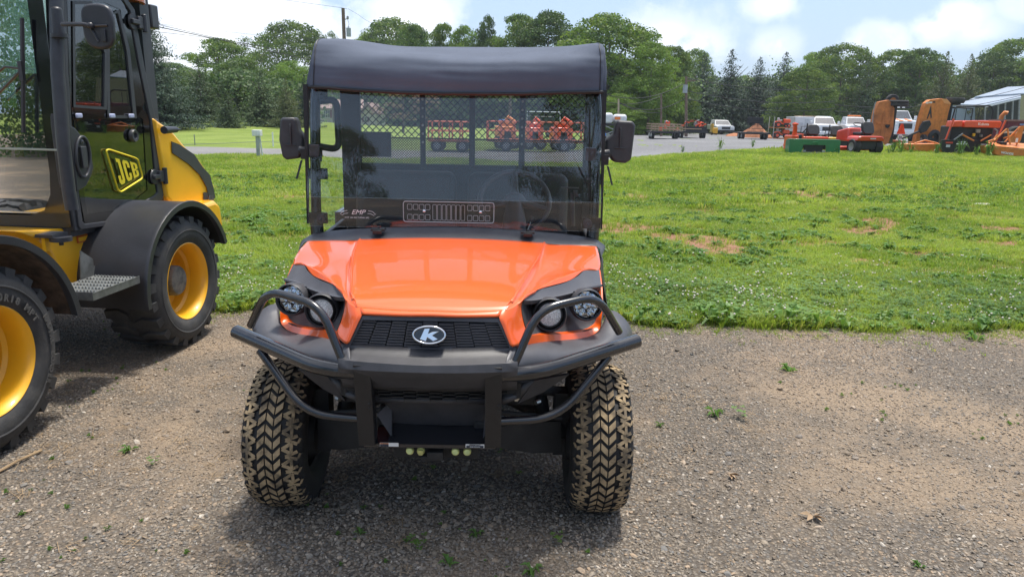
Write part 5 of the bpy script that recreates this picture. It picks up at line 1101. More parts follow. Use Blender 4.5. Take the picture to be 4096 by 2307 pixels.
sp3 = MB(); sp3.prism(JL([(612, 470), (632, 476), (672, 545), (664, 700), (690, 785), (650, 800), (628, 640)], -.33), (-.1, 0, 0)); part('rear_pillar', sp3, mat('grey_pillar', (.075, .075, .08), .6, var=.15), LD, bevel=.01)
cw_ = MB(); cw_.prism(JL([(722, 848), (862, 802), (884, 822), (896, 905), (886, 925), (868, 985), (840, 960), (800, 880)], -.20), (-1.25, 0, 0)); part('counterweight', cw_, yellow, LD, bevel=.03, seg=3)
lv = MB(); a = J(672, 520, -.25); lv.cyl(a+Vector((0, -.05, 0)), a+Vector((.0, .10, .0)), .026, .020); lv.cyl(a+Vector((0, .10, 0)), a+Vector((0, .17, 0)), .012, .002); part('fuel_cap', lv, jblack, LD, bevel=.003)

# cab
XL = -.32
door_o = [(254, -30), (300, -40), (420, -42), (500, -18), (540, 40), (552, 120), (578, 262), (606, 398), (624, 480), (634, 600), (644, 700), (656, 782), (648, 800), (590, 828), (562, 852), (538, 886), (440, 902), (326, 918), (316, 905), (300, 780), (278, 560), (262, 300)]
door_i = [(268, -10), (310, -22), (420, -24), (488, -5), (522, 45), (532, 120), (558, 262), (586, 398), (603, 480), (613, 600), (622, 700), (632, 770), (618, 784), (576, 806), (548, 832), (524, 868), (436, 884), (340, 896), (331, 885), (318, 780), (292, 560), (276, 300)]
def ring_(pts_o, pts_i, xl, th=.035):
    mb = MB(); O = JL(pts_o, xl); I = JL(pts_i, xl); n = len(O); d = Vector((-th, 0, 0)); v = O+I+[p+d for p in O]+[p+d for p in I]; f = []
    for i in range(n):
        j = (i+1) % n; f += [(i, j, n+j, n+i), (2*n+j, 2*n+i, 3*n+i, 3*n+j), (j, i, 2*n+i, 2*n+j), (n+i, n+j, 3*n+j, 3*n+i)]
    mb.add(v, f); return mb
door = part('cab_door', ring_(door_o, door_i, XL), jblack, LD, bevel=.004)
gl_ = MB(); gl_.prism(JL(door_i, XL-.012), (-.005, 0, 0)); part('door_glass', gl_, jglass2, door, smooth_=0)
fm = mat('glass_border_black', (.008, .009, .010), .12, coat=.8, var=.02)
fb = MB()
def band(o_, i_): 
    O = JL(o_, XL-.008); I = JL(i_, XL-.008); n = len(O); fb.add(O+I, [(k, (k+1) % n, n+(k+1) % n, n+k) for k in range(n)])
band([(268, -10), (488, -5), (532, 120), (586, 398), (546, 474), (292, 480), (280, 400)], [(300, 8), (420, 12), (482, 40), (545, 470), (436, 470), (300, 445), (294, 400)])
band([(292, 425), (560, 425), (604, 478), (632, 770), (524, 868), (340, 896), (318, 780)], [(300, 478), (560, 470), (572, 478), (590, 760), (492, 838), (350, 858), (340, 800)])
part('glass_border', fb, fm, door, smooth_=0)
wf = MB()
for o_, i_ in (([(290, 5), (368, 5), (432, 210), (428, 440), (294, 430)], [(300, 18), (358, 18), (420, 215), (417, 428), (303, 420)]), ([(428, 60), (478, 40), (520, 200), (548, 474), (430, 474)], [(438, 68), (472, 52), (508, 205), (534, 462), (441, 462)])):
    O = JL(o_, XL-.002); I = JL(i_, XL-.002); n = len(O); wf.add(O+I+[p+Vector((-.012, 0, 0)) for p in I], [(k, (k+1) % n, n+(k+1) % n, n+k) for k in range(n)]+[(n+k, n+(k+1) % n, 2*n+(k+1) % n, 2*n+k) for k in range(n)])
part('sliding_window_frame', wf, jblack, door, smooth_=0)
for a, b_ in ((316, 463), (449, 464), (526, 464)): k = MB(); k.box(J(a, b_, XL+.006), (.012, .052, .026)); part('window_latch', k, mat('latch_lilac', (.42, .45, .62), .4), door, bevel=.006)
sn = MB(); c = J(535, 543, XL+.005); sn.lathe([(.016, .0), (.020, .012), (.034, .014), (.040, .004), (.040, -.01)], c, (1, 0, 0), 24); sn.lathe([(.016, .0), (0, -.004)], c, (1, 0, 0), 24); part('door_stop', sn, jblack, door, smooth_=50)
dh = MB(); dh.prism(JL([(272, 497), (300, 512), (340, 560), (366, 620), (376, 670), (366, 705), (345, 745), (308, 768), (296, 660), (280, 560)], XL+.012), (-.03, 0, 0)); dp_ = part('door_handle_panel', dh, fend, door, bevel=.006)
dr = MB(); cc_ = J(333, 628, XL+.016); dr.tube([cc_+Vector((0, .060*cos(a)+.010*sin(a), .112*sin(a))) for a in np.linspace(0, 2*pi, 29)[:-1]], .009, 8, closed=True); dr.box(cc_+Vector((.012, -.01, 0)), (.012, .045, .12)); dr.lathe([(.014, 0), (.0, .004)], cc_+Vector((.004, .0, .085)), (1, 0, 0), 12); part('door_handle', dr, jblack, door, bevel=.004, smooth_=50)
# JCB badge on the lower glass
bd_ = MB(); xo = XL+.004; Q = JL([(424, 602), (436, 598), (540, 632), (552, 640), (570, 705), (566, 716), (484, 768), (472, 762)], xo); Q = [p for p in Q]
bd_.tube(fillet(Q, .012, 2, True), .0058, 6, closed=True); badge = part('badge_outline', bd_, logo_y, door, smooth_=60)
# lettering laid on the glass inside the slanting outline
B0, B1, B2, B3 = J(438, 612, xo), J(548, 648, xo), J(562, 706, xo), J(480, 757, xo)
def badge_map(u, w_): return (B3*(1-u)+B2*u)*(1-w_)+(B0*(1-u)+B1*u)*w_
lt = MB()
for poly in ([(.10, 1), (.28, 1), (.28, .12), (.22, 0), (.06, 0), (.0, .10), (.0, .34), (.11, .34), (.11, .16), (.165, .16), (.165, .85), (.10, .85)],
        [(.36, .12), (.42, 0), (.59, 0), (.65, .12), (.65, .36), (.54, .36), (.54, .16), (.475, .16), (.475, .84), (.54, .84), (.54, .64), (.65, .64), (.65, .88), (.59, 1), (.42, 1), (.36, .88)],
        [(.72, 0), (.83, 0), (.83, 1), (.72, 1)], [(.83, 0), (.95, 0), (.90, .15), (.83, .15)], [(.83, .43), (.93, .43), (.93, .57), (.83, .57)], [(.83, .85), (.90, .85), (.95, 1), (.83, 1)],
        [(.90, .15), (.95, 0), (1.01, .10), (1.01, .40), (.97, .47), (.90, .43)], [(.90, .57), (.97, .53), (1.01, .60), (1.01, .90), (.95, 1), (.90, .85)]):
    lt.add([badge_map(.06+.88*u, .09+.80*w_)+Vector((.002, 0, 0)) for u, w_ in poly], [tuple(range(len(poly)))])
part('badge_lettering', lt, logo_y, door, smooth_=0)
for (a, b_) in ((558, 92), (642, 705)):
    hg = MB(); c = J(a, b_, XL+.012); hg.box(c, (.03, .055, .075)); hg.box(c+Vector((.008, -.055, 0)), (.02, .075, .03)); hg.cyl(c+Vector((.012, .035, -.055)), c+Vector((.012, .035, .055)), .016); part('door_hinge', hg, jblack, LD, bevel=.005)
    pl_ = MB(); pl_.lathe([(.05, 0), (.047, .008), (.0, .009)], c+Vector((-.01, -.055, 0)), (1, 0, 0), 18); part('hinge_pad', pl_, jblack, LD)
ap = MB(); ap.tube([J(225, -60, -.27), J(226, 60, -.27), J(232, 300, -.27), J(252, 560, -.27), J(275, 760, -.27), J(288, 838, -.27)], .034, 16); part('front_pillar', ap, rustp, LD, smooth_=60)
ap2 = MB(); ap2.prism(JL([(214, -40), (262, -40), (268, 300), (288, 560), (312, 790), (332, 925), (300, 925), (262, 700), (236, 500), (222, 200)], XL-.01), (-.05, 0, 0)); part('pillar_frame', ap2, jblack, LD, bevel=.006)
pc = MB(); c = J(232, 95, -.24); pc.cyl(c+Vector((0, 0, -.05)), c+Vector((0, 0, .065)), .034, .028); pc.sphere(c+Vector((0, 0, .065)), (.028, .028, .02)); pc.tube([c+Vector((0, 0, -.07)), c+Vector((0, 0, -.05))], .042, 10); part('mirror_clamp', pc, fend, LD, smooth_=50)
# mirror facing rearwards, seen from its back
mo = [(322, 30), (345, 14), (400, 14), (432, 28), (446, 70), (451, 165), (440, 188), (415, 198), (380, 197), (350, 180), (333, 150), (318, 60)]
mp_ = [JY(a, b_, -.78) for a, b_ in mo]; mm = MB(); mm.prism(fillet(mp_, .03, 3, True), (0, .035, 0)); mir = part('mirror_head', mm, fend, LD, bevel=.012, seg=3)
mr2 = MB(); mr2.tube([JY(250, 98, -.70), JY(330, 98, -.80), JY(360, 103, -.795)], .011, 10); mr2.sphere(JY(362, 103, -.80), .016, 10, 6); part('mirror_arm', mr2, jblack, mir)
for a, b_ in (((352, 95), (395, 168)), ((350, 105), (430, 103))):
    rbb = MB(); rbb.tube([JY(*a, -.783), JY(*b_, -.783)], .006, 6); part('mirror_rib', rbb, fend, mir)
rl_ = MB(); rl_.box(JY(415, 143, -.786), (.022, .01, .06)); part('mirror_plate', rl_, fend, mir, bevel=.002)
# windscreen facing the camera
YF = -.57
wl, wr = -1.50, -.36
ws = MB(); a_, b__ = JY(0, 480, YF).z, 2.2
ws.prism([Vector((wr, YF, .93)), Vector((wr, YF, 2.2)), Vector((wl, YF, 2.2)), Vector((wl, YF, .93))], (0, .006, 0)); part('windscreen', ws, jglass, LD, smooth_=0)
wb = MB(); P1 = [Vector((wr+.02, YF-.004, .86)), Vector((wr+.02, YF-.004, 2.22)), Vector((wl-.02, YF-.004, 2.22)), Vector((wl-.02, YF-.004, .86))]
cz = JY(120, 860, YF).z; xa = JY(190, 600, YF).x
arc = [Vector((xa, YF-.004, 2.16)), Vector((xa, YF-.004, cz+.24)), Vector((xa-.012, YF-.004, cz+.12)), Vector((xa-.06, YF-.004, cz+.03)), Vector((xa-.15, YF-.004, cz))]
full = arc+[Vector((wl-wr+0-xa+.0+2*wr if False else wl+(wr-xa)+.15, YF-.004, cz)), Vector((wl+(wr-xa), YF-.004, cz+.12)), Vector((wl+(wr-xa), YF-.004, 2.16))]
outer = [P1[1], Vector((wr+.02, YF-.004, cz+.24)), Vector((wr+.02, YF-.004, cz+.12)), Vector((wr+.02, YF-.004, .90)), P1[0], P1[3], Vector((wl-.02, YF-.004, cz+.12)), P1[2]]
n = 8; wb.add(outer+full, [(k, (k+1) % n, n+(k+1) % n, n+k) for k in range(n)]); part('windscreen_border', wb, fm, LD, smooth_=0, solid=.003)
ml_ = MB(); zl = JY(100, 596, YF).z; ml_.box(((wl+wr)/2, YF-.01, zl), (wr-wl, .01, .010)); part('screen_joint', ml_, mat('sealant', (.38, .42, .36), .6), LD)
wip = MB(); wx = [JY(88, 72, YF-.05), JY(92, 300, YF-.05), JY(94, 530, YF-.05)]; wip.tube(wx, .011, 6); wip.box(JY(86, 285, YF-.06), (.022, .02, .10)); wip.tube([JY(84, 275, YF-.06), JY(20, 268, YF-.07), JY(-60, 330, YF-.05)], .007, 6); wip.tube([JY(82, 285, YF-.06), JY(-30, 400, YF-.05)], .007, 6); part('wiper', wip, jblack, LD)
# roof, rear wall, inside
ro = MB(); ro.bb(-1.56, -.28, -.70, .42, 2.20, 2.36); part('cab_roof', ro, jblack, LD, bevel=.05, seg=3)
rw = MB(); rw.bb(-1.50, -.36, .36, .40, .85, 1.50); rw.bb(-.40, -.34, .30, .40, .85, 2.2); rw.bb(-1.52, -1.46, .30, .40, .85, 2.2); rw.bb(-1.52, -1.46, -.57, -.50, .85, 2.2); rw.bb(-1.5, -1.46, -.5, .3, .85, 1.2); rw.bb(-1.50, -.36, -.56, .40, .80, .86); part('cab_shell', rw, jblack, LD)
rg_ = MB(); rg_.bb(-1.46, -.40, .375, .381, 1.5, 2.2); part('rear_glass', rg_, jglass, LD, smooth_=0)
sg_ = MB(); sg_.bb(-1.495, -1.489, -.5, .3, 1.2, 2.2); part('far_side_glass', sg_, jglass, LD, smooth_=0)
se_ = MB(); se_.box((-.93, -.02, 1.12), (.50, .50, .14)); se_.box((-.93, .22, 1.42), (.50, .12, .60)); part('seat', se_, jdark, LD, bevel=.05, seg=3)
bw = MB()
for k in range(7): bw.tube([(-.93+.19*cos(a), -.02+.19*sin(a), .90+k*.022) for a in np.linspace(0, 2*pi, 17)[:-1]], .014, 6, closed=True)
part('seat_bellows', bw, jdark, LD)
co_ = MB(); co_.tube([(-.93, -.45, .9), (-.93, -.30, 1.32)], .05, 10); co_.tube([(-.93+.19*cos(a), -.30+.17*sin(a)*.8, 1.36+.08*sin(a)) for a in np.linspace(0, 2*pi, 25)[:-1]], .014, 8, closed=True); part('steering_wheel', co_, jblack, LD)
ma = MB(); ma.sphere(J(408, 388, -.75), (.06, .05, .09), 14, 8); part('inside_mirror', ma, mat('mirror_cream', (.55, .58, .38), .25, metal=.3), LD)
bc = MB(); bc.cyl(J(547, 12, -.36), J(547, -60, -.36), .05, .04); part('beacon', bc, mat('amber_lens', (.75, .22, .06), .2, coat=1), LD)
wk = MB(); c = J(575, 68, -.42); wk.box(c, (.16, .09, .15)); part('rear_work_lamp', wk, jblack, LD, bevel=.01)

# ------------------------------------------------------------------ the yard beyond the lawn
kred = mat('machine_orange', (.78, .085, .015), .35, coat=.6, var=.06); worange = mat('mower_orange', (.62, .20, .04), .5, var=.15, dirt=(.30, .10, .03), dlo=.5, dhi=.8, dscale=2)
rusto = mat('rusty_orange', (.50, .17, .045), .75, var=.25, scale=2, dirt=(.22, .09, .04), dlo=.45, dhi=.7, dscale=1.5); green_p = mat('green_paint', (.012, .16, .055), .4, coat=.5, var=.1)
redp = mat('mower_red', (.62, .060, .028), .35, coat=.6, var=.05); yel2 = mat('mower_yellow', (.72, .40, .02), .4, coat=.4, var=.05); maroon = mat('maroon_paint', (.17, .025, .04), .5, var=.2)
trkw = mat('truck_white', (.70, .71, .73), .3, coat=.6, var=.03); blk = mat('yard_black', (.022, .022, .025), .55, var=.25, scale=8); tyb = mat('yard_tyre', (.030, .030, .031), .8, var=.3, scale=9, dirt=(.10, .09, .075), dlo=.5, dhi=.8)
grey = mat('yard_grey', (.30, .31, .32), .5, metal=.3, var=.2); woodm = mat('raw_wood', (.40, .29, .19), .8, var=.3, scale=12); tin = mat('tin_roof', (.34, .39, .46), .38, metal=.4, var=.08)
bluep = mat('blue_paint', (.02, .16, .50), .4, coat=.4, var=.05); wind = mat('dark_window', (.045, .055, .06), .06, coat=1, var=.3, spec=.9); stripe_o = mat('stripe_orange', (.80, .20, .04), .5, var=.02)
cream = mat('cream_siding', (.60, .55, .44), .7, var=.04); shing = mat('pink_shingle', (.30, .21, .19), .85, var=.15, scale=8); siding = mat('blue_siding', (.30, .37, .45), .6, var=.05)
def G(px, Y, dz=0): return gx(px, Y, dz)
def whl(parent, x, y, r, w, axis='x', rimm=None, z=None, name='wheel', so=0):
    d = (1, 0, 0) if axis == 'x' else (0, 1, 0); mb = MB(); mb.lathe([(r*.55, -w/2), (r*.9, -w/2), (r, -w/3), (r, w/3), (r*.9, w/2), (r*.55, w/2)], ax=d, seg=20)
    o = part(name, mb, tyb, parent, smooth_=40); o.location = (x, y, r if z is None else z)
    mb = MB(); mb.lathe([(0, -w*.40), (r*.35, -w*.42), (r*.56, -w*.5), (r*.56, w*.5), (r*.35, w*.42), (0, w*.40)], ax=d, seg=16); part('rim', mb, rimm or grey, o, smooth_=40); return o
def pb(name, m, parent, *boxes, bevel=0, **k):
    mb = MB(); 
    for b_ in boxes: mb.bb(*b_)
    return part(name, mb, m, parent, bevel=bevel, **k)
def pt(name, m, parent, path, r, seg=8): mb = MB(); mb.tube(path, r, seg); return part(name, mb, m, parent, smooth_=50)
def pp(name, m, parent, poly, d, bevel=0): mb = MB(); mb.prism(poly, d); return part(name, mb, m, parent, bevel=bevel)
YG = 'equipment parked along the far edge of the lawn'

# green tiller / dozer blade with its cut-out middle
c = G(3254, 24.2); t = thing('plow_blade', 'green steel blade attachment lying on the grass in front of the mowers', 'blade', c, radians(-3), YG)
w_ = .80; pb('top_beam', green_p, t, (-w_, w_, 0, .30, .42, .48), bevel=.01); pp('blade_panel', green_p, t, [(-w_, .0, .02), (-.40, .0, .02), (-.36, .0, .30), (.36, .0, .30), (.40, .0, .02), (w_, .0, .02), (w_, .0, .44), (-w_, .0, .44)], (0, .03, 0))
for s in (-1, 1): pp('side_plate', green_p, t, [(s*w_, 0, .44), (s*w_, .38, .44), (s*w_, .38, .0), (s*w_, -.04, 0)], (s*.02, 0, 0))
pb('cutting_edge', mat('worn_edge', (.42, .38, .33), .6), t, (-.42, .72, -.03, .0, .0, .03)); pb('hitch_plate', blk, t, (-.30, .30, .05, .12, .02, .34), bevel=.01); pt('hitch_hoop', green_p, t, [(-.09, -.02, .31), (-.07, -.04, .39), (.07, -.04, .39), (.09, -.02, .31)], .012)
pb('shoe', grey, t, (-.24, .24, -.03, .06, .02, .07), (-.36, -.26, -.02, .04, .06, .13), (.26, .36, -.02, .04, .06, .13), bevel=.01)
# orange snow blower
c = G(3176, 25.0); t = thing('snow_blower', 'orange snow blower attachment with upright chute left of the green blade', 'snow blower', c, radians(8), YG)
pb('housing', kred, t, (-.15, .12, 0, .5, .08, .56), bevel=.03); pt('chute', kred, t, [(.05, .2, .5), (.06, .2, .72), (.02, .15, .86), (-.05, .05, .92)], .075, 10); pb('chute_cap', kred, t, (-.11, .05, -.02, .14, .90, .96), bevel=.02); pt('crank_arm', blk, t, [(.15, .2, .45), (.30, .15, .62), (.42, .1, .80)], .02); pb('gearbox', blk, t, (.1, .3, .1, .35, .4, .58), bevel=.02); pb('skid_shoe', kred, t, (.26, .34, .1, .5, .3, .62), bevel=.01)
def seat_(t, x, y, z, w_=.46): 
    mb = MB(); mb.prism([(x+w_/2*sx_*(1 if abs(sz_) > .6 or 1 else 1), y-.04+.08*sz_, z+.20+.20*sz_) for sx_, sz_ in ((-.72, -1), (.72, -1), (.95, -.6), (1, .2), (.92, .75), (.6, 1), (-.6, 1), (-.92, .75), (-1, .2), (-.95, -.6))], (0, .10, -.01)); part('seat_back', mb, blk, t, bevel=.03, seg=3); mb = MB(); mb.box((x, y-.0+.25, z), (w_, .45, .10)); part('seat_cushion', mb, blk, t, bevel=.04, seg=3)
# seen from behind: seat back nearest, then wheel and hood away from the camera
def ztr(px, Y, label, col, rz):
    c = G(px, Y); t = thing('zero_turn_mower', label, 'lawn mower', c, rz, YG, (1, 1, .86)); pb('rear_deck', col, t, (-.46, .46, -.05, .45, .50, .60), bevel=.04, seg=3); pb('engine', blk, t, (-.34, .34, -.02, .5, .24, .50), bevel=.03)
    seat_(t, 0, .25, .68); 
    for s in (-1, 1): whl(t, s*.46, .30, .27, .24, rimm=blk); whl(t, s*.36, 1.45, .14, .10, rimm=col); pt('control_lever', blk, t, [(s*.30, .55, .6), (s*.28, .60, .98), (s*.10, .62, 1.0)], .014)
    pb('mowing_deck', col, t, (-.60, .60, .70, 1.25, .14, .26), bevel=.03); pt('roll_hoop', blk, t, [(-.34, .05, .5), (-.34, .02, 1.12)], .022); pt('tail_lamp', mat('lamp_red', (.5, .02, .02), .3), t, [(-.40, -.06, .55), (-.30, -.06, .55)], .02); return t
ztr(3256, 26.0, 'red zero-turn mower behind the green blade, its black seat showing', kred, radians(4))
ztr(3346, 27.0, 'yellow zero-turn mower between the green blade and the red lawn tractor', yel2, radians(-4))
c = G(3470, 24.5); t = thing('lawn_tractor', 'red riding lawn tractor seen from behind with black seat and turf tyres', 'lawn tractor', c, radians(10), YG)
mb = MB(); mb.prism([(-.50, -.08, .44), (.50, -.08, .44), (.46, -.10, .56), (.36, -.10, .60), (-.36, -.10, .60), (-.46, -.10, .56)], (0, .62, 0)); part('fender', mb, redp, t, bevel=.03, seg=3); seat_(t, .04, .22, .66, .44); pb('rear_axle', blk, t, (-.28, .28, .0, .4, .16, .44), bevel=.02); pp('hood', redp, t, [(-.26, .75, .40), (-.26, 1.5, .40), (-.24, 1.5, .74), (-.24, .85, .86)], (.50, 0, 0), .05); pt('steering_wheel', blk, t, [(.02+.17*cos(a), .72+.10*sin(a), .96+.06*sin(a)) for a in np.linspace(0, 6.28, 17)], .016, 6)
for s in (-1, 1): whl(t, s*.40, .18, .25, .24, rimm=grey); whl(t, s*.36, 1.25, .18, .15, rimm=grey)
mb = MB(); mb.bb(-.72, .52, .55, 1.05, .10, .24); part('mowing_deck', mb, redp, t, bevel=.04); pb('fender_badge', mat('badge_pale', (.6, .55, .6), .5), t, (-.04, .16, -.104, -.10, .50, .54))

# folded batwing mowers, wings up
def wing(px, Y, label, poly, d, m, rz=0, mark=False):
    c = G(px, Y); t = thing('folding_mower', label, 'rotary mower', c, rz, YG, (1, 1, 1.13)); k = Y/2900.0
    P_ = [((a-px)*k, 0, (563-b_)*k) for a, b_ in poly]; P_ = [(x, 0, z) for x, _, z in P_]; pp('raised_wing', m, t, P_, d, .01); return t, P_, k
t, P_, k = wing(3515, 40, 'rusty orange mower wing folded upright behind the red lawn tractor', [(3475, 560), (3478, 500), (3484, 440), (3495, 412), (3530, 405), (3556, 432), (3562, 500), (3552, 548), (3530, 562)], (0, .35, 0), rusto)
ch_ = MB()
for i in range(28): z = 2.05-i*.06; ch_.box((-.52-.03*sin(i*.2)-.0, -.03, z-.0), (.035, .05, .05)); 
part('chain_guard', ch_, grey, t, smooth_=0); pb('rib', rusto, t, (-.30, .46, -.05, 0, 1.05, 1.12), (-.02, .04, -.05, 0, .35, 1.6), bevel=.01); mb = MB(); mb.lathe([(.0, .0), (.11, .0), (.12, .03)], (.30, -.01, 1.0), (0, -1, 0), 14); part('blade_hub', mb, blk, t)
pb('mast', blk, t, (.60, .76, .1, .25, .2, 2.0), bevel=.01); pp('slow_vehicle_triangle', mat('signal_red', (.85, .07, .015), .4), t, [(.80, -.1, .62), (1.28, -.1, .62), (1.10, -.1, 1.10), (.98, -.1, 1.10)], (0, .01, 0)); mb = MB(); mb.cyl((1.03, -.1, .46), (1.03, -.09, .46), .15, seg=22); dsc = part('speed_disc', mb, white, t); text('speed_number', '20', .17, blk, t, (1.03, -.105, .46), (pi/2, 0, 0), bold=.004)
pb('drawbar', rusto, t, (-.4, 1.3, .2, .8, .15, .32), (.9, 1.2, -.1, .3, .22, .30), bevel=.02)
for x in (-.1, .4): 
    pass
whl(t, .55, .35, .36, .22, 'z' if False else 'y', z=2.1, rimm=rusto); 
mb = MB(); 
for z in (1.98, 2.10): mb.lathe([(.2, -.07), (.55, -.08), (.60, -.04), (.60, .04), (.55, .08), (.2, .07)], (.80, .35, z), (0, 0, 1), 24)
part('stacked_tyres', mb, tyb, t, smooth_=40)
t, P_, k = wing(3720, 39, 'clean orange mower wing folded upright with a dark arrow mark', [(3657, 550), (3664, 470), (3676, 410), (3692, 398), (3735, 393), (3752, 396), (3774, 412), (3770, 440), (3766, 548)], (0, .35, 0), worange, mark=True)
pp('arrow_mark', blk, t, [(-.42, -.01, 1.38), (-.30, -.01, 1.98), (-.16, -.01, 1.42), (-.22, -.01, 1.40), (-.29, -.01, 1.62), (-.37, -.01, 1.36)], (0, -.004, 0)); pb('wing_lettering', mat('faded_print', (.75, .70, .62), .6), t, (-.58, -.44, -.006, -.002, 2.04, 2.12), (-.41, -.26, -.006, -.002, 2.06, 2.13)); pb('wing_number', blk, t, (-.23, -.10, -.006, -.002, 2.08, 2.15))
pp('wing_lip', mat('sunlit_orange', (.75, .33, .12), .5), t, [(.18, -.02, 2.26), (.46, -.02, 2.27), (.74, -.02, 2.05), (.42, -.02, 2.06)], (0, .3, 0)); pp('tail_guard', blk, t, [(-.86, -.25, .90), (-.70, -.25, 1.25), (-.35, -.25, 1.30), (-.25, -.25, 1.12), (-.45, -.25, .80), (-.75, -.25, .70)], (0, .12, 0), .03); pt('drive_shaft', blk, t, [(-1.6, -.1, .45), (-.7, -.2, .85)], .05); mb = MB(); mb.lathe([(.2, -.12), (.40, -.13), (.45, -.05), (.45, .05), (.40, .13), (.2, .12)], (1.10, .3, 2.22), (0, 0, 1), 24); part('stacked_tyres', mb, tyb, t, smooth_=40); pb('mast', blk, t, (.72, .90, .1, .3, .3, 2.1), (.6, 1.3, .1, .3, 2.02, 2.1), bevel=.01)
pb('drawbar', worange, t, (-.9, .8, .1, .6, .12, .30), bevel=.02)
for x in (-.5, .5): whl(t, x+.0, -.1, .33, .22)
mb = MB(); mb.lathe([(.05, 0), (.3, .02), (.34, .1), (.2, .14)], (-.0, -.12, .55), (0, -1, 0), 16); part('gearbox_hub', mb, blk, t)
c = G(3692, 26.2); t = thing('mower_deck', 'orange mower deck lying low in the weeds left of the black blade', 'mower deck', c, radians(-4), YG); pp('deck', worange, t, [(-.72, 0, .30), (.72, 0, .34), (.72, 0, .02), (-.20, 0, .08), (-.60, 0, .10)], (0, .6, 0), .02); pt('lift_arm', worange, t, [(-.3, .1, .32), (.1, .2, .44), (.5, .1, .34)], .03)

# black utility vehicle with a cage, behind
c = G(3858, 38.5); t = thing('black_utility_vehicle', 'black utility vehicle with tubular cage standing behind the orange-hooded implement', 'utility vehicle', c, radians(-6), YG, (1, 1, 1.18))
k = 38.5/2900
def cg(a, b_, y=0): return ((a-3858)*k, y, (560-b_)*k)
pt('cage', blk, t, fillet([cg(3790, 490), cg(3800, 422), cg(3928, 418), cg(3940, 432), cg(3938, 492)], .12, 3), .035); pt('cage', blk, t, fillet([cg(3815, 490, 1.1), cg(3818, 424, 1.1), cg(3905, 426, 1.1), cg(3902, 492, 1.1)], .12, 3), .03)
for a in (3812, 3848, 3872, 3896): pt('cage_bar', blk, t, [cg(a, 426, .2), cg(a, 476, .2)], .018)
pp('cargo_box', blk, t, [cg(3812, 474), cg(3936, 474), cg(3934, 494), cg(3814, 496)], (0, 1.2, 0), .02); pb('body', blk, t, (-.75, .85, .1, 2.2, .35, .95), bevel=.05); pb('cab_side', siding, t, (-.62, -.50, .3, .4, .9, 1.75))
for s in (-1, 1):
    for y in (.4, 2.0): whl(t, s*.7, y, .32, .28)
# orange-hooded implement
c = G(3884, 25.6); t = thing('tractor_implement', 'bright orange hood with white lettering between two slanted orange posts above a black blade', 'implement', c, radians(-2), YG); k = 26.2/2900
def cg(a, b_, y=0): return ((a-3884)*k, y, (620-b_)*k)
pp('hood', kred, t, [cg(3845, 494), cg(3975, 493), cg(3980, 500), cg(3976, 518), cg(3842, 519), cg(3841, 500)], (0, .5, 0), .02); pp('hood_side', kred, t, [cg(3803, 496), cg(3834, 494), cg(3834, 517), cg(3800, 518)], (0, .5, 0), .02); text('hood_lettering', 'Kubota', .125, mat('pale_print', (.80, .72, .66), .6), t, (cg(3910, 506)[0], -.03, cg(3910, 506)[2]), (pi/2, 0, 0), bold=.003)
for a, b_ in (((3795, 488), (3777, 566)), ((3988, 490), (3964, 568))): pt('post', kred, t, [cg(*a, -.05), cg(*b_, -.05)], .032)
pb('engine', blk, t, (-.72, .72, .15, .9, .40, .95), bevel=.05); pt('exhaust', grey, t, [cg(3955, 522, -.0), cg(3968, 530, 0), cg(3966, 550, 0)], .03); pb('valve_block', mat('valve_metal', (.35, .33, .30), .5, metal=.5), t, (.08, .22, .05, .15, .74, .86), (.25, .32, .05, .15, .60, .68), (-.45, -.3, .0, .15, .62, .66), bevel=.01); pb('yellow_tag', yel2, t, (-.02, .05, .03, .10, .62, .72))
for a, b_ in (((3835, 545), (3880, 568)), ((3945, 545), (3905, 568)), ((3810, 566), (3835, 542))): pt('lift_arm', worange if a[0] != 3810 else grey, t, [cg(*a, -.02), cg(*b_, -.1)], .028)
pp('front_blade', blk, t, [cg(3768, 566), cg(3978, 566), cg(3984, 590), cg(3972, 616), cg(3782, 616), cg(3764, 590)], (0, .10, 0), .01); pb('blade_stripe', white, t, (cg(3822, 0)[0], cg(3862, 0)[0], -.012, -.004, cg(0, 583)[2], cg(0, 579)[2]), (cg(3915, 0)[0], cg(3960, 0)[0], -.012, -.004, cg(0, 583)[2], cg(0, 579)[2])); pb('blade_sticker', mat('decal_white2', (.6, .62, .66), .5), t, (cg(3838, 0)[0], cg(3855, 0)[0], -.012, -.004, cg(0, 577)[2], cg(0, 571)[2]), (cg(3785, 0)[0], cg(3800, 0)[0], -.012, -.004, cg(0, 594)[2], cg(0, 585)[2])); pb('red_sticker', redp, t, (cg(3782, 0)[0], cg(3808, 0)[0], -.014, -.006, cg(0, 580)[2], cg(0, 574)[2]))
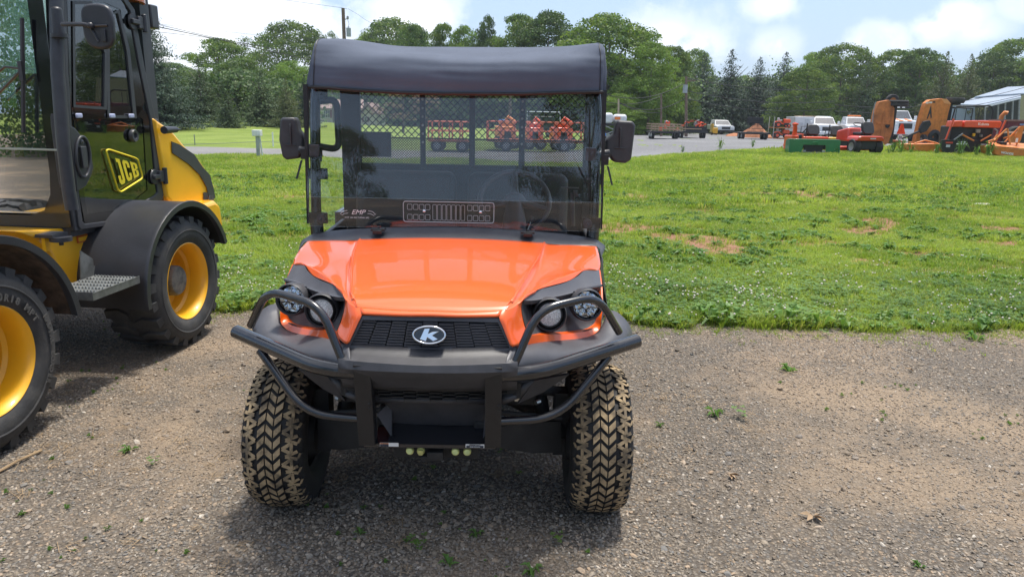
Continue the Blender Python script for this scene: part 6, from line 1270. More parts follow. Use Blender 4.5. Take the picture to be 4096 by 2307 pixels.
# maroon spreader, orange chipper, rotary cutter
c = G(4100, 38); t = thing('manure_spreader', 'maroon high-sided spreader box with one large tyre at the right edge', 'spreader', c, radians(-4), YG, (1, 1, 1.22)); k = 38/2900
def cg(a, b_, y=0): return ((a-4100)*k, y, (566-b_)*k)
pp('box', maroon, t, [cg(3945, 474), cg(4300, 468), cg(4300, 535), cg(3960, 548), cg(3940, 500)], (0, 1.8, 0), .02); pb('top_rail', mat('pale_maroon', (.30, .14, .13), .6), t, (cg(3945, 0)[0], 2.7, -.04, .04, cg(0, 475)[2], cg(0, 470)[2])); pb('stake', maroon, t, *[(x, x+.06, -.05, 0, .4, 1.2) for x in (-1.1, -.1, .9)]); pb('nameplate', mat('plate_blue', (.20, .28, .50), .5), t, (cg(4062, 0)[0], cg(4096, 0)[0], -.02, -.01, cg(0, 487)[2], cg(0, 482)[2])); o = whl(t, cg(4038, 0)[0], -.25, .50, .36, 'y', rimm=worange); whl(t, cg(4190, 0)[0], -.25, .50, .36, 'y', rimm=worange)
c = G(3982, 40.5); t = thing('chute_machine', 'orange curved chute rising above the maroon spreader', 'chute', c, 0, YG); k = 40.5/2900; pt('chute', worange, t, [(.0, 0, .3), (0, 0, 1.4), (.02, 0, 1.75), (.14, -.05, 1.95), (.25, -.1, 1.92)], .11, 10); pb('base', blk, t, (-.3, .3, -.2, .4, 0, .8), bevel=.02)
c = G(4045, 24.6); t = thing('rotary_cutter', 'orange rotary cutter deck with lettering and A-frame hitch at the lower right', 'rotary mower', c, radians(-7), YG, (1, 1, .95)); k = 25.2/2900
def cg(a, b_, y=0): return ((a-4045)*k, y, (634-b_)*k)
pp('deck', worange, t, [cg(3975, 592), cg(4060, 600), cg(4180, 606), cg(4180, 628), cg(4052, 628), cg(4040, 634), cg(3985, 624)], (0, 1.3, 0), .015); pp('deck_top', worange, t, [cg(3978, 590, 0), cg(4170, 602, 0), cg(4140, 580, .9), cg(3995, 576, .9)], (0, 0, -.02)); text('deck_lettering', 'WOODS', .10, white, t, (cg(4027, 0)[0], -.02, cg(0, 618)[2]), (pi/2, radians(7), 0), bold=.004)
for a, b_, y in (((3985, 570), (4028, 522), .2), ((4045, 585), (4030, 520), .2), ((3975, 600), (4010, 545), .4), ((4030, 590), (4092, 512), .5), ((4040, 560), (4110, 535), .6), ((3960, 575), (4000, 560), .2)): pt('frame_tube', worange, t, [cg(*a, y), cg(*b_, y+.1)], .028)
pp('hitch_plate', worange, t, [cg(4068, 548, .4), cg(4082, 512, .4), cg(4096, 508, .4), cg(4092, 560, .4), cg(4080, 590, .4)], (0, .03, 0)); pb('gearbox', blk, t, (-.2, .0, .4, .7, .30, .52), bevel=.02); pb('white_tag', white, t, (cg(4072, 0)[0], cg(4080, 0)[0], .37, .39, cg(0, 575)[2], cg(0, 558)[2])); pb('white_bar', mat('pale_bar', (.55, .5, .42), .5), t, (cg(4040, 0)[0], cg(4150, 0)[0], .6, .66, cg(0, 540)[2], cg(0, 532)[2]))
for a in (3990, 4120): whl(t, cg(a, 0)[0], 1.3, .24, .14)

# trucks facing the camera
def truck(px, Y, label, wpx, h, rz=0, cabh=None, name='pickup_truck', cat='truck', stripes=False, box=None, lightbar=None, raised=0.0):
    c = G(px, Y); t = thing(name, label, cat, c, rz, 'trucks and trailers on the far lot'); W_ = wpx*Y/2900; w2 = W_/2; f = h; cab = W_*.44
    hz = .40*f+raised; pb('bumper', blk if name == 'pickup_truck' else trkw, t, (-w2*.97, w2*.97, -.12, .05, .20*f+raised*.5, .33*f+raised*.6), bevel=.03)
    mb = MB(); mb.grid([[(-w2*.96, .02, .30*f+raised*.7), (-w2*.96, .02, .54*f+raised), (-w2*.80, .05, .60*f+raised), (w2*.80, .05, .60*f+raised), (w2*.96, .02, .54*f+raised), (w2*.96, .02, .30*f+raised*.7)], [(-w2, .25, .30*f+raised*.7), (-w2, .25, .56*f+raised), (-w2*.82, .25, .63*f+raised), (w2*.82, .25, .63*f+raised), (w2, .25, .56*f+raised), (w2, .25, .30*f+raised*.7)], [(-w2, 1.15, .3*f+raised*.7), (-w2, 1.15, .60*f+raised), (-w2*.86, 1.15, .67*f+raised), (w2*.86, 1.15, .67*f+raised), (w2, 1.15, .60*f+raised), (w2, 1.15, .30*f+raised*.7)]]); mb.add([(-w2*.96, .02, .30*f+raised*.7), (-w2*.96, .02, .54*f+raised), (-w2*.80, .05, .60*f+raised), (w2*.80, .05, .60*f+raised), (w2*.96, .02, .54*f+raised), (w2*.96, .02, .30*f+raised*.7)], [(0, 1, 2, 3, 4, 5)]); part('hood', mb, trkw, t, smooth_=40)
    if stripes:
        for s in (-1, 1): pp('hood_stripe', stripe_o, t, [(s*w2*.15, .0, .615*f+raised), (s*w2*.45, .0, .615*f+raised), (s*w2*.45, 1.1, .685*f+raised), (s*w2*.25, 1.1, .685*f+raised)], (0, 0, .012))
    pb('grille', blk, t, (-w2*.48, w2*.48, -.01, .03, .37*f+raised*.8, .53*f+raised), bevel=.02)
    for s in (-1, 1): pb('headlight', mat('headlight_glass', (.7, .72, .74), .15, coat=1, var=.1), t, (s*w2*.62, s*w2*.92, -.01, .03, .44*f+raised, .52*f+raised), bevel=.02); whl(t, s*w2*.86, .75, .19*f+raised*.3, .24, rimm=grey); whl(t, s*w2*.86, 4.0, .19*f+raised*.3, .24, rimm=grey); pb('side_mirror', blk if name == 'pickup_truck' else trkw, t, (s*w2*1.04, s*w2*1.22, 1.15, 1.25, .66*f+raised, .80*f+raised), bevel=.02)
    z0, z1 = .64*f+raised, f+raised
    mb = MB(); Q = [(1.10, z0, .90), (1.75, z1-.04, .76), (3.0, z1, .76), (3.1, z0, .92)]; v = []
    for y, z, q_ in Q: v += [(-w2*q_, y, z), (w2*q_, y, z)]
    mb.add(v, [(0, 1, 3, 2), (2, 3, 5, 4), (4, 5, 7, 6), (0, 2, 4, 6), (1, 7, 5, 3)]); part('cab', mb, trkw, t, bevel=.03)
    mb = MB(); e_ = .012; mb.add([(-w2*.83, 1.17-e_*2, z0+.05), (w2*.83, 1.17-e_*2, z0+.05), (w2*.72, 1.72-e_*2, z1-.08), (-w2*.72, 1.72-e_*2, z1-.08)], [(0, 1, 2, 3)]); part('windshield', mb, wind, t, smooth_=0, solid=.01)
    pb('body', trkw if not box else blk, t, (-w2*.97, w2*.97, 1.15, 5.0, .32*f+raised*.8, z0), bevel=.04); pb('chassis', blk, t, (-w2*.7, w2*.7, .2, 5.0, .18*f+raised*.5, .34*f+raised), bevel=.02)
    if lightbar is not None: pb('light_bar', lightbar, t, (-w2*.6, w2*.6, 1.9, 2.1, z1+.02, z1+.12), bevel=.03)
    return t, W_, z1
truck(2902, 84, 'white pickup truck facing the camera in front of the spruces', 70, 1.62, radians(3))
t, W_, z1 = truck(3308, 60, 'white service truck with tool boxes left of the flatbed truck', 92, 1.72, radians(-8), name='service_truck', raised=.1)
k = 60/2900; pb('service_box', trkw, t, (-W_*1.18, -W_*.42, 1.6, 5.2, .55, 1.78), (-W_*.42, W_*.5, 3.2, 5.2, .7, 1.86), bevel=.03); pb('box_door', mat('box_grey', (.55, .56, .58), .5), t, (-W_*1.12, -W_*.85, 1.57, 1.6, .75, 1.3), (-W_*.8, -W_*.5, 1.57, 1.6, .75, 1.6)); pb('rack_load', woodm, t, (-W_*.9, -W_*.3, 1.8, 4.5, 1.80, 1.86), bevel=.01)
t, W_, z1 = truck(3432, 60, 'white flatbed truck loaded with split logs', 82, 1.75, radians(-10), name='flatbed_truck', raised=.12, lightbar=stripe_o); pb('flatbed', blk, t, (-W_*.95, W_*.6, 3.2, 6.0, .72, .80))
lg_ = [(x, z) for x in np.linspace(-W_*.9, -W_*.3, 5) for z in (.88, 1.02, 1.14)]
for i, (x, z) in enumerate(lg_): mb = MB(); mb.cyl((x-.5, 3.3+.12*(i % 3), z+.1*sin(i)), (x+.35, 3.5, z+.10*cos(i*2)), .07, seg=8); tag(part('split_log', mb, woodm, None), 'split log piled on the flatbed of the white truck', 'log', 'split logs on the flatbed'); bpy.data.objects[-1] if False else None; o = COL.objects[-1]; o.location = t.location; o.rotation_euler = t.rotation_euler
t, W_, z1 = truck(3613, 58, 'white heavy truck with orange hood stripes between the two raised wings', 106, 2.15, radians(-4), name='heavy_truck', stripes=True, raised=.30); pb('marker_lamps', blk, t, (-W_*.5, W_*.5, 2.2, 2.4, z1+.15, z1+.30)); 
for x in (-.6, -.2, .2, .6): pb('marker_lamp', trkw, t, (x-.1, x+.1, 2.17, 2.2, z1+.18, z1+.26))

# trailers
TG = 'trucks and trailers on the far lot'
def trailer(px, Y, label, wpx, rail=None, load=None, ramp=False, rz=0):
    c = G(px, Y); W_ = wpx*Y/2900; w2 = W_/2; t = thing('utility_trailer', label, 'trailer', c, rz, TG)
    pb('deck', blk, t, (-w2, w2, 0, 1.9, .42, .50)); pb('frame_rail', blk, t, (-w2, w2, -.03, 0, .38, .52), bevel=.01)
    for y in (.35, 1.1): 
        for s in (-1, 1): whl(t, s*w2*.78+(0 if s > 0 else -.05), y, .27, .2, rimm=trkw if (rail and s < 0) else grey)
    if rail is not None:
        for z in (.62, .78, .94): 
            for yy in (0, 1.88): pb('rail_board', rail, t, (-w2, w2, yy, yy+.03, z, z+.08))
        n = 8
        for i in range(n+1): x = -w2+W_*i/n; pb('rail_post', rail, t, (x-.02, x+.02, -.02, .0, .5, 1.03))
    if ramp:
        for i in range(14): x = -w2*.62+i*w2*1.1/13; pt('ramp_bar', blk, t, [(x, .05, .5), (x, .25, 1.62)], .014, 5)
        for z in (.55, .8, 1.05, 1.3, 1.6): pt('ramp_bar', blk, t, [(-w2*.64, .05+.18*(z-.5), z), (w2*.5, .05+.18*(z-.5), z)], .018, 5)
        mb = MB(); mb.bb(-w2*.62, w2*.48, .24, .26, 1.15, 1.62); part('ramp_mesh', mb, blk, t)
    return t, w2
def heap(name, label, cat, loc, w_, h, m, n, seed, grp=TG):
    R = random.Random(seed); t = thing(name, label, cat, loc, 0, grp)
    for i in range(n):
        x = R.uniform(-w_, w_); z = R.uniform(.05, h*(1-abs(x)/w_*.6)); mb = MB(); a = Vector((x, R.uniform(0, .8), z)); b_ = a+Vector((R.uniform(-.35, .35), R.uniform(-.2, .2), R.uniform(-.12, .22)))
        if R.random() < .6: mb.tube([a, (a+b_)/2+Vector((0, 0, .08)), b_], R.uniform(.025, .06), 6)
        else: mb.box(a, (R.uniform(.15, .4), .2, R.uniform(.08, .22)), R.uniform(-.4, .4))
        part('machine_part', mb, m if R.random() < .8 else grey, t, bevel=.005)
    return t
t, w2 = trailer(2662, 50, 'low tandem trailer with bare wooden side rails and orange parts on board', 116, rail=woodm); heap('machine_parts', 'heap of orange machine parts on the wooden-railed trailer', 'machine parts', t.location+Vector((.35, .5, .55)), .6, .75, kred, 16, 3)
t, w2 = trailer(2775, 55, 'black trailer right of the wooden-railed one carrying orange machinery', 108); pb('front_panel', blk, t, (-w2*.55, w2*.85, .0, .05, .52, .85), (-w2*.6, w2*.9, .04, .07, 1.22, 1.28), (-w2*.6, -w2*.55, .03, .08, .5, 1.25), (w2*.85, w2*.9, .03, .08, .5, 1.25)); pb('wood_rail', woodm, t, (-w2*.9, w2*.5, -.05, -.02, .66, .72), (-w2*.9, -w2*.85, -.05, -.02, .5, .9)); heap('machine_parts', 'orange machinery standing in the black trailer', 'machine parts', t.location+Vector((.1, .5, .82)), .8, .45, kred, 18, 5)
trailer(3022, 55, 'black trailer with its mesh ramp raised in front of the red dirt pile', 112, ramp=True)
# dirt
def mound(px, Y, w_, h, label):
    c = G(px, Y); R = random.Random(int(px)); rows = []
    for i in range(9):
        r = i/8; rows.append([(w_*r*cos(a)*(1+.12*sin(3*a+i)), w_*.6*r*sin(a), h*(1-r)**.8*(1+.1*sin(5*a))-.02) for a in np.linspace(0, 2*pi, 25)[:-1]])
    mb = MB(); mb.grid(rows, True); o = part('dirt_pile', mb, mat('red_dirt', (.40, .17, .085), .95, var=.25, scale=3, bump=1, bscale=8), None, smooth_=60); o.location = c; tag(o, label, 'dirt pile'); return o
mound(3022, 66, 1.5, 1.25, 'pointed pile of red dirt behind the black trailer ramp'); mound(2950, 74, 1.3, .45, 'low spread of red dirt beside the white pickup')
c = G(2861, 80); t = thing('yellow_skid_machine', 'small yellow machine tucked against the left side of the white pickup', 'machine', c, 0, TG); pb('body', yel2, t, (-.3, .25, 0, .8, .15, .75), bevel=.05); pb('yellow_arm', yel2, t, (-.45, -.3, -.3, .6, .3, 1.15), bevel=.04); whl(t, -.3, .3, .2, .15, rimm=yel2); whl(t, .2, .3, .2, .15, rimm=yel2)
# two small tractors on a two-storey pallet rack
c = G(3130, 60); t = thing('pallet_rack', 'two-storey grey rack holding two small orange tractors', 'rack', c, 0, TG); k = 60/2900
for x in (-.80, .80): pt('rack_post', mat('rack_pale', (.45, .44, .38), .6), t, [(x, 0, 0), (x, 0, 1.75)], .03, 6); pt('rack_post', MATS['rack_pale'], t, [(x, 1.2, 0), (x, 1.2, 1.75)], .03, 6)
pb('shelf', rusto, t, (-.82, .82, 0, 1.2, .86, .92)); pb('shelf', rusto, t, (-.82, .82, 0, 1.2, .02, .08))
def minitractor(loc, label):
    t = thing('small_tractor', label, 'tractor', loc, 0, 'small orange tractors on the rack')
    pp('hood', kred, t, [(.10, .3, .35), (.62, .3, .35), (.66, .3, .52), (.58, .3, .66), (.12, .3, .68)], (0, .4, 0), .04); pp('fender', kred, t, [(-.68, .1, .38), (-.60, .1, .50), (-.28, .1, .52), (-.10, .1, .34), (.05, .1, .28), (.05, .1, .24), (-.14, .1, .26), (-.30, .1, .42), (-.56, .1, .42)], (0, .25, 0), .01)
    pb('seat', mat('seat_pale', (.5, .5, .5), .5), t, (-.30, -.05, .3, .7, .52, .60), (-.36, -.28, .3, .7, .55, .76), bevel=.03); pt('steering_column', blk, t, [(.1, .5, .5), (.0, .5, .76)], .02); pt('steering_wheel', blk, t, [(-.02+.10*cos(a), .5+.12*sin(a), .76) for a in np.linspace(0, 6.28, 13)], .012, 5)
    whl(t, -.42, .15, .22, .18, 'y', rimm=kred); whl(t, -.42, .85, .22, .18, 'y', rimm=kred); whl(t, .46, .15, .15, .12, 'y', rimm=kred); whl(t, .46, .85, .15, .12, 'y', rimm=kred); pb('chassis', blk, t, (-.5, .5, .3, .7, .18, .34)); return t
minitractor(c+Vector((0, 0, .92)), 'small orange tractor on the upper shelf of the rack'); minitractor(c+Vector((0, 0, .08)), 'small orange tractor on the lower shelf of the rack')

# barn
c = G(3985, 84); t = thing('barn', 'open-sided barn with blue-grey metal roof at the right border', 'barn', c, 0); k = 84/2900
hz_ = pix((c.x, 84, c.z))[1]
def cg(a, b_, y=0): return Vector(at(a, b_, 84+y))-c
pp('roof', tin, t, [cg(3898, 392), cg(4085, 378), cg(4240, 372, 0), cg(4200, 345, 8), cg(4030, 352, 8)], (0, 0, .12)); pp('lean_to_roof', tin, t, [cg(3832, 421, -3), cg(3942, 424, -4), cg(4084, 392, -2), cg(4080, 380, .5), cg(3898, 394, .5)], (0, 0, .10)); pp('upper_wall', siding, t, [cg(3898, 393), cg(4085, 379), cg(4084, 390), cg(3898, 405)], (0, .1, 0)); pp('fascia', mat('white_trim', (.62, .64, .66), .5), t, [cg(3942, 425, -4.1), cg(4084, 392, -2.1), cg(4084, 396, -2.1), cg(3942, 431, -4.1)], (0, .06, 0))
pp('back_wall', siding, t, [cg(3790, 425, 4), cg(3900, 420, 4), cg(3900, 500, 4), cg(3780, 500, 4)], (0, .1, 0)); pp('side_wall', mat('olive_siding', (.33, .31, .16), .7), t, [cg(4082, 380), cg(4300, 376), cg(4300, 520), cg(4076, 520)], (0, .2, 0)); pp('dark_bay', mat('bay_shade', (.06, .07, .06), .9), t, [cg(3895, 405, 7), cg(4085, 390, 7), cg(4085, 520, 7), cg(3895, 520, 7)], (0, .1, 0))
for a in (3942, 3994, 4022, 4052, 4078): pt('barn_post', grey, t, [cg(a, 420-(a-3942)*.2, -1.5), cg(a-6, 540, -1.5)], .10, 6)

# house seen through the windshield
c = G(1375, 100); t = thing('house', 'cream single-storey house with pinkish roof seen through the left of the windshield', 'house', c, 0)
def cg(a, b_, y=0): return Vector(at(a, b_, 100+y))-c
pp('wall', cream, t, [cg(1225, 437), cg(1445, 437), cg(1445, 505), cg(1225, 505)], (0, 6, 0)); pp('roof', shing, t, [cg(1215, 438, -.4), cg(1455, 438, -.4), cg(1455, 402, 5), cg(1215, 402, 5)], (0, 0, .15)); pp('gable_wall', cream, t, [cg(1445, 452, -2), cg(1470, 428, -2), cg(1505, 455, -2), cg(1505, 508, -2), cg(1445, 508, -2)], (0, 7, 0)); pp('gable_roof', shing, t, [cg(1438, 455, -2.5), cg(1462, 410, -2.5), cg(1466, 410, -2.5), cg(1512, 458, -2.5), cg(1505, 459, -2.5), cg(1465, 424, -2.5), cg(1446, 457, -2.5)], (0, 8, 0))
for a, b_, e_, f_, y in ((1293, 1320, 440, 472, -.1), (1456, 1468, 468, 488, -2.1), (1238, 1262, 442, 470, -.1), (1400, 1420, 445, 472, -.1)):
    w_o = pp('window', mat('window_white', (.75, .75, .74), .5), t, [cg(a, e_, y), cg(b_, e_, y), cg(b_, f_, y), cg(a, f_, y)], (0, .05, 0)); 
    mb = MB(); n_ = 3 if b_-a > 18 else 1
    for i in range(n_): q0 = a+(b_-a)*(i+.12)/n_; q1 = a+(b_-a)*(i+.88)/n_; mb.prism([cg(q0, e_+2, y-.02), cg(q1, e_+2, y-.02), cg(q1, f_-2, y-.02), cg(q0, f_-2, y-.02)], (0, -.02, 0)); part('pane', MB().add(mb.v, mb.f), wind, w_o, smooth_=0); mb = MB()
    for s0, s1 in ((a-7, a-1), (b_+1, b_+7)): pp('shutter', maroon, t, [cg(s0, e_, y), cg(s1, e_, y), cg(s1, f_, y), cg(s0, f_, y)], (0, .04, 0))

# equipment seen through the screen and beside the right mirror
def railed(px, Y, wpx, zt, label, rows=(0, .5, 1), posts=5, rz=0):
    c = G(px, Y); W_ = wpx*Y/2900; t = thing('railed_trailer', label, 'trailer', c, rz, 'orange equipment by the road'); rr_ = mat('rail_red', (.50, .13, .07), .5, var=.15)
    for q in rows: pt('rail', rr_, t, [(-W_/2, 0, .45+(zt-.45)*q), (W_/2, 0, .45+(zt-.45)*q)], .026, 6); pt('rail', rr_, t, [(-W_/2, 1.3, .45+(zt-.45)*q), (W_/2, 1.3, .45+(zt-.45)*q)], .026, 6)
    for i in range(posts): x = -W_/2+W_*i/(posts-1); pt('rail_post', rr_, t, [(x, 0, .4), (x, 0, zt)], .03, 6); pt('rail_post', rr_, t, [(x, 1.3, .4), (x, 1.3, zt)], .03, 6)
    pb('deck', rusto, t, (-W_/2, W_/2, 0, 1.3, .38, .45))
    for s in (-1, 1): whl(t, s*W_*.3, .1, .25, .2, 'y'); whl(t, s*W_*.3, 1.2, .25, .2, 'y')
    return t
railed(1798, 28.5, 165, 1.15, 'short red-railed trailer seen left of the middle screen bar'); railed(2140, 29.5, 380, 1.18, 'long red-railed trailer seen through the right of the screen', posts=8)
def liftm(px, Y, label, m, w_=1.0):
    c = G(px, Y); t = thing('compact_machine', label, 'machine', c, radians(15), 'orange equipment by the road'); pb('body', m, t, (-w_/2, w_/2, 0, .9, .35, .95), bevel=.06, seg=3); pb('engine_cover', m, t, (-w_*.3, w_*.45, .1, .8, .95, 1.15), bevel=.05); pt('boom', m, t, [(-w_*.3, .3, .9), (.1, .3, 1.35), (w_*.6, .25, 1.1)], .06); pb('grille', blk, t, (-w_*.2, w_*.2, -.01, .02, .45, .8))
    for s in (-1, 1): whl(t, s*w_*.4, .1, .27, .2, 'y'); 
    return t
liftm(2030, 31.5, 'orange compact machine behind the left end of the long railed trailer', worange, .75); liftm(2140, 31.8, 'second orange compact machine behind the long railed trailer', kred, .65); liftm(2255, 31.6, 'orange machine with boom behind the right end of the long railed trailer', kred, .8)
c = G(2010, 52); t = thing('blue_container', 'bright blue box seen high through the screen right of its middle bar', 'container', c, 0); pb('box', bluep, t, (-.30, .30, 0, .5, .55, 1.05), bevel=.03); pb('stand', blk, t, (-.25, .25, .05, .45, 0, .55))
c = G(2168, 48); t = thing('enclosed_trailer', 'dark trailer under a white tubular frame seen through the right of the screen', 'trailer', c, 0); pb('body', mat('dark_green_body', (.03, .045, .04), .5), t, (-1.0, .8, 0, 2, .4, 1.35), bevel=.05); pt('tube_frame', trkw, t, [(-1.0, 0, 1.0), (-1.0, 0, 1.62), (1.1, 0, 1.62), (1.15, 0, 1.0)], .03); whl(t, -.6, .1, .3, .2, 'y'); whl(t, .5, .1, .3, .2, 'y'); mb = MB(); mb.cyl((-1.3, -.1, 1.25), (-1.3, -.08, 1.25), .16); part('number_disc', mb, white, t); text('disc_number', '3', .2, blk, t, (-1.3, -.105, 1.25), (pi/2, 0, 0))
c = G(2408, 31); t = thing('blue_lift', 'blue compact lift standing just left of the right mirror', 'machine', c, radians(20)); pb('body', bluep, t, (-.20, .18, 0, .5, .12, .62), bevel=.04); pp('mast', bluep, t, [(-.16, .1, .5), (-.02, .1, .5), (-.12, .1, 1.22), (-.20, .1, 1.22)], (0, .15, 0), .01); whl(t, -.12, .0, .16, .12, 'y'); whl(t, .16, .0, .16, .12, 'y'); pb('hose_reel', blk, t, (.0, .16, -.05, 0, .35, .5), bevel=.02)
c = G(2450, 40); t = thing('covered_trailer', 'trailer load under white tarpaulin behind the right mirror', 'trailer', c, 0); wt = mat('white_tarp', (.62, .64, .68), .6, var=.1, bump=.6, bscale=8)
for a, b_, h in ((-.62, -.02, 1.52), (.08, .72, 1.46)): pb('tarpaulin', wt, t, (a, b_, 0, 1.2, .95, h), bevel=.16, seg=4)
pb('deck', blk, t, (-.7, .9, 0, 1.3, .85, .95)); pt('frame', grey, t, [(-.6, 0, .3), (.8, 0, .9)], .03); pt('frame', grey, t, [(-.6, 0, .9), (.8, 0, .35)], .03); pb('orange_plate', stripe_o, t, (.05, .35, -.05, -.02, 1.18, 1.32)); whl(t, -.3, .1, .3, .2, 'y'); whl(t, .5, .1, .3, .2, 'y')

# sign, stake, fence wire, poles and lines
c = G(1035, 22.4); t = thing('post_sign', 'small white box sign on a grey wooden post at the roadside', 'sign', c, 0); pb('post', mat('weathered_post', (.36, .38, .36), .8, var=.2), t, (-.05, .045, -.04, .04, -.05, .70), bevel=.008); pb('sign_box', mat('sign_white', (.72, .73, .70), .5, var=.06), t, (-.13, .12, -.10, .12, .66, .84), bevel=.01); pb('label_plate', white, t, (.03, .11, -.107, -.101, .70, .80)); pt('prop', mat('stake_white', (.72, .74, .72), .6), t, [(.09, .1, 0), (.05, .05, .66)], .025, 6)
c = G(1093, 29.6); t = thing('marker_stake', 'thin white stake beyond the road right of the post sign', 'stake', c, 0); pt('rod', MATS['stake_white'], t, [(0, 0, -.05), (.0, 0, .54)], .030, 8); pt('cap', white, t, [(0, 0, .54), (0, 0, .57)], .034, 8)
wirem = mat('fence_wire', (.22, .23, .22), .6)
t = thing('wire_fence', 'single sagging fence wire running along the field behind the road', 'fence', (0, 0, 0)); pts = [Vector(at(a, b_, 30)) for a, b_ in ((600, 583), (780, 577), (920, 573), (1035, 567), (1110, 570), (1280, 577))]; pt('wire', wirem, t, crom(pts, 5), .010, 5)
for a in (780, 1035, 1280): q = G(a, 30); pt('fence_post', wirem, t, [q, q+Vector((0, 0, .42))], .02, 5)
polem = mat('pole_wood', (.17, .12, .09), .85, var=.2)
c = G(1390, 55); t = thing('utility_pole', 'wooden utility pole with grey transformer rising behind the left of the roof', 'utility pole', c, 0); zt = at(1390, 34, 55)[2]-c.z; mb = MB(); mb.tube([(0, 0, -.2), (-.03, 0, zt)], [.17, .12], 10); part('pole', mb, polem, t); mb = MB(); zz = at(1405, 130, 55)[2]-c.z; mb.cyl((.32, 0, zz-.30), (.32, 0, zz+.30), .17, seg=16); mb.cyl((.32, 0, zz+.30), (.32, 0, zz+.40), .06); part('transformer', mb, mat('transformer_grey', (.34, .37, .40), .4), t, bevel=.02); mb = MB(); z2 = at(1405, 75, 55)[2]-c.z; mb.tube([(0, 0, z2-.1), (.28, 0, z2)], .03); mb.sphere((.28, 0, z2+.05), (.09, .09, .14), 8, 6); part('insulator', mb, grey, t); pt('jumper_wire', blk, t, [(.28, 0, z2-.05), (.36, 0, z2-.4), (.30, 0, zz+.4)], .012, 4)
topL = c+Vector((-.03, 0, zt))
poles = {}
for nm, px, ptop, Y, r, lb in (('a', 2745, 306, 62, .14, 'tall brown utility pole left of the white pickup'), ('b', 2645, 378, 64, .11, 'shorter utility pole above the wooden-railed trailer'), ('c', 2474, 396, 60, .10, 'pale short utility pole above the right mirror'), ('d', 2040, 345, 60, .14, 'utility pole seen through the right of the steel screen')):
    c = G(px, Y); t = thing('utility_pole', lb, 'utility pole', c, 0); q = Vector(at(px, ptop, Y)); mb = MB(); mb.tube([(0, 0, -.2), q-c], [r, r*.7], 8); part('pole', mb, polem if nm != 'c' else mat('pale_pole', (.42, .34, .26), .8), t); poles[nm] = (q, c)
    if nm == 'a': mb = MB(); z = at(px, 355, Y)[2]-c.z; mb.cyl((-.38, 0, z-.35), (-.38, 0, z+.3), .2, seg=12); part('transformer', mb, MATS['transformer_grey'], t); pb('crossarm', polem, t, (-.4, .4, -.06, .06, q.z-c.z-.4, q.z-c.z-.28))
def cable(label, pts, r=.02, sag=0.0):
    P_ = [Vector(at(*p)) for p in pts]
    if len(P_) == 2: a, b_ = P_; P_ = [a*(1-s)+b_*s-Vector((0, 0, sag*4*s*(1-s))) for s in np.linspace(0, 1, 17)]
    else: P_ = crom(P_, 6)
    mb = MB(); mb.tube(P_, r, 5); return tag(part('power_line', mb, mat('cable_black', (.02, .02, .022), .6), None), label, 'power line', 'overhead wires')
cable('thick black cable crossing in front of the left trees, lowest of the bundle', [(300, 60, 30), (600, 103, 34), (900, 165, 40), (1240, 240, 48), (1700, 330, 60)], .020)
cable('second black cable of the bundle left, just above the thick one', [(300, 30, 30), (600, 92, 34), (900, 160, 41), (1100, 195, 46), (1260, 205, 50), (1700, 260, 60)], .013)
cable('thin wire of the left bundle below the others near the loader', [(300, 110, 30), (600, 126, 34), (850, 155, 40), (1050, 185, 46)], .010)
cable('thin high wire over the cloud left of the vehicle', [(500, 80, 40), (760, 112, 44), (1080, 146, 50), (1300, 165, 55)], .007)
cable('wire running from the top border down to the transformer pole', [(900, -40, 40), (1135, 0, 45), (1330, 27, 53), (1388, 36, 55)], .010)
cable('wire falling to the right from the top of the transformer pole', [(1392, 36, 55), (1430, 58, 58), (1485, 93, 62), (1650, 175, 70)], .010)
for i, (a, b_, s, lb) in enumerate((((2745, 312, 62), (3340, 352, 74), .5, 'uppermost wire right of the tall brown pole'), ((2745, 364, 62), (3340, 405, 74), .5, 'middle wire right of the tall brown pole'), ((2745, 395, 62), (3340, 433, 74), .6, 'lower of the twin wires right of the tall brown pole'), ((2745, 391, 62), (2474, 408, 60), .8, 'sagging wire between the pale short pole and the tall brown pole'), ((2745, 330, 62), (2380, 362, 58), .9, 'wire from the tall brown pole leftwards to behind the roof'), ((2474, 410, 60), (2645, 450, 64), .3, 'slack wire falling right from the pale short pole'), ((2645, 384, 64), (2400, 400, 60), .5, 'wire leftwards from the shorter pole'), ((3340, 420, 72), (4100, 350, 78), .9, 'long wire in front of the trees above the white trucks'), ((3340, 445, 72), (4100, 378, 78), .8, 'lower long wire above the white trucks'))): cable(lb, (a, b_), .028, s)

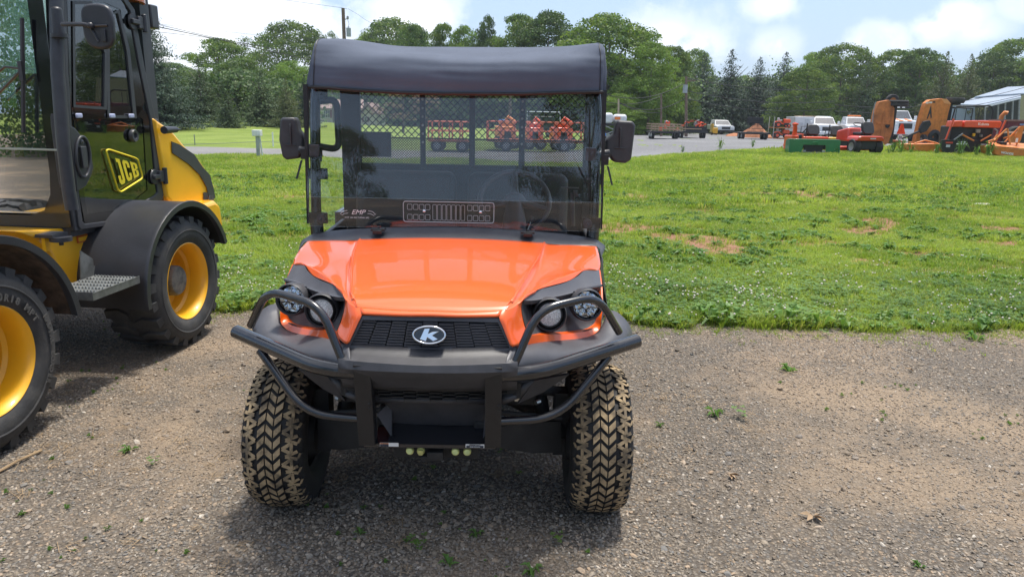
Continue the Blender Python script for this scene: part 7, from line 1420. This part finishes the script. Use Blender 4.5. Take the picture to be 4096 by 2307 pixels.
# plants that stand on their own
TWG = 'tall weeds among the parked equipment'
tw = [weedtuft(22, .38, .62, .06, 40+i).mesh('foliage', weed_m, 0) for i in range(3)]; sw_ = []
for i in range(3):
    mb = MB(); R = random.Random(i)
    for j in range(5): a = R.uniform(0, 6.28); mb.tube([(0, 0, 0), (.08*cos(a), .08*sin(a), .4), (.2*cos(a), .2*sin(a), .7)], .006, 4)
    sw_.append(mb.mesh('stem', weed_m, 0))
for i, (px, Y, s, lb) in enumerate([(3570, 25.3, .9, 'weed clump right of the red lawn tractor'), (3600, 25.6, 1.0, 'weed clump below the speed disc'), (3640, 25.6, .8, 'weed clump left of the low orange deck'), (3745, 25.2, .8, 'weed clump growing through the low orange deck'), (3838, 24.7, 1.0, 'leafy weed in front of the left half of the black blade'), (3952, 24.6, 1.1, 'leafy weed in front of the right end of the black blade'), (3905, 24.7, .7, 'small weed under the middle of the black blade'), (3345, 24.2, .5, 'weed tuft at the right end of the green blade'), (2880, 26.2, .75, 'dark weed clump at the lawn edge below the white pickup'), (2730, 25.6, .45, 'weed tuft at the lawn edge below the trailers'), (3010, 27.8, .55, 'weed tuft at the lawn edge below the black ramp trailer'), (3555, 24.4, .5, 'low weed beside the rear tyre of the red lawn tractor')]):
    t = thing('tall_weed', lb, 'weed', G(px, Y), i*1.3, TWG, s*.85); part('foliage', tw[i % 3], None, t); part('stem', sw_[i % 3], None, t)
small = [weedtuft(12, .075, .035, .020, 60+i).mesh('foliage', weed_m, 0) for i in range(2)]+[clovertuft(9).mesh('foliage', weed_m, 0)]
for i, (px, py, s, lb) in enumerate([(3156, 1487, 1.6, 'low green clover patch in the gravel right of the vehicle'), (2860, 1655, 1.5, 'reddish-green weed patch beside the right front tyre'), (2960, 1672, 1.5, 'right half of the weed patch beside the right front tyre'), (3905, 1362, 2.2, 'green weed patch in the gravel at the far right near the lawn'), (2640, 1700, .7, 'tiny weed close to the right front tyre'), (1670, 2200, 1.3, 'weed at the bottom border below the grille'), (1795, 2260, 1.0, 'weed on the bottom border right of the middle'), (1908, 2135, .8, 'bright seedling in front of the bumper'), (2230, 2170, .9, 'seedling in front of the right tyre'), (1440, 2135, .7, 'small seedling in front of the left tyre'), (520, 1800, 1.0, 'sparse weed in the gravel between loader and vehicle'), (610, 1860, .9, 'trailing weed right of the sparse one'), (3680, 2270, .7, 'seedling at the lower right'), (2130, 2280, 1.1, 'grassy weed on the bottom border at the right'), (3300, 1345, 1.3, 'dock leaves spilling off the lawn onto the gravel')]):
    t = thing('gravel_weed', lb, 'weed', gp(px, py, .006), i*2.1, 'weeds in the gravel', s*.75); part('foliage', small[i % 3], None, t)
dead = mat('dead_leaf', (.33, .23, .14), .85, var=.3)
for px, py, s, lb in ((2917, 1903, .045, 'curled dead brown leaf on the gravel at the lower right'), (3250, 2070, .05, 'dry brown grass clump lying on the gravel'), (3640, 1482, .03, 'dark leaf scrap on the gravel at the right')):
    R = random.Random(px); mb = MB()
    for j in range(5): a = R.uniform(0, 6.28); mb.add([(0, 0, .01), (s*.5*cos(a-.4), s*.5*sin(a-.4), .02), (s*cos(a), s*sin(a), .008), (s*.5*cos(a+.4), s*.5*sin(a+.4), .012)], [(0, 1, 2, 3)])
    o = part('dead_leaf', mb, dead, None); o.location = gp(px, py, .008); tag(o, lb, 'leaf')
mb = MB(); a, b_ = gp(-40, 1905, .012), gp(165, 1800, .016); mb.tube([a, (a+b_)/2+np.array([0, .01, .006]), b_], .006, 6); tag(part('dry_stick', mb, straw_m, None), 'dry tan stalk lying in front of the loader front tyre', 'stick')
for px, py, s, lb in ((3943, 822, .22, 'flat pale stone in the bare patch at the far right'), (3927, 1055, .09, 'small pale stone in the grass at the right'), (3530, 672, .08, 'pale lump in the grass below the lawn tractor')):
    sm = stone(px); sm.materials.append(mat('pale_stone', (.52, .50, .46), .8, var=.15)); o = part('field_stone', sm, None, None); o.location = gp(px, py); o.scale = (s, s*.8, s*.45); tag(o, lb, 'stone')

# ------------------------------------------------------------------ summer haze in the air
hz = MB(); hz.bb(-340, 340, -90, 700, -4, 42); m = bpy.data.materials.new('haze'); m.use_nodes = True; t = m.node_tree; t.nodes.clear()
pv_ = N(t, 'ShaderNodeVolumePrincipled'); pv_.inputs['Color'].default_value = (.86, .93, 1.0, 1); pv_.inputs['Density'].default_value = .0004; pv_.inputs['Anisotropy'].default_value = .0
o_ = N(t, 'ShaderNodeOutputMaterial'); t.links.new(pv_.outputs[0], o_.inputs['Volume']); o = part('haze', hz, m, None, smooth_=0); o['kind'] = 'stuff'; o['label'] = 'thin summer haze over the yard and trees'; o['category'] = 'haze'
SC.cycles.volume_bounces = 0
